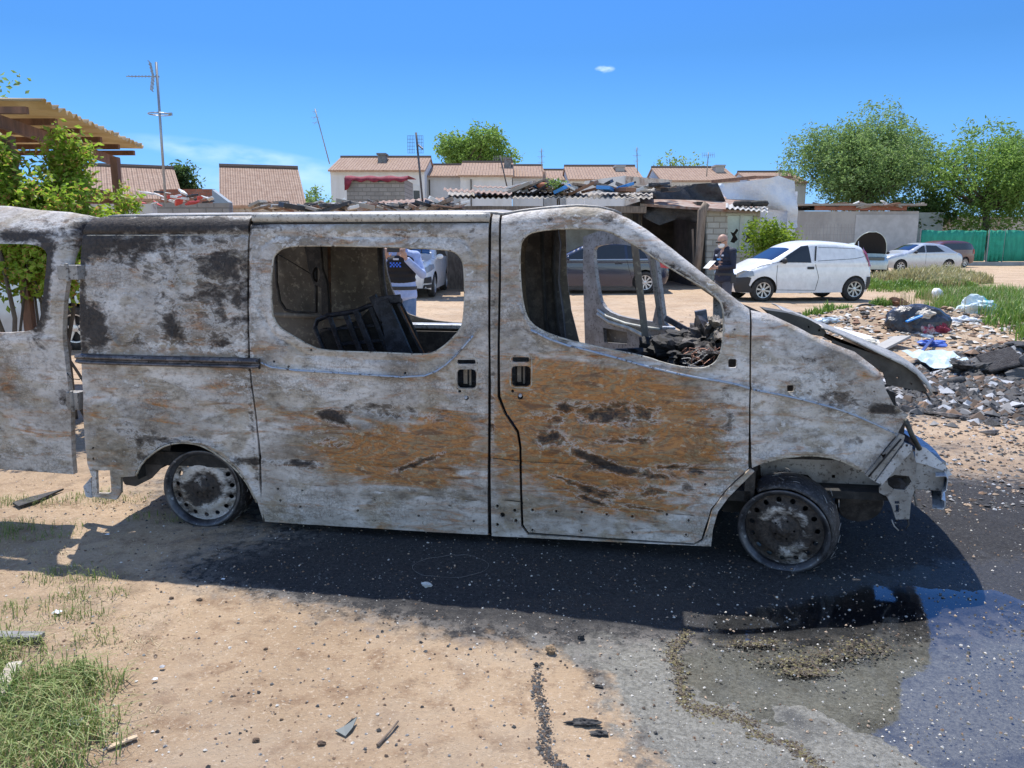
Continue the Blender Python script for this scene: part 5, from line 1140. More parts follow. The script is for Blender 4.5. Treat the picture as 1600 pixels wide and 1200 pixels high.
# ================================================================ BUILDINGS
def tile_material():
    b = NB('clay roof tiles'); w_ = node(b.nt, 'ShaderNodeTexWave'); w_.wave_type = 'BANDS'; w_.bands_direction = 'X'; w_.inputs['Scale'].default_value = 1.45; w_.inputs['Distortion'].default_value = .3; w_.inputs['Detail'].default_value = 1
    b.L(b.tc.outputs['UV'], w_.inputs[0]); w2 = node(b.nt, 'ShaderNodeTexWave'); w2.bands_direction = 'Y'; w2.wave_profile = 'SAW'; w2.inputs['Scale'].default_value = .95; b.L(b.tc.outputs['UV'], w2.inputs[0])
    n = b.noise(3.2, 6, .7); n2 = b.noise(14, 3, .6)
    c = b.mix(b.rng(n, .35, .65), (.34, .21, .145), (.48, .335, .245)); c = b.mix(b.rng(n2, .55, .7), c, (.22, .13, .09)); c = b.mix(b.math('MULTIPLY', b.rng(w2.outputs[1], .9, 1.0), .7), c, (.14, .08, .06))
    b.setp('Base Color', c); b.setp('Roughness', .85); b.bump(b.math('ADD', b.math('MULTIPLY', w_.outputs[1], 1), b.math('MULTIPLY', w2.outputs[1], .5)), 1, .09); return b.m
TILE = tile_material()
WALLW = mat('whitewashed wall', (.66, .66, .65), .9, (.56, .55, .52), 1.2, .45, .7, (.42, .40, .37), 9, bump=.01, stretch=(1, 1, .35), lo3=.62, hi3=.75)
WINB = mat('dark window', (.03, .03, .035), .2); CHIM = mat('grey chimney render', (.22, .22, .22), .9, (.14, .14, .14), 6, bump=.01)
STAINW = mat('stained pale plaster', (.52, .49, .44), .95, (.38, .30, .25), 1.6, .48, .6, (.25, .2, .17), 6, bump=.02, stretch=(1, 1, .5))
def uvquad(mb_o, faces_uv):
    me = mb_o.data; l = me.uv_layers.new(name='UVMap')
    for poly in me.polygons:
        for li, (a, b) in zip(poly.loop_indices, faces_uv[poly.index]): l.data[li].uv = (a, b)
def roof_plane(name, pts, parent, m=None, thick=.12):
    """pts: eave-left, eave-right, ridge-right, ridge-left"""
    pts = [Vector(p) for p in pts]; lx = (pts[1] - pts[0]).length; ly = (pts[3] - pts[0]).length
    mb = MB(); mb.quad(*pts); n = (pts[1] - pts[0]).cross(pts[3] - pts[0]).normalized()
    mb.add([p - n * thick for p in pts], [(3, 2, 1, 0)]); k = [(0, 1, 5, 4), (1, 2, 6, 5), (2, 3, 7, 6), (3, 0, 4, 7)]; mb.f += [f[::-1] for f in k]; mb.mi += [0] * 4
    o = mb.obj(name, m or TILE, parent); z = [(0, 0), (lx, 0), (lx, ly), (0, ly)]; uvquad(o, [z, z[::-1]] + [[(0, 0)] * 4] * 4); return o
def house(name, label, x0, x1, yr, ye, Y, dp, wall=None, chim=(), wins=(), pipes=(), gable=True, cat='house', group=None, rot=0):
    """terrace house standing at distance Y; yr/ye: pixel rows of ridge and eave"""
    a = atY(x0, ye, Y); b = atY(x1, ye, Y); zr = atY(x0, yr, Y + dp / 2).z; ze = (a.z + b.z) / 2
    root = thing(name, label, cat, (a.x, Y, 0), rot, group); Wd = (b.x - a.x) / cos(rot)
    mb = MB(); mb.bb((0, 0, -.3), (Wd, dp, ze - .02))
    if gable:
        for x in (0, Wd - .2): mb.add([(x, 0, ze - .02), (x, dp, ze - .02), (x, dp / 2, zr - .05), (x + .2, 0, ze - .02), (x + .2, dp, ze - .02), (x + .2, dp / 2, zr - .05)], [(0, 1, 2), (5, 4, 3), (0, 2, 5, 3), (1, 4, 5, 2)])
    mb.obj('wall', wall or WALLW, root)
    roof_plane('roof', [(-.1, -.35, ze - .05), (Wd + .1, -.35, ze - .05), (Wd + .1, dp / 2, zr + .1), (-.1, dp / 2, zr + .1)], root)
    roof_plane('roof', [(Wd + .1, dp + .35, ze - .05), (-.1, dp + .35, ze - .05), (-.1, dp / 2, zr + .1), (Wd + .1, dp / 2, zr + .1)], root)
    mb = MB(); mb.tube([(-.1, dp / 2, zr + .12), (Wd + .1, dp / 2, zr + .12)], .12, 6); mb.obj('ridge_tiles', mat('dark ridge tile', (.12, .09, .075), .9), root)
    mb = MB(); mb.bb((0, -.10, ze - .30), (Wd, -.003, ze - .14)); mb.obj('cornice', wall or WALLW, root)
    for xa, xb, ya, yb, mt in chim:
        p = atY(xa, ya, Y + dp * .35); q = atY(xb, yb, Y + dp * .35); mb = MB(); mb.bb((p.x - a.x, dp * .28, q.z - 1), (q.x - a.x, dp * .42, p.z)); mb.bb((p.x - a.x - .08, dp * .28 - .08, p.z), (q.x - a.x + .08, dp * .42 + .08, p.z + .12)); mb.obj('chimney', mt, root)
    for xa, xb, ya, yb in wins:
        p = atY(xa, ya, Y); q = atY(xb, yb, Y); mb = MB(); mb.bb((p.x - a.x, -.02, q.z), (q.x - a.x, .05, p.z)); f = mb.obj('window', WINB, root)
        mb = MB(); mb.bb((p.x - a.x - .08, -.06, q.z - .1), (q.x - a.x + .08, -.021, q.z - .01)); mb.bb((p.x - a.x, -.045, p.z + (p.z - q.z) * .02), (q.x - a.x, -.012, p.z + (p.z - q.z) * .55)); mb.obj('shutter_box', mat('pale shutter', (.6, .6, .58), .6), f)
    for xp in pipes:
        p = atY(xp, ye, Y); mb = MB(); mb.tube([(p.x - a.x, -.08, 0), (p.x - a.x, -.08, ze - .3)], .05, 6); mb.obj('downpipe', mat('dark pipe', (.08, .07, .06), .6), root)
    return root
G1 = 'white terraced houses with clay tile roofs behind the shacks'
house('terraced_house', 'white terraced house with a grey chimney behind the small block hut', 516, 663, 248, 265, 56, 8, chim=[(592, 604, 243, 262, CHIM)], wins=[(646, 656, 298, 313)], group=G1)
house('terraced_house', 'low white terraced house between the block hut house and the leafy tree', 664, 722, 260, 274, 58, 8, pipes=[671], group=G1)
house('terraced_house', 'white terraced house below the leafy tree with a black capped chimney', 719, 800, 256, 273, 56, 8, chim=[(788, 799, 250, 285, CHIM)], pipes=[736], group=G1)
house('terraced_house', 'white terraced house just right of the black capped chimney', 801, 849, 261, 275, 58, 8, wins=[(813, 829, 290, 300)], group=G1)
house('terraced_house', 'narrowest low terraced house left of the square stub chimney roof', 850, 898, 268, 280, 60, 8, group=G1)
house('terraced_house', 'white terraced house with a square stub chimney on its tiles', 889, 1003, 262, 279, 56, 8, chim=[(961, 974, 262, 275, mat('concrete chimney', (.40, .39, .37), .9))], group=G1)
house('terraced_house', 'terraced house with pale gable and double pot chimney left of the white tarpaulin', 1034, 1152, 264, 281, 58, 8, chim=[(1116, 1128, 261, 278, mat('concrete chimney', (.40, .39, .37), .9))], group=G1)
house('terraced_house', 'farthest tiled roof end beside the big tree', 1176, 1260, 271, 284, 62, 8, group=G1)
house('brown_roofed_house', 'brown tiled house roof beyond the pergola and aerial mast', 136, 256, 263, 307, 34, 8, wall=STAINW, rot=radians(27))
house('brown_roofed_house', 'isolated brown tiled roof with a grey parapet right of the red brick wall', 347, 464, 264, 319, 34, 8, wall=STAINW, rot=radians(19))
# materials
BLOCKM = None
def block_material(name, base, mortar, scale, bump=.012, off=.5):
    b = NB(name); br = node(b.nt, 'ShaderNodeTexBrick'); br.inputs['Scale'].default_value = scale; br.inputs['Mortar Size'].default_value = .018; br.inputs['Brick Width'].default_value = .42; br.inputs['Row Height'].default_value = .2
    br.inputs['Color1'].default_value = c4(base); br.inputs['Color2'].default_value = c4(tuple(q * .78 for q in base)); br.inputs['Mortar'].default_value = c4(mortar)
    mp = b.mapping((1, 1, 1), (radians(90), 0, 0)); b.L(mp, br.inputs[0]); n = b.noise(2.2, 6, .7)
    c = b.mix(b.math('MULTIPLY', b.rng(n, .45, .65), .6), br.outputs[0], tuple(q * .6 for q in base)); b.setp('Base Color', c); b.setp('Roughness', .92)
    b.bump(b.math('ADD', b.math('MULTIPLY', br.outputs[1], -1), b.math('MULTIPLY', b.noise(30, 4), .4)), .8, bump); return b.m
BLOCK = block_material('grey concrete blocks', (.34, .32, .29), (.20, .19, .17), 1); PBLOCK = block_material('pale limewashed blocks', (.56, .54, .48), (.32, .29, .24), 1); REDB = block_material('red brick', (.36, .13, .08), (.25, .18, .14), 2.2)
CONC = mat('grey cement wall', (.40, .385, .36), .93, (.31, .295, .275), .9, .42, .62, (.22, .2, .18), 6, bump=.01, stretch=(1, 1, .6), lo3=.62, hi3=.75)
WOOD = mat('weathered wood', (.27, .21, .16), .85, (.16, .12, .09), 5, bump=.01, stretch=(3, 3, .4)); DWOOD = mat('dark red-brown wood', (.22, .11, .065), .7, (.13, .065, .04), 6, stretch=(2, 2, .5), bump=.006)
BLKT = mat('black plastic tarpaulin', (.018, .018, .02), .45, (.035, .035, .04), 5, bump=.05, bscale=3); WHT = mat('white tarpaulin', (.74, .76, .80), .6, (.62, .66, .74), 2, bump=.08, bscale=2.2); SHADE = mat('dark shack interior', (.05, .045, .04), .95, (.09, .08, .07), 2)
CORR = mat('fibre cement sheet', (.33, .30, .26), .9, (.30, .27, .23), 3, bump=.01); RUSTR = mat('rusty sheet iron', (.22, .11, .07), .85, (.32, .26, .22), 3, bump=.01)
def wall(name, label, x0, x1, ytop, Y, thick, m, cat='wall', zb=-.2, Y1=None, ytop1=None):
    """free standing wall along a line; returns root"""
    a = atY(x0, ytop, Y); b = atY(x1, ytop1 or ytop, Y1 or Y); mb = MB()
    d = (b - a); d.z = 0; n = Vector((-d.y, d.x, 0)).normalized() * thick; L = d.length; N_ = max(2, int(L / .5)); vs = []
    top = [a + (b - a) * (k / N_) + Vector((0, 0, .03 * noise.noise(Vector((k * 1.7, x0, 0))))) for k in range(N_ + 1)]
    for p in top: vs += [(p.x, p.y, zb), (p.x, p.y, p.z), (p.x + n.x, p.y + n.y, p.z), (p.x + n.x, p.y + n.y, zb)]
    fs = []
    for k in range(N_):
        q = 4 * k
        for i in range(3): fs.append((q + i, q + i + 1, q + i + 5, q + i + 4))
    fs += [(0, 1, 2, 3), (4 * N_ + 3, 4 * N_ + 2, 4 * N_ + 1, 4 * N_)]; mb.add(vs, [f[::-1] for f in fs]); return tag(mb.obj(name, m), label, cat)
def corr_sheet(mb, x0, x1, yA, yB, Y0, Y1, amp=.035, pitch=.18, tilt=0, thick=.012):
    """corrugated sheet: front edge at pixel row yA (distance Y0), back edge at yB (distance Y1)"""
    a = atY(x0, yA, Y0); b = atY(x1, yA + tilt, Y0); c = atY(x0, yB, Y1); d = atY(x1, yB + tilt, Y1); n = max(4, int((b.x - a.x) / pitch * 6)); vs = []
    for k in range(n + 1):
        t = k / n; z = amp * sin((b.x - a.x) * t / pitch * 2 * pi)
        for p, q in ((a, b), (c, d)): r = p + (q - p) * t; vs += [(r.x, r.y, r.z + z), (r.x, r.y, r.z + z - thick)]
    fs = []
    for k in range(n):
        q = 4 * k; fs += [(q, q + 4, q + 6, q + 2), (q + 1, q + 3, q + 7, q + 5), (q, q + 1, q + 5, q + 4), (q + 2, q + 6, q + 7, q + 3)]
    mb.add(vs, fs)
def pxbox(mb, x0, y0, x1, y1, Y, dp):
    a = atY(x0, y0, Y); b = atY(x1, y1, Y); return mb.bb((a.x, Y, b.z), (b.x, Y + dp, a.z))
def pxbar(mb, a, b, Ya, Yb, t, t2=None): return mb.bar(atY(a[0], a[1], Ya), atY(b[0], b[1], Yb), t, t2 or t, up=(0, 1, .01))
def crumple(name, pts, dp, m, seed=0, res=.22, amp=.14, step=None):
    """draped sheet with folds: pixel polygon at distance Y -> thin wrinkled surface"""
    pts2 = [(p.x, p.z) for p in (atY(x, y, dp) for x, y in pts)]
    return panel(name, pts2, [], lambda u, v, t: (u, dp + t + amp * noise.fractal(Vector((u * 1.1, v * 1.5 + seed, seed)), 1, 2, 4) + amp * .5 * sin(u * 2.6 + v * 3 + 3 * noise.noise(Vector((u, v, seed)))), v), res, m, None, thick=.02, smooth_angle=80)
# block hut with a maroon cloth
root = thing('block_hut', 'small grey concrete block hut with a maroon cloth over its flat roof', 'hut', (0, 0, 0)); mb = MB(); pxbox(mb, 541, 279, 633, 330, 40, 3.4); mb.obj('wall', BLOCK, root)
mb = MB(); pxbox(mb, 552, 279, 567, 283, 39.97, .1); pxbox(mb, 585, 279, 608, 284, 39.97, .1); mb.obj('vent_opening', WINB, root)
MARO = mat('maroon cloth', (.28, .035, .06), .85, (.18, .02, .04), 4, bump=.05, bscale=2)
rws = []
for k in range(33):
    t = k / 32; x = 538 + 99 * t; a = atY(x, 275, 39.9); hang = (.16 + .45 * max(0, 1 - t * 8) ** .6 + .05 * sin(t * 30)); rws.append([(a.x, 39.82 + .04 * sin(t * 40), a.z - .1 - hang), (a.x, 39.85, a.z - .12), (a.x, 40.1, a.z + .03 * sin(t * 20)), (a.x, 43.4, a.z + .1)])
sheet(rws, 'roof_cloth', MARO, parent=root, thick=.02)
# left yard walls and roofs above the van
wall('block_wall', 'low pale concrete block wall behind the rear roof edge of the burnt van', 236, 357, 317, 20, .25, BLOCK); wall('brick_wall', 'short red brick wall above the concrete block wall', 249, 331, 296, 22, .25, REDB); wall('parapet_wall', 'slanting grey parapet beside the red brick wall', 331, 357, 296, 21, .3, mat('blue grey render', (.30, .34, .38), .9), ytop1=316)
def junk(name, n, xr, yr_, Y, smin, smax, mats_, label=None, cat='scrap', seed=1, flat=.35):
    rr = random.Random(seed); mb = MB()
    for k in range(n):
        x = rr.uniform(*xr); y = rr.uniform(*yr_); p = atY(x, y, Y + rr.uniform(-.3, 1.5)); mb.cur = rr.randrange(len(mats_)); s_ = rr.uniform(smin, smax)
        Rm = Matrix.Rotation(rr.uniform(-.5, .5), 3, 'Y') @ Matrix.Rotation(rr.uniform(0, 3), 3, 'Z'); mb.box(p, (s_ * rr.uniform(1, 3), s_, s_ * rr.uniform(.15, flat)), Rm)
    o = mb.obj(name, mats_, None, bevel=.01); tag(o, label or 'jumble of boards and scrap lying on the low roofs', cat, kind='stuff'); return o
PALEP = mat('pale plastic scrap', (.62, .62, .60), .6); BRW = mat('brown scrap', (.24, .13, .08), .85)
junk('roof_scrap', 60, (395, 560), (318, 327), 19, .12, .35, [CORR, PALEP, BLKT, BRW, WOOD], seed=3); junk('roof_scrap', 70, (560, 720), (318, 326), 22, .12, .35, [CORR, RUSTR, BLKT, PALEP, WOOD], seed=4)
junk('roof_scrap', 26, (216, 330), (300, 318), 18, .08, .2, [PALEP, mat('red scrap', (.5, .06, .05), .6), BLKT, PALEP], seed=8)
# low shack row behind the van
wall('plaster_wall', 'stained pinkish plaster wall behind the white sports utility car', 652, 770, 322, 26.5, .25, STAINW); wall('shack_wall', 'long pale shack wall behind the dark family car', 770, 1004, 326, 28.5, .25, mat('dirty cream wall', (.44, .42, .37), .95, (.30, .28, .24), 1.5, bump=.01), Y1=28.5)
root = thing('plank_fence', 'upright weathered planks leaning on the plaster wall right of the white sports utility car', 'fence')
for k in range(9):
    x = 703 + k * 2.9; mb = MB(); pxbar(mb, (x, 462), (x + R.uniform(-1.5, 1.5), 380 + R.uniform(-6, 4)), 25.2, 25.6, .055 * 2, .03); mb.obj('plank', WOOD, root)
mb = MB(); corr_sheet(mb, 700, 1020, 309, 300, 26, 29.5, tilt=1, amp=.028); o = tag(mb.obj('corrugated_roof', CORR), 'long corrugated fibre cement roof with a scalloped edge above the plaster wall', 'roof')
mb = MB(); pxbox(mb, 660, 322, 1010, 333, 26.2, .5); tag(mb.obj('roof_beam', WOOD, bevel=.02), 'long sooty beam under the scalloped corrugated roof edge', 'beam')
mb = MB(); corr_sheet(mb, 560, 706, 324, 316, 24, 27, amp=.02, tilt=-8); tag(mb.obj('lean_to_roof', RUSTR), 'rusty lean-to roof sloping down left of the corrugated roof', 'roof')
mb = MB(); corr_sheet(mb, 693, 800, 298, 294, 25.5, 27.5, amp=.03, tilt=6); corr_sheet(mb, 740, 905, 292, 290, 27.5, 30, amp=.02, tilt=5); tag(mb.obj('rusty_roof_sheets', [RUSTR]), 'overlapping rusty roofing sheets lying above the corrugated roof', 'roof sheets')
junk('roof_debris', 60, (800, 1060), (288, 300), 27, .15, .5, [CORR, BRW, BLKT, PALEP, WOOD, mat('blue plastic', (.05, .25, .6), .4)], 'bricks, boards and plastic scattered along the shack roof', seed=5)
root = thing('stove_pipe', 'rusty upright stove pipe with an orange pot at its foot on the shack roof', 'pipe'); mb = MB(); mb.tube([atY(851, 294, 27.5), atY(850, 268, 27.5)], .06, 8); mb.obj('pipe', RUSTR, root, smooth=True); mb = MB(); mb.ell(atY(848, 290, 27.3), (.22, .2, .12)); mb.obj('pot', mat('terracotta', (.45, .16, .08), .8), root, smooth=True)
# white ruined wall with broken top
wall('ruined_wall', 'whitewashed wall with a broken top edge behind the shack roof', 914, 978, 283, 42, .3, WALLW, ytop1=274); wall('ruined_wall', 'cracked pale wall running right from the broken whitewashed wall', 978, 1050, 275, 41.9, .3, STAINW, ytop1=281)
# main shack: dark mouth, post, masonry with broken window
root = thing('shack', 'open-fronted shack with a dark interior, black tarpaulin roof and pale masonry front', 'shack')
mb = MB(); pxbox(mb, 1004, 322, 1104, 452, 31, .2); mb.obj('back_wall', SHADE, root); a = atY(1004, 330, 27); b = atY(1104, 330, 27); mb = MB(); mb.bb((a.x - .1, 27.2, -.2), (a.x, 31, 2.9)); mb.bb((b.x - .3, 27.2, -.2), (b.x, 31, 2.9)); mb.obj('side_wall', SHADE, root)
mb = MB(); mb.add([atY(1000, 318, 26.6), atY(1180, 330, 26.6), atY(1190, 308, 31.5), atY(1000, 304, 31.5), atY(1000, 322, 26.6), atY(1180, 334, 26.6), atY(1190, 312, 31.5), atY(1000, 308, 31.5)], [(0, 1, 2, 3), (7, 6, 5, 4), (0, 4, 5, 1), (1, 5, 6, 2), (3, 7, 4, 0), (2, 6, 7, 3)]); mb.obj('roof', RUSTR, root)
o = crumple('roof_tarpaulin', [(1000, 300), (1040, 288), (1120, 286), (1136, 320), (1080, 318), (1020, 312), (1000, 312)], 29, BLKT, 3, .2, .2); o.parent = root
o = crumple('hanging_tarpaulin', [(1003, 322), (1060, 320), (1096, 328), (1095, 350), (1060, 342), (1030, 352), (1005, 340)], 27, BLKT, 9, .15, .1); o.parent = root
fm = [atY(x, y, 27).to_tuple() for x, y in ((1104, 326), (1188, 326), (1188, 455), (1104, 455))]; wn_ = [(atY(x, y, 27).x, atY(x, y, 27).z) for x, y in ((1137, 336), (1178, 336), (1178, 392), (1137, 392))]
panel('masonry_front', [(p[0], p[2]) for p in fm], [wn_], lambda u, v, t: (u, 27 + t, v), .5, PBLOCK, root, thick=.22, smooth=False)
for k, (xa, xb) in enumerate(((1137, 1157), (1160, 1178))):
    sh_ = [(atY(x, y, 27.08).x, atY(x, y, 27.08).z) for x, y in ((xa, 337), (xb, 337), (xb, 391), (xa, 391))]
    cx_, cy_ = (xa + xb) / 2, 366; brk = [(atY(cx_ + dx, cy_ + dy, 27.08).x, atY(cx_ + dx, cy_ + dy, 27.08).z) for dx, dy in ((-6, -4), (-1, -2), (4, -9), (7, -6), (2, 1), (6, 8), (0, 14), (-6, 12), (-2, 4))]
    panel('broken_pane', sh_, [brk], lambda u, v, t: (u, 27.08 + t, v), .3, mat('pale green frosted glass', (.50, .58, .54), .25, spec=.6), root, thick=.01, smooth=False)
mb = MB(); pxbox(mb, 1157, 336, 1160, 392, 27.02, .1); pxbox(mb, 1135, 333, 1180, 336.5, 26.97, .12); pxbox(mb, 1135, 391, 1180, 394, 26.97, .12); mb.obj('window_frame', mat('pale frame', (.5, .54, .5), .6), root)
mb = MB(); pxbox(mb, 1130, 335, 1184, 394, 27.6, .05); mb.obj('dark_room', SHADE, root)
mb = MB(); corr_sheet(mb, 1134, 1200, 325, 318, 26.4, 28, amp=.03, tilt=6); mb.obj('canopy_sheet', mat('pale sheet iron', (.40, .39, .37), .7), root)
tag(o, None)
mb = MB(); mb.tube([atY(1086, 445, 26), atY(1093, 390, 26), atY(1097, 330, 26), atY(1104, 318, 26)], [.14, .12, .15, .12], 8); tag(mb.obj('wooden_post', WOOD, smooth=True), 'crooked bare tree-trunk post holding up the shack roof edge', 'post')
mb = MB(); pxbar(mb, (1082, 358), (1085, 444), 26.3, 26.3, .06); tag(mb.obj('leaning_stick', WOOD), 'thin pale stick leaning in the dark shack mouth', 'stick')
mb = MB()
for k in range(2): M = Matrix.Translation(atY(1172 + k * 14, 317 - k, 27.5)) @ Matrix.Rotation(radians(8), 4, 'X'); mb.lathe([(.12, -.08), (.28, -.09), (.33, 0), (.28, .09), (.12, .08), (.12, -.08)], M, 20)
ty = [tag(MB().lathe([(.12, -.08), (.28, -.09), (.33, 0), (.28, .09), (.12, .08), (.12, -.08)], None, 20).obj('old_tyre', TYRE, smooth=True), l_, 'tyre') for l_ in ('old black tyre lying on the shack roof over the broken window', 'old black tyre on the roof edge under the white tarpaulin')]
for k, o in enumerate(ty): o.location = atY(1160 + k * 26, 318, 27.4)
root = thing('white_tarpaulin_shelter', 'tall shelter wrapped in bright white tarpaulin beside the big tree', 'shelter')
o = crumple('tarpaulin', [(1118, 287), (1150, 285), (1200, 279), (1218, 274), (1242, 283), (1246, 330), (1247, 355), (1232, 362), (1230, 330), (1195, 326), (1140, 318), (1130, 302)], 30, WHT, 5, .2, .14); o.parent = root
mb = MB(); a = atY(1120, 284, 30.2); b = atY(1244, 400, 30.2); mb.bb((a.x + .6, 30.35, 0), (b.x - .05, 34, a.z - .35)); mb.obj('frame_box', WHT, root)
mb = MB(); pxbar(mb, (1112, 284), (1180, 277), 30.4, 30.4, .12); pxbar(mb, (1180, 277), (1238, 277), 30.4, 30.6, .1); mb.obj('ridge_pole', DWOOD, root)
# grey long building on the right
root = thing('grey_building', 'long low grey cement building with a red brick strip behind the silver saloon', 'building')
a = atY(1247, 330, 50); b = atY(1436, 330, 50); mb = MB(); mb.bb((a.x, 50, -.2), (b.x, 58, a.z)); mb.obj('wall', CONC, root)
mb = MB(); p = atY(1273, 322, 50); q = atY(1416, 329, 50); mb.bb((p.x, 49.94, q.z), (q.x, 50.06, p.z)); mb.obj('brick_course', REDB, root)
mb = MB(); mb.bb((a.x - .3, 49.7, p.z + .02), (b.x + .3, 58.2, p.z + .14)); mb.obj('roof', CORR, root)
mb = MB(); p = atY(1338, 333, 49.97); mb.bb((p.x, 49.96, 0), (b.x, 50.0, p.z - .1)); mb.obj('render_patch', mat('pale cement patch', (.48, .48, .47), .9, (.40, .40, .39), 1.5), root)
junk('roof_clutter', 34, (1250, 1440), (318, 323), 50, .2, .6, [CORR, BRW, PALEP, BLKT], 'boards and stones weighing down the grey building roof', seed=6)
def mesh_fence():
    root = thing('wire_fence', 'thin wire mesh fence in front of the left end of the grey building', 'fence'); mb = MB()
    for k in range(18):
        x = 1238 + k * 5.5; mb.bar(atY(x, 350, 46), (atY(x, 350, 46).x, 46, 0), .025)
    for z in (.3, .7, 1.1, 1.5, 1.9, 2.3): a = atY(1238, 350, 46); b = atY(1338, 350, 46); mb.bar((a.x, 46, z), (b.x, 46, z), .02)
    mb.obj('mesh', mat('grey wire', (.25, .25, .24), .5), root)
mesh_fence()
wall('garden_wall', 'beige garden wall under the right-hand tree', 1436, 1760, 338, 64, .3, STAINW); wall('dark_wall', 'dim shaded wall left of the green fence', 1436, 1475, 332, 56, .3, CONC)
# green screen fence
root = thing('green_fence', 'green shade-netting fence running along the dirt road on the right', 'fence')
GRN = mat('green netting', (.02, .25, .17), .8, (.03, .33, .22), 2.5, bump=.06, bscale=1.5, stretch=(2, 1, .4)); GRN2 = mat('green netting pale', (.03, .36, .24), .8, (.02, .27, .18), 3, bump=.06, bscale=1.5)
for k, (xa, xb, m) in enumerate(((1438, 1522, GRN), (1522, 1545, GRN2), (1545, 1572, GRN2), (1572, 1660, GRN), (1660, 1760, GRN))):
    a = atY(xa, 361, 50); b = atY(xb, 361, 50); yy = 50 + .15 * (k % 2); rws = [[(a.x + (b.x - a.x) * t / 12, yy + .07 * sin(t * 2.1 + k), z) for z in (.25, 1, 1.7, 2.2 + .03 * sin(t))] for t in range(13)]
    sheet(rws, 'netting_panel', m, parent=root, thick=.02); mb = MB(); mb.tube([(a.x, yy - .06, 0), (a.x, yy - .06, 2.3)], .04, 6); mb.obj('fence_post', mat('grey post', (.3, .3, .3), .6), root)
mb = MB(); a = atY(1438, 361, 50); b = atY(1760, 361, 50); mb.bb((a.x, 49.9, -.1), (b.x, 50.1, .22)); mb.obj('fence_footing', CONC, root)

# ================================================================ AERIALS
AER = mat('aerial aluminium', (.30, .32, .34), .4, metal=.6); AERD = mat('dark mast steel', (.10, .10, .11), .5, metal=.4)
def aerial(label, base_px, top_px, Y, r, kind, m=AER):
    a = atY(*base_px, Y); b = atY(*top_px, Y); root = thing('tv_aerial', label, 'aerial', a); L = b - a
    mb = MB(); mb.tube([(0, 0, 0), L], r, 6); mb.obj('mast', m, root, smooth=True); s_ = Y / F    # metres per pixel
    mb = MB(); t = L
    if kind == 'yagi_left':
        y0 = L + Vector((0, 0, -20 * s_)); mb.bar(y0 + Vector((3 * s_, 0, 0)), y0 + Vector((-46 * s_, 0, 0)), .018)
        for k in range(9): mb.bar(y0 + Vector((-k * 5 * s_, -.10, 0)), y0 + Vector((-k * 5 * s_, .10, 0)), .008)
        for sg in (-1, 1):
            for q in range(3):
                pts = [y0 + Vector(((-4 - 2.2 * q + 0) * s_ - abs(u) * 3 * s_ * (1 if sg > 0 else 1.4), -.12 + .12 * q, sg * u * 20 * s_)) for u in (0, .33, .66, 1)]; mb.tube(pts, .010, 4)
            for u in (.25, .5, .75, 1): mb.bar(y0 + Vector(((-4) * s_ - u * 3.5 * s_, -.16, sg * u * 20 * s_)), y0 + Vector(((-8.4) * s_ - u * 3.5 * s_, .16, sg * u * 20 * s_)), .01)
        mb.obj('reflector', m, root); mb = MB(); c_ = L * .64; mb.tube([c_ + Vector((.24 * cos(a_ * pi / 12), .24 * sin(a_ * pi / 12), .0)) for a_ in range(25)], .012, 4); mb.bar(c_ - Vector((.24, 0, 0)), c_ + Vector((.24, 0, 0)), .014); mb.box(c_ + Vector((.24, 0, 0)), (.07, .05, .06))
    elif kind == 'grid':
        c_ = L + Vector((-.02, -.06, -18 * s_))
        for sx in (-1, 1):
            for k in range(5): mb.bar(c_ + Vector((sx * (2 + k * 2.4) * s_, 0, 13 * s_)), c_ + Vector((sx * (2 + k * 2.4) * s_, 0, -12 * s_)), .009)
            for k in range(6): mb.bar(c_ + Vector((sx * 1 * s_, 0, (-12 + k * 5) * s_)), c_ + Vector((sx * 12 * s_, 0, (-12 + k * 5) * s_)), .009)
        mb.bar(c_ + Vector((2 * s_, 0, 2 * s_)), c_ + Vector((13 * s_, -.4, -8 * s_)), .04)
    elif kind == 'yagi':
        y0 = L + Vector((0, 0, -4 * s_)); mb.bar(y0 + Vector((-9 * s_, -.3, -1 * s_)), y0 + Vector((10 * s_, .3, 1 * s_)), .03)
        for k in range(7): x = (-9 + 3 * k) * s_; mb.bar(y0 + Vector((x, -.1, -4 * s_)), y0 + Vector((x, .1, 4 * s_)), .018)
        mb.obj('reflector', m, root); mb = MB(); mb.bar(L * .6 + Vector((-5 * s_, 0, 0)), L * .6 + Vector((5 * s_, 0, 0)), .02)
    else:
        for h, w_ in ((-4, 4), (-12, 6), (-20, 5)): mb.bar(L + Vector((-w_ * s_, 0, h * s_)), L + Vector((w_ * s_, 0, h * s_)), .02); mb.bar(L + Vector((-w_ * .6 * s_, 0, (h - 3) * s_)), L + Vector((w_ * .6 * s_, 0, (h + 3) * s_)), .016)
    mb.obj('antenna', m, root)
    return root
aerial('tallest television aerial mast with a yagi pointing left', (259, 318), (244, 97), 18, .028, 'yagi_left')
aerial('thin leaning aerial mast left of the white terraced houses', (515, 256), (492, 170), 50, .035, 'cross'); aerial('dark aerial mast with a wire grid reflector right of the block hut', (661, 322), (650, 207), 25, .035, 'grid', AERD)
aerial('leaning dark aerial mast on the roof below the leafy tree', (792, 291), (781, 243), 40, .04, 'yagi', AERD); aerial('short aerial rising above the stove pipe', (847, 268), (846, 232), 54, .035, 'cross')
aerial('aerial on the terraced roof left of the thin bare-topped tree', (996, 270), (995, 230), 54, .035, 'cross'); aerial('aerial with a small cross bar beside the double pot chimney', (1104, 276), (1107, 238), 55, .035, 'yagi'); aerial('small aerial on the farthest roof next to the big tree', (1217, 272), (1219, 260), 60, .03, 'cross')

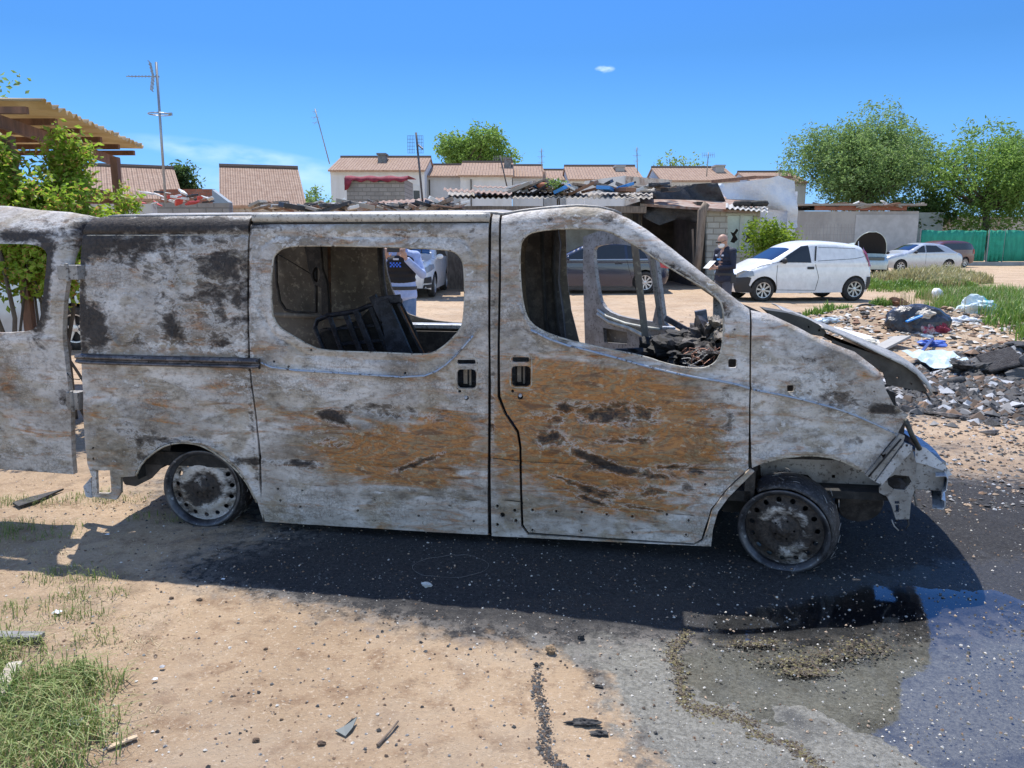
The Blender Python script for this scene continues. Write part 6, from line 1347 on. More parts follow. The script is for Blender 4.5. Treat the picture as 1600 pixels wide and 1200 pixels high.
# ================================================================ TREES, SHRUBS, GRASS
def leaf_mat(name, c1, c2, c3=None, scale=1.2, tr=.58):
    b = NB(name); v = b.noise(scale, 4, .6); n2 = b.noise(scale * 14, 2, .5)
    c = b.mix(b.rng(v, .38, .62), c1, c2)
    if c3: c = b.mix(b.rng(n2, .56, .64), c, c3)
    else: c = b.mix(b.rng(n2, .4, .6), c, tuple(q * 1.35 for q in c2))
    b.setp('Base Color', c); b.setp('Roughness', .55); t_ = node(b.nt, 'ShaderNodeBsdfTranslucent'); b.L(c, t_.inputs[0]); m_ = node(b.nt, 'ShaderNodeMixShader'); m_.inputs[0].default_value = tr
    b.L(b.p.outputs[0], m_.inputs[1]); b.L(t_.outputs[0], m_.inputs[2]); b.L(m_.outputs[0], b.out.inputs[0]); return b.m
BARK = mat('grey bark', (.16, .13, .10), .9, (.09, .07, .055), 6, bump=.03, stretch=(1, 1, .3))
def leaves(name, pts, size, m, parent, rr, droop=.3, aspect=.5, per=1):
    vs = []; fs = []
    for p in pts:
        for _ in range(per):
            a = rr.uniform(0, 2 * pi); e = rr.gauss(-droop, .55); d = Vector((cos(a) * cos(e), sin(a) * cos(e), sin(e))); s_ = size * rr.uniform(.6, 1.35)
            sd_ = d.cross(Vector((rr.gauss(0, 1), rr.gauss(0, 1), rr.gauss(0, 1)))).normalized() * s_ * aspect * .5; q = Vector(p); k = len(vs)
            up_ = d.cross(sd_).normalized() * s_ * .12
            vs += [q, q + d * s_ * .5 + sd_ + up_, q + d * s_, q + d * s_ * .5 - sd_ + up_]; fs.append((k, k + 1, k + 2, k + 3))
    me = bpy.data.meshes.new(name); me.from_pydata([tuple(v) for v in vs], [], fs); me.materials.append(m); o = bpy.data.objects.new(name, me); col.objects.link(o); o.parent = parent; return o
def tree(label, x0, x1, ytop, ybot, Y, leafm, nleaf, lsize, seed, name='tree', ybase=None, stems=3, blobs=26, density=1.0, spray=.16, hollow=.45, cat='tree', aspect=.5, squash=1.0):
    """tree whose crown fills the pixel box at distance Y"""
    rr = random.Random(seed); a = atY(x0, ytop, Y); b = atY(x1, ybot, Y); cx = (a.x + b.x) / 2; zt = a.z; zb = b.z; rw = (b.x - a.x) / 2; rh = (zt - zb) / 2; cz = (zt + zb) / 2
    root = thing(name, label, cat, (cx, Y, 0)); clumps = []
    for k in range(blobs):
        th = rr.uniform(0, 2 * pi); ph = math.acos(rr.uniform(-1, 1)); r_ = rr.uniform(hollow, .86)
        clumps.append((Vector((rw * r_ * sin(ph) * cos(th), rw * r_ * sin(ph) * sin(th) * squash, cz + rh * r_ * cos(ph))), rr.uniform(.22, .40)))
    mb = MB(); trunk_top = Vector((0, 0, max(.5, zb + rh * .3)))
    for s_ in range(stems):
        a_ = rr.uniform(0, 2 * pi); b0 = Vector((rr.uniform(-.25, .25) * stems * .4, rr.uniform(-.2, .2), -.1)); t1 = Vector((cos(a_) * rw * .22, sin(a_) * rw * .2, zb + rh * .55)); mid = (b0 + t1) / 2 + Vector((rr.uniform(-.2, .2), 0, 0))
        r0 = (.035 if zt > 4 else .014) * (zt) / sqrt(stems) + (.02 if zt > 4 else .004); mb.tube([b0, mid, t1], [r0, r0 * .75, r0 * .55], 7)
        for c_, rad in clumps[s_::stems]:
            if rr.random() < .35: continue
            m1 = (t1 + c_) / 2 + Vector((rr.uniform(-.1, .1) * rw, rr.uniform(-.1, .1) * rw, -.05 * rh)); mb.tube([t1, m1, c_], [r0 * .42, r0 * .25, r0 * .1], 5)
    mb.obj('trunk', BARK, root, smooth=True)
    pts = []; tot = sum(r ** 2 for _, r in clumps)
    for c_, rad in clumps:
        n = int(nleaf * rad ** 2 / tot); nt_ = max(6, n // 14)
        for q in range(nt_):
            d = Vector((rr.gauss(0, 1), rr.gauss(0, 1) * squash, rr.gauss(0, .8))); d.normalize(); r_ = rad * rr.uniform(.35, 1.0) ** .6; base_ = c_ + Vector((d.x * rw * r_, d.y * rw * r_, d.z * rh * r_ * 1.0)); tip = base_ + d * rw * spray * rr.uniform(.2, 1) + Vector((0, 0, -.04 * rh))
            for i in range(max(1, n // nt_)): t = rr.random(); pts.append(base_ + (tip - base_) * t + Vector((rr.gauss(0, 1), rr.gauss(0, 1), rr.gauss(0, 1))) * lsize * .7)
    leaves('crown', pts, lsize, leafm, root, rr, aspect=aspect); return root
LG = leaf_mat('mid green leaves', (.12, .21, .04), (.19, .30, .07)); LD = leaf_mat('grey green leaves', (.125, .21, .06), (.19, .28, .095)); LB = leaf_mat('bright young leaves', (.13, .24, .02), (.22, .32, .03), (.32, .34, .04), 3)
LDK = leaf_mat('dark green leaves', (.05, .10, .025), (.085, .14, .04)); LSH = leaf_mat('shrub leaves', (.20, .34, .03), (.36, .50, .06), (.50, .26, .11), 2.2, .6)
tree('large willowy tree with several stems rising behind the grey building', 1240, 1466, 166, 352, 60, LD, 40000, .27, 11, blobs=62, hollow=.30, spray=.13, aspect=.38)
tree('green tree at the right edge standing over the green fence', 1468, 1660, 184, 372, 56, LG, 26000, .27, 12, stems=1, blobs=38, spray=.2, aspect=.4)
tree('round leafy tree rising above the terraced house roofs', 674, 806, 192, 292, 85, LG, 12000, .38, 13, blobs=24, spray=.16)
tree('thin sparse-topped tree behind the stub chimney roof', 1016, 1102, 236, 292, 80, LD, 700, .35, 14, blobs=14, stems=2, spray=.2)
tree('small drooping dark tree between the two brown roofs', 262, 312, 258, 306, 40, LDK, 1300, .26, 15, blobs=12, stems=1, aspect=.35, spray=.3)
tree('low grey-green tree peeking left of the white terraced houses', 462, 520, 292, 345, 48, LD, 1300, .24, 16, blobs=12, stems=1)
tree('bright yellow-green bush in front of the broken shack window', 1166, 1252, 332, 420, 25.5, LB, 3800, .13, 17, name='bush', blobs=20, stems=5, cat='bush', spray=.22, hollow=.2)
tree('small weedy shrub on the roof line beside the stove pipe', 853, 890, 278, 300, 26.5, LG, 420, .08, 18, name='roof_plant', blobs=6, stems=2, cat='plant')
tree('dark hedge tree under the willowy tree', 1400, 1500, 300, 362, 58, LDK, 3500, .28, 19, blobs=16, stems=2)
tree('reddish-green shrub growing over the fence on the left', -60, 176, 262, 452, 6.6, LSH, 15000, .060, 21, name='shrub', blobs=34, stems=7, cat='shrub', spray=.25, hollow=.15, squash=.6)
tree('arching leafy shrub branches beside the pergola post', 60, 150, 196, 330, 6.9, LSH, 3200, .055, 22, name='shrub', blobs=14, stems=4, cat='shrub', spray=.3, hollow=.1, squash=.6)
tree('low leafy shrub arm touching the rear corner of the van roof', 136, 246, 290, 440, 7.2, LSH, 4600, .055, 23, name='shrub', blobs=14, stems=4, cat='shrub', spray=.25, hollow=.1, squash=.6)
tree('tall leafy shrub stem at the far left picture edge', -80, 34, 190, 330, 6.4, LSH, 3200, .06, 24, name='shrub', blobs=12, stems=3, cat='shrub', spray=.3, hollow=.1, squash=.6)
tree('blurred high twigs at the top left corner', -160, 12, 88, 150, 8, LD, 260, .07, 25, name='twig_tree', blobs=10, stems=1, spray=.3)
# pergola
root = thing('pergola', 'brown timber pergola with a yellowed corrugated plastic roof', 'pergola')
bm_ = NB('yellowed corrugated plastic'); cc = bm_.mix(bm_.rng(bm_.noise(3, 5), .35, .65), (.48, .37, .21), (.60, .50, .33)); bm_.setp('Base Color', cc); tn = node(bm_.nt, 'ShaderNodeBsdfTranslucent'); bm_.L(cc, tn.inputs[0]); mm = node(bm_.nt, 'ShaderNodeMixShader'); mm.inputs[0].default_value = .55; bm_.L(bm_.p.outputs[0], mm.inputs[1]); bm_.L(tn.outputs[0], mm.inputs[2]); bm_.L(mm.outputs[0], bm_.out.inputs[0])
ZP = 2.72
def pq(x, y, z): return gnd(x, y, z)
A = pq(64, 158, ZP); B = pq(225, 236, ZP - .05); rws = []; nn = 110
for k in range(nn + 1):
    t = k / nn; e = A + (B - A) * t; zz = ZP + .025 * sin(k * 1.15); rws.append([(e.x + .05 * noise.noise(Vector((k * .3, 0, 0))) - q, e.y + q * .04, zz + q * .02) for q in (0, 1.2, 2.5, 4.5)])
sheet(rws, 'roof_sheet', bm_.m, parent=root, thick=.008)
for k in range(6):
    t = k / 5; e = A + (B - A) * t; mb = MB(); mb.bb((e.x - 4.4, e.y - .022, ZP - .10), (e.x - .12, e.y + .022, ZP - .045)); mb.obj('roof_batten', DWOOD, root)
for off in (.35, 1.6, 3.0):
    mb = MB(); mb.bar((A.x - off, A.y - .05, ZP - .16), (B.x - off, B.y + .05, ZP - .18), .05, .10); mb.obj('rafter', DWOOD, root)
for px_, py_ in ((179, 244),):
    p = pq(px_, py_, ZP - .27); mb = MB(); mb.bb((p.x - .035, p.y - .035, -.05), (p.x + .035, p.y + .035, ZP - .28)); mb.obj('post', DWOOD, root)
for px_, Y_ in ((44, 6.6), (-70, 6.4)):
    p = atY(px_, 480, Y_); mb = MB(); mb.bb((p.x - .035, p.y - .035, -.05), (p.x + .035, p.y + .035, ZP - .28)); mb.obj('post', DWOOD, root)
mb = MB(); pxbox(mb, 118, 300, 180, 318, 9.4, .12); pxbar(mb, (120, 296), (180, 308), 9.3, 9.3, .10); tag(mb.obj('timber_shed_roof', DWOOD), 'dark sagging timber shed edge under the pergola corner', 'shed')

def grass(name, label, regions, n, hmin, hmax, wd, m, seed, cat='grass', lean=.5):
    """regions: list of (cx, cy, rx, ry)"""
    rr = random.Random(seed); vs = []; fs = []; tot = sum(r[2] * r[3] for r in regions)
    for cx, cy, rx, ry in regions:
        for k in range(int(n * rx * ry / tot)):
            r_ = rr.random() ** .6; a = rr.uniform(0, 2 * pi); x = cx + rx * r_ * cos(a); y = cy + ry * r_ * sin(a)
            if noise.noise(Vector((x * 2.3 / max(.3, rx ** .5), y * 2.3 / max(.3, ry ** .5), seed))) < -.12 and rr.random() < .8: continue
            z = gheight(x, y) - .005; h = rr.uniform(hmin, hmax) * (1.15 - .6 * r_); a2 = rr.uniform(0, 2 * pi); l = h * rr.uniform(.1, lean); d = Vector((cos(a2), sin(a2), 0)); s_ = Vector((-d.y, d.x, 0)) * wd * rr.uniform(.6, 1.2); p = Vector((x, y, z)); k0 = len(vs)
            vs += [p - s_, p + s_, p + d * l * .35 + Vector((0, 0, h * .6)) + s_ * .7, p + d * l * .35 + Vector((0, 0, h * .6)) - s_ * .7, p + d * l + Vector((0, 0, h * (1 - .3 * lean)))]
            fs += [(k0, k0 + 1, k0 + 2, k0 + 3), (k0 + 3, k0 + 2, k0 + 4)]
    me = bpy.data.meshes.new(name); me.from_pydata([tuple(v) for v in vs], [], fs); me.materials.append(m); o = bpy.data.objects.new(name, me); col.objects.link(o); return tag(o, label, cat, kind='stuff')
GR = leaf_mat('fresh grass', (.13, .21, .04), (.24, .30, .09), (.42, .36, .17), 5, .3); GY = leaf_mat('dry tall grass', (.26, .27, .10), (.40, .36, .18), (.50, .42, .26), 1.5, .3); GD = leaf_mat('lush weeds', (.11, .22, .03), (.18, .31, .05), (.28, .34, .10), 1.2, .3); STRAW = leaf_mat('straw', (.45, .36, .2), (.55, .45, .28), (.35, .3, .15), 6, .2)
def G(x, y): p = gnd(x, y); return (p.x, p.y)
def reg(lst): return [(G(x, y)[0], G(x, y)[1], rx, ry) for x, y, rx, ry in lst]
grass('grass', 'thick fresh grass in the lower left foreground', reg([(0, 1130, .30, .32), (60, 1090, .28, .20), (80, 1180, .24, .16), (-60, 1060, .3, .3), (140, 1065, .14, .07), (120, 1130, .16, .08)]), 4300, .06, .20, .0022, GR, 31, lean=1.6)
grass('grass', 'sparse tufts of grass beside and behind the rear wheel', reg([(60, 960, .32, .14), (120, 900, .25, .12), (30, 830, .4, .16), (165, 780, .28, .12), (140, 930, .2, .08), (10, 790, .4, .12), (120, 1000, .2, .1), (250, 810, .2, .1)]), 2600, .03, .10, .0018, GR, 32, lean=1.2)
grass('dry_straw', 'flattened dry straw around the lower left grass', reg([(60, 1000, .5, .25), (160, 960, .4, .2), (150, 1120, .3, .2), (60, 860, .6, .3), (150, 790, .3, .16), (210, 1010, .25, .12)]), 3800, .008, .03, .0016, STRAW, 33, lean=4.0)
grass('tall_grass', 'patch of tall yellowing grass in front of the silver saloon', [(14.4, 27.8, 1.5, 2.2), (15.7, 29.2, 1.4, 2.2), (17.0, 30.5, 1.5, 2)], 9500, .35, .85, .022, GY, 34); grass('tall_grass', 'green weeds along the foot of the yellowing grass', [(13.2, 26.0, 1.2, .9), (14.6, 26.3, 1.2, .7), (12.7, 27.5, .5, .9)], 2400, .18, .45, .022, GD, 35)
grass('weeds', 'lush weeds and tall grass on the right picture edge', [(13.0, 20.5, 2.0, 2.2), (11.0, 17.2, 1.5, 2.0), (10.2, 14.6, 1.6, 1.6), (9.3, 12.8, 1.4, .9), (9.0, 11.7, 1.3, .6)], 19000, .18, .62, .012, GD, 36); grass('weeds', 'dry stalks among the lush weeds on the right', [(11.5, 18.0, 2.2, 3), (9.8, 14.0, 1.5, 1.8), (9.2, 12.2, 1.3, .9)], 1600, .3, .8, .006, GY, 37)
for k, (x, y, rx, ry, l_) in enumerate(((1290, 505, .45, .4, 'low green weed patch left of the rubbish heap'), (1375, 478, .28, .25, 'dark leafy weed clump above the rubbish heap'), (1325, 498, .25, .2, 'small weed tuft on the road edge by the rubbish'))):
    grass('weeds', l_, reg([(x, y, rx, ry)]), 520, .12, .34, .014, GD, 40 + k)
grass('weeds', 'short green weeds under and beside the white hatchback', [(9.0, 24.2, 1.6, .6), (12.6, 24.6, 2.2, .8)], 900, .08, .22, .018, GD, 44)

# ================================================================ RUBBISH, STONES, LITTER
def at_g(x, y):
    p = gnd(x, y)
    for _ in range(4): p = gnd(x, y, gheight(p.x, p.y))
    return p
def rock(name, label, cat, x, y, r, m, seed, amp=.5, sub=3):
    p = at_g(x, y); rz = r[2] if isinstance(r, tuple) else r; return tag(lump(name, (p.x, p.y, p.z + rz * .6), r, m, seed, sub, amp), label, cat)
CHAR = mat('charcoal', (.02, .02, .022), .7, (.06, .058, .055), 30, bump=.006); STONE = mat('ochre stone', (.38, .26, .15), .9, (.2, .14, .09), 20, bump=.006)
rock('stone', 'ochre lump of stone on the edge of the grey wet ash', 'stone', 861, 1020, .019, STONE, 3); rock('stone', 'small dark stone in sun just below the van shadow', 'stone', 908, 998, .014, CHAR, 4); rock('stone', 'dark pebble under the ochre stone', 'stone', 838, 1040, .008, CHAR, 5); rock('stone', 'pale stone in the shadow below the sliding door', 'stone', 667, 916, (.022, .015, .012), mat('pale stone', (.5, .5, .48), .8), 6)
rock('charred_chunk', 'long charred chunk lying on the dirt at the ash edge', 'charcoal', 912, 1132, (.050, .014, .012), CHAR, 7, .8).rotation_euler = (0, 0, 0)
rock('charred_chunk', 'flat charred chunk beside the long charred piece', 'charcoal', 938, 1148, (.025, .012, .008), CHAR, 8, .8); rock('charred_chunk', 'small dark fragment on the grey ash right of the ochre stone', 'charcoal', 935, 1074, (.018, .008, .006), CHAR, 9, .8)
for x, y, s_, l_ in ((502, 1163, .022, 'dark clod of earth at the bottom edge of the dirt'), (400, 1158, .020, 'dark clod left of the slate shard'), (440, 1125, .010, 'tiny dark clod on the sunlit dirt'), (312, 938, .020, 'brown clod near the shadow edge on the left'), (268, 935, .016, 'little brown clod furthest left near the shadow edge'), (415, 1015, .014, 'crumbly dark clod in the middle of the left dirt')):
    rock('clod', l_, 'clod', x, y, (s_ * .6, s_ * .45, s_ * .3), mat('dark clod', (.14, .09, .06), .95, (.07, .05, .035), 20, bump=.006), int(x), .4, 4)
mb = MB(); p = at_g(542, 1140); mb.prism([p + Vector(q) for q in ((-.035, -.015, .004), (.005, -.045, .004), (.022, -.01, .012), (.028, .035, .02), (.012, .02, .02), (-.01, .0, .008))], (0, 0, .004)); tag(mb.obj('slate_shard', mat('grey slate', (.12, .14, .14), .6)), 'angular grey slate shard on the sunlit dirt', 'shard')
mb = MB(); a = at_g(590, 1168); b = at_g(622, 1132); mb.tube([a + Vector((0, 0, .008)), (a + b) / 2 + Vector((.004, 0, .012)), b + Vector((0, 0, .012))], [.006, .004, .004], 6); tag(mb.obj('stick', WOOD), 'short pale stick on the dirt right of the slate shard', 'stick')
mb = MB(); a = at_g(168, 1172); b = at_g(215, 1155); mb.bar(a + Vector((0, 0, .008)), b + Vector((0, 0, .012)), .018, .006); tag(mb.obj('wood_splinter', mat('pale wood', (.5, .38, .26), .8)), 'pale wood splinter beside the foreground grass', 'splinter')
def paper(label, x, y, s_, m=None, seed=1):
    p = at_g(x, y); rws = []; rr = random.Random(seed)
    for i in range(6): rws.append([(p.x + (i - 2.5) * s_ / 5 + rr.uniform(-.1, .1) * s_, p.y + (j - 2.5) * s_ / 6 + rr.uniform(-.1, .1) * s_, p.z + .01 + rr.uniform(0, .22) * s_) for j in range(6)])
    o = sheet(rws, 'paper_scrap', m or mat('crumpled white paper', (.75, .77, .80), .8), smooth=False, parent=None, thick=.001); return tag(o, label, 'litter')
paper('crumpled white paper in the lower left grass', 117, 1133, .045, seed=3); paper('small white paper scrap on the dirt above the foreground grass', 90, 960, .032, seed=4); paper('tiny white scrap in the shaded dirt by the rear wheel', 168, 838, .02, seed=5); paper('white flake at the shadow edge left of centre', 349, 908, .016, seed=6); paper('pale pebble-like scrap right of the grass', 243, 1065, .018, seed=7); paper('grey scrap left of the dirt clods', 254, 1046, .02, mat('grey scrap', (.35, .36, .38), .7), 8)
mb = MB(); a = at_g(-40, 1000); b = at_g(66, 1002); mb.bar(a + Vector((0, -.0, .02)), b + Vector((0, 0, .02)), .05, .022); tag(mb.obj('dark_board', mat('dark split board', (.12, .12, .13), .7, (.25, .25, .26), 20, stretch=(.3, 3, 1)), bevel=.003), 'dark split board lying in the grass at the left edge', 'board')
mb = MB(); a = at_g(-20, 1130) + Vector((0, 0, .03)); b = at_g(26, 1052) + Vector((0, 0, .04)); mb.bar(a, b, .05, .02); tag(mb.obj('pale_board', mat('pale weathered board', (.5, .45, .38), .85, (.35, .3, .25), 20), bevel=.003), 'short pale weathered board in the lower left grass', 'board')
mb = MB(); a = at_g(42, 785); pts = [at_g(20, 790), at_g(45, 782), at_g(85, 772), at_g(100, 768), at_g(60, 786), at_g(30, 796)]; mb.prism([q + Vector((0, 0, .01)) for q in pts], (0, 0, .012)); tag(mb.obj('charred_strip', CHAR), 'charred black strip on the dirt below the open rear door', 'strip')
for x, y, x2, y2, l_ in ((1448, 648, 1512, 655, 'curved pale charred strip on the ground before the burnt heap'), (1530, 1010 - 330, 1560, 676, 'thin dark strip right of the curved pale strip')):
    mb = MB(); a = at_g(x, y); b = at_g(x2, y2); mb.tube([a + Vector((0, 0, .03)), (a + b) / 2 + Vector((0, -.03, .015)), b + Vector((0, 0, .02))], [.006, .03, .008], 6); tag(mb.obj('burnt_strip', mat('ashy strip', (.28, .24, .2), .8, (.06, .05, .05), 10)), l_, 'strip')
# scattered small things nobody could count
def scatter(name, label, n, fn, smin, smax, mats_, seed, flat=.5, cat='debris', zoff=0):
    rr = random.Random(seed); mb = MB()
    for k in range(n):
        x, y = fn(rr)
        if x is None: continue
        s_ = smin + (smax - smin) * rr.random() ** 3; p = Vector((x, y, gheight(x, y) + s_ * flat * .25 + zoff)); mb.cur = rr.randrange(len(mats_))
        Rm = Matrix.Rotation(rr.uniform(0, 6.3), 3, 'Z') @ Matrix.Rotation(rr.uniform(-.5, .5), 3, 'X'); h = s_ * flat
        if y < 4.2 and x > .4: p.z = max(p.z, WATER_Z + .001 + s_ * .05)
        vs = [Rm @ Vector((s_ * cos(a) * rr.uniform(.5, 1), s_ * sin(a) * rr.uniform(.4, 1), 0)) for a in (0, 1.3, 2.5, 3.8, 5.1)]; top = Rm @ Vector((s_ * rr.uniform(-.2, .2), 0, h)); bo = Rm @ Vector((0, 0, -h * .5))
        mb.add([p + v for v in vs] + [p + top, p + bo], [(i, (i + 1) % 5, 5) for i in range(5)] + [((i + 1) % 5, i, 6) for i in range(5)])
    return tag(mb.obj(name, mats_), label, cat, kind='stuff')
PEB = [mat('pebble tan', (.42, .31, .22), .9), mat('pebble pale', (.58, .54, .48), .85), mat('pebble brown', (.22, .14, .09), .9), mat('pebble grey', (.27, .26, .25), .9)]
FLK = [mat('ash flake white', (.50, .50, .49), .7), mat('ash flake grey', (.40, .41, .43), .7), mat('ash flake cream', (.62, .58, .48), .7)]
CHP = [CHAR, mat('char grey', (.09, .09, .09), .8), mat('char brown', (.10, .07, .05), .85)]
def near_fn(rr):
    y = 1.7 + 4.6 * rr.random() ** 1.4; return rr.uniform(-.75, .75) * y * 1.02, y
def wet_fn(rr):
    x, y = near_fn(rr)
    return (x, y) if blob(WET, x, y) + blob(SCORCH_SHADE, x, y) > .35 else (None, None)
def dark_fn(rr):
    x, y = near_fn(rr); q = blob(SCORCH_SHADE, x, y) + .35 * noise.noise(Vector((x * 4, y * 4, 0))); return (x, y) if q > .15 + .2 * rr.random() or rr.random() < .12 else (None, None)
scatter('pebbles', 'fine gravel and pebbles over the near dirt', 11000, near_fn, .0014, .010, PEB, 51, .6); scatter('ash_flakes', 'pale ash flakes and glass crumbs on the wet ash', 6500, wet_fn, .0008, .0048, FLK, 52, .3); scatter('char_crumbs', 'black charred crumbs around the van', 8000, dark_fn, .0018, .013, CHP, 53, .6)
def heap_fn(rr): return rr.gauss(6.9, 1.4), rr.gauss(13.4, 1.3)
def burn_fn(rr): return (lambda t: (4.2 + 3.6 * t + rr.gauss(0, .5), 7.5 + 2.3 * t + rr.gauss(0, .45)))(rr.random())
def fore_fn(rr): return rr.uniform(2.5, 7.5), rr.uniform(4.4, 9.5)
scatter('heap_rubble', 'small rubble, splinters and scraps of the rubbish heap', 4200, heap_fn, .012, .10, PEB + PEB[:3] + [FLK[0], CHP[0], CHP[0], BRW, mat('tan splinter', (.52, .38, .24), .8)], 54, .35); scatter('burnt_rubble', 'blackened rubble of the burnt heap', 11000, burn_fn, .012, .11, [CHP[0], CHP[2], CHP[0], CHP[1], CHP[0], PEB[2], CHP[2], CHP[0], PEB[3], CHP[1], FLK[1]], 55, .5); scatter('soot_crumbs', 'soot crumbs and flakes strewn right of the van nose', 5000, fore_fn, .006, .035, [CHP[0], CHP[0], CHP[1], CHP[2]], 56, .4)
for k in range(9):
    rr = random.Random(70 + k); t_ = rr.random(); p = (4.8 + 2.6 * t_ + rr.uniform(-.4, .4), 8.0 + 1.6 * t_ + rr.uniform(-.3, .3))
    o = lump('burnt_lump', (p[0], p[1], gheight(*p) + .06), (rr.uniform(.10, .28), rr.uniform(.10, .2), rr.uniform(.05, .13)), CHAR, k, 4, 1.1); o.data.materials[0] = CHP[k % 2]; tag(o, 'blackened lump of melted rubbish in the burnt heap', 'burnt lump', 'blackened lumps in the burnt heap')
# single items of the heap, placed by where they lie
def item(o, label, cat): return tag(o, label, cat)
p = at_g(1432, 528); BAG = mat('black bin bag', (.02, .022, .028), .3, (.05, .055, .065), 5, bump=.03, bscale=4)
item(lump('bin_bag', (p.x, p.y, p.z + .2), (.50, .35, .36), BAG, 3, 4, .18), 'big split black bin bag bulging with clothes', 'bin bag')
item(lump('maroon_cloth', (p.x + .22, p.y - .30, p.z + .14), (.13, .10, .13), MARO, 5, 4, .5), 'maroon cloth spilling out of the black bin bag', 'cloth'); item(lump('patterned_cloth', (p.x + .02, p.y - .30, p.z + .12), (.14, .10, .17), mat('red white cloth', (.5, .42, .42), .9, (.3, .06, .09), 14, .45, .55), 6, 4, .5), 'red and white patterned cloth in the mouth of the bin bag', 'cloth'); item(lump('cream_cloth', (p.x - .02, p.y - .2, p.z + .40), (.14, .12, .09), mat('cream cloth', (.55, .5, .42), .9), 7, 4, .5), 'cream cloth bundle on top of the black bin bag', 'cloth')
mb = MB(); mb.bar((p.x - .36, p.y - .32, p.z + .30), (p.x - .12, p.y - .33, p.z + .40), .07, .03); item(mb.obj('blue_tube', mat('bright blue plastic', (.02, .25, .75), .35), bevel=.01), 'bright blue plastic strip on the black bin bag', 'strip')
a = at_g(1340, 520); mb = MB(); mb.tube([(a.x, a.y, a.z + .16), (p.x - .05, p.y - .55, p.z + .06)], [.012, .05], 10); item(mb.obj('white_pipe', mat('white pvc pipe', (.62, .68, .70), .4), smooth=True), 'long white pipe pointing at the black bin bag', 'pipe')
a = at_g(1345, 535); mb = MB(); mb.box((a.x, a.y, a.z + .08), (.75, .45, .03), Matrix.Rotation(.25, 3, 'Y') @ Matrix.Rotation(.2, 3, 'X')); item(mb.obj('white_board', mat('white board', (.72, .72, .70), .6), bevel=.004), 'flat white board leaning low on the rubbish heap', 'board')
a = at_g(1385, 545); mb = MB(); mb.box((a.x, a.y, a.z + .06), (.75, .28, .035), Matrix.Rotation(-.3, 3, 'Y') @ Matrix.Rotation(.5, 3, 'Z')); item(mb.obj('grey_frame_board', mat('grey board', (.34, .33, .31), .8), bevel=.004), 'grey tilted board beneath the white pipe', 'board')
a = at_g(1470, 575); rws = [[(a.x + (i - 4) * .075, a.y + (j - 4) * .10, a.z + .06 + .05 * noise.noise(Vector((i * .9, j * .9, 2))) + j * .012) for j in range(9)] for i in range(9)]
item(sheet(rws, 'pale_sheet', mat('pale blue plastic sheet', (.55, .66, .68), .4, (.4, .5, .52), 5), smooth=False, parent=None, thick=.003), 'crumpled pale blue plastic sheet on bare earth', 'plastic sheet')
a = at_g(1462, 470); M = Matrix.Translation((a.x, a.y, a.z + .16)) @ Matrix.Rotation(radians(70), 4, 'X') @ Matrix.Rotation(.5, 4, 'Y'); mb = MB(); mb.lathe([(.0, .12), (.12, .12), (.16, .08), (.18, 0), (.17, -.02), (.15, 0), (.13, .08), (0, .10)], M, 24); item(mb.obj('white_tub', mat('white plastic', (.78, .78, .78), .4), smooth=True), 'round white plastic tub tipped on its side in the rubbish', 'tub')
a = at_g(1525, 500); item(lump('turquoise_bag', (a.x, a.y, a.z + .18), (.36, .25, .24), mat('turquoise white bag', (.60, .70, .72), .45, (.02, .45, .45), 2.4, .5, .56), 9, 4, .45), 'turquoise and white plastic bag against the green weeds', 'bag')
a = at_g(1506, 512); item(lump('white_bag', (a.x, a.y, a.z + .08), (.26, .18, .11), mat('white plastic bag', (.70, .72, .75), .4, (.5, .52, .55), 6), 10, 4, .6), 'flattened white plastic bag between the bin bag and turquoise bag', 'bag')
a = at_g(1420, 492); item(lump('yellow_tub', (a.x, a.y, a.z + .1), (.09, .07, .05), mat('lime plastic', (.45, .60, .03), .5), 11, 3, .3), 'small lime yellow plastic object above the bin bag', 'plastic')
a = at_g(1355, 492); mb = MB(); mb.tube([(a.x + .22 * cos(t_), a.y + .1 * sin(t_), a.z + .14 + .13 * sin(t_) * .6) for t_ in [k * pi / 6 for k in range(13)]], .025, 6); item(mb.obj('black_hoop', PLAST, smooth=True), 'bent black plastic hoop among pale scraps', 'hoop')
for k, (x, y, sx, sz, m, l_) in enumerate(((1330, 512, .2, .07, FLK[1], 'grey crushed scrap left of the white board'), (1295, 505, .16, .07, mat('clear bottle', (.55, .65, .72), .2), 'crushed pale bottle at the left end of the heap'), (1375, 500, .24, .10, FLK[0], 'white crushed carton behind the hoop'), (1400, 478, .22, .12, BRW, 'brown dry bundle behind the bin bag'), (1380, 512, .18, .07, mat('tan bundle', (.45, .33, .2), .9), 'tan bundle of dry stalks by the white pipe'), (1455, 540, .2, .05, mat('blue scrap', (.05, .12, .45), .5), 'blue scrap under the maroon cloth'), (1310, 520, .2, .06, CHP[1], 'dark crushed scrap on the near edge of the heap'), (1352, 540, .2, .06, FLK[2], 'cream crushed scrap in front of the boards'))):
    a = at_g(x, y); item(lump('crushed_scrap', (a.x, a.y, a.z + sz * .6), (sx, sx * .6, sz), m, 20 + k, 3, .8), l_, 'scrap')
a = at_g(1435, 562); b = at_g(1456, 540); mb = MB(); mb.bar(a + Vector((0, 0, .06)), b + Vector((0, 0, .10)), .04, .02); item(mb.obj('blue_bar', mat('navy bar', (.03, .06, .22), .5)), 'dark blue bar lying below the bin bag', 'bar')
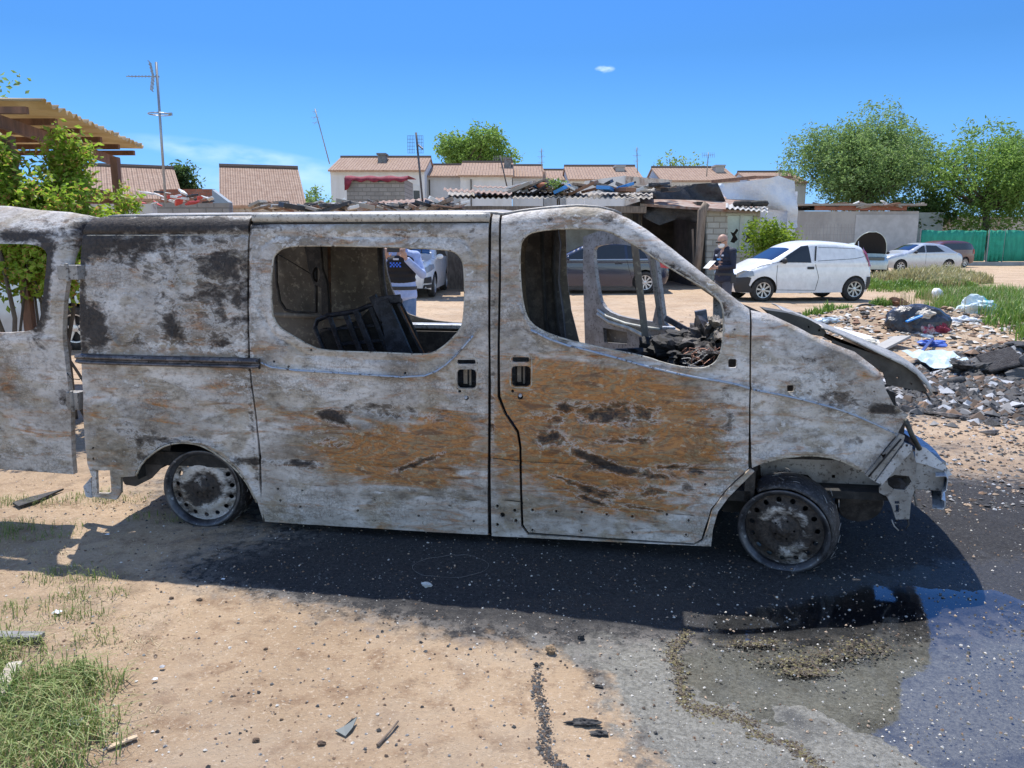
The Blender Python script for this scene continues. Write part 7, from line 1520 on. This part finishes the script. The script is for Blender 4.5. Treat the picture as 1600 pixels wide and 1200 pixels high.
a = at_g(1490, 605); M = Matrix.Translation((a.x, a.y, a.z + .05)) @ Matrix.Rotation(radians(80), 4, 'Y'); mb = MB(); mb.lathe([(0, -.1), (.055, -.1), (.06, 0), (.055, .1), (.035, .1), (.035, -.06)], M, 16); item(mb.obj('charred_can', CHAR, smooth=True), 'charred cylindrical can at the left of the burnt heap', 'can')
a = at_g(1560, 590); mb = MB(); mb.box((a.x, a.y, a.z + .2), (.40, .28, .04), Matrix.Rotation(-.25, 3, 'Y') @ Matrix.Rotation(.6, 3, 'X')); item(mb.obj('charred_board', mat('charred fabric panel', (.07, .065, .065), .9, (.035, .03, .03), 14, bump=.02), bevel=.02), 'large tilted charred panel on top of the burnt heap', 'panel')
mb = MB(); p0 = at_g(704, 886); mb.tube([(p0.x + .19 * cos(t_ * pi / 20), p0.y + .13 * sin(t_ * pi / 20), gheight(p0.x + .19 * cos(t_ * pi / 20), p0.y + .13 * sin(t_ * pi / 20)) + .004) for t_ in range(41)], .0006, 4); tag(mb.obj('wire_loop', GREYM), 'thin oval loop of wire in the shadow under the sliding door', 'wire')

SLP = [at_g(*q) for q in ((1075, 985), (1050, 1020), (1062, 1060), (1070, 1100), (1120, 1115), (1165, 1125), (1185, 1150), (1240, 1165), (1270, 1190), (1300, 1230))]
def sludge_fn(rr):
    if rr.random() < .45:
        c = [(1240, 1040, .07, .025), (1300, 1030, .08, .03), (1350, 1015, .07, .04), (1260, 1055, .05, .015), (1110, 1112, .05, .02), (1180, 1010, .08, .02)][rr.randrange(6)]; p = at_g(c[0], c[1]); return p.x + rr.gauss(0, c[2]), p.y + rr.gauss(0, c[3])
    i = rr.randrange(len(SLP) - 1); t = rr.random(); p = SLP[i] + (SLP[i + 1] - SLP[i]) * t; return p.x + rr.gauss(0, .016), p.y + rr.gauss(0, .016)
scatter('sludge', 'brown and olive sludge streaks drifting on the wet ash', 7000, sludge_fn, .002, .010, [mat('dark sludge', (.025, .016, .010), .6), mat('olive sludge', (.10, .085, .025), .6), mat('brown sludge', (.05, .032, .015), .6)], 61, .10)
def crust_fn(rr):
    P_ = [at_g(*q) for q in ((840, 1040), (838, 1080), (848, 1110), (852, 1140), (850, 1170), (872, 1200), (890, 1240))]; i = rr.randrange(6); t = rr.random(); p = P_[i] + (P_[i + 1] - P_[i]) * t; return p.x + rr.gauss(0, .012), p.y + rr.gauss(0, .012)
scatter('ash_crust', 'thin crumbly line of black ash on the dirt', 1100, crust_fn, .003, .011, CHP, 62, .5)
def bits_fn(rr):
    x, y = near_fn(rr); q = noise.noise(Vector((x * 3, y * 3, 7))); return (x, y) if q > .18 and x < .5 else (None, None)
scatter('dirt_clods', 'small dark clods and burnt crumbs gathered in patches on the dirt', 5000, bits_fn, .002, .012, [CHP[1], PEB[2], CHP[2], PEB[0]], 63, .6)

def nose_fn(rr):
    x, y = rr.uniform(2.6, 6.5), rr.uniform(3.6, 7.5); return (x, y) if noise.noise(Vector((x * 1.6, y * 1.6, 2))) + .25 * rr.random() > .05 else (None, None)
scatter('ground_litter', 'grey ash clods and scraps on the dirt beyond the puddle', 9000, nose_fn, .004, .030, [PEB[0], PEB[3], CHP[0], CHP[1], FLK[1], PEB[2]], 64, .45)
wall('yard_wall', 'long pale yard wall behind the pergola and the pale blue-grey car', -700, 236, 318, 16, .25, STAINW)
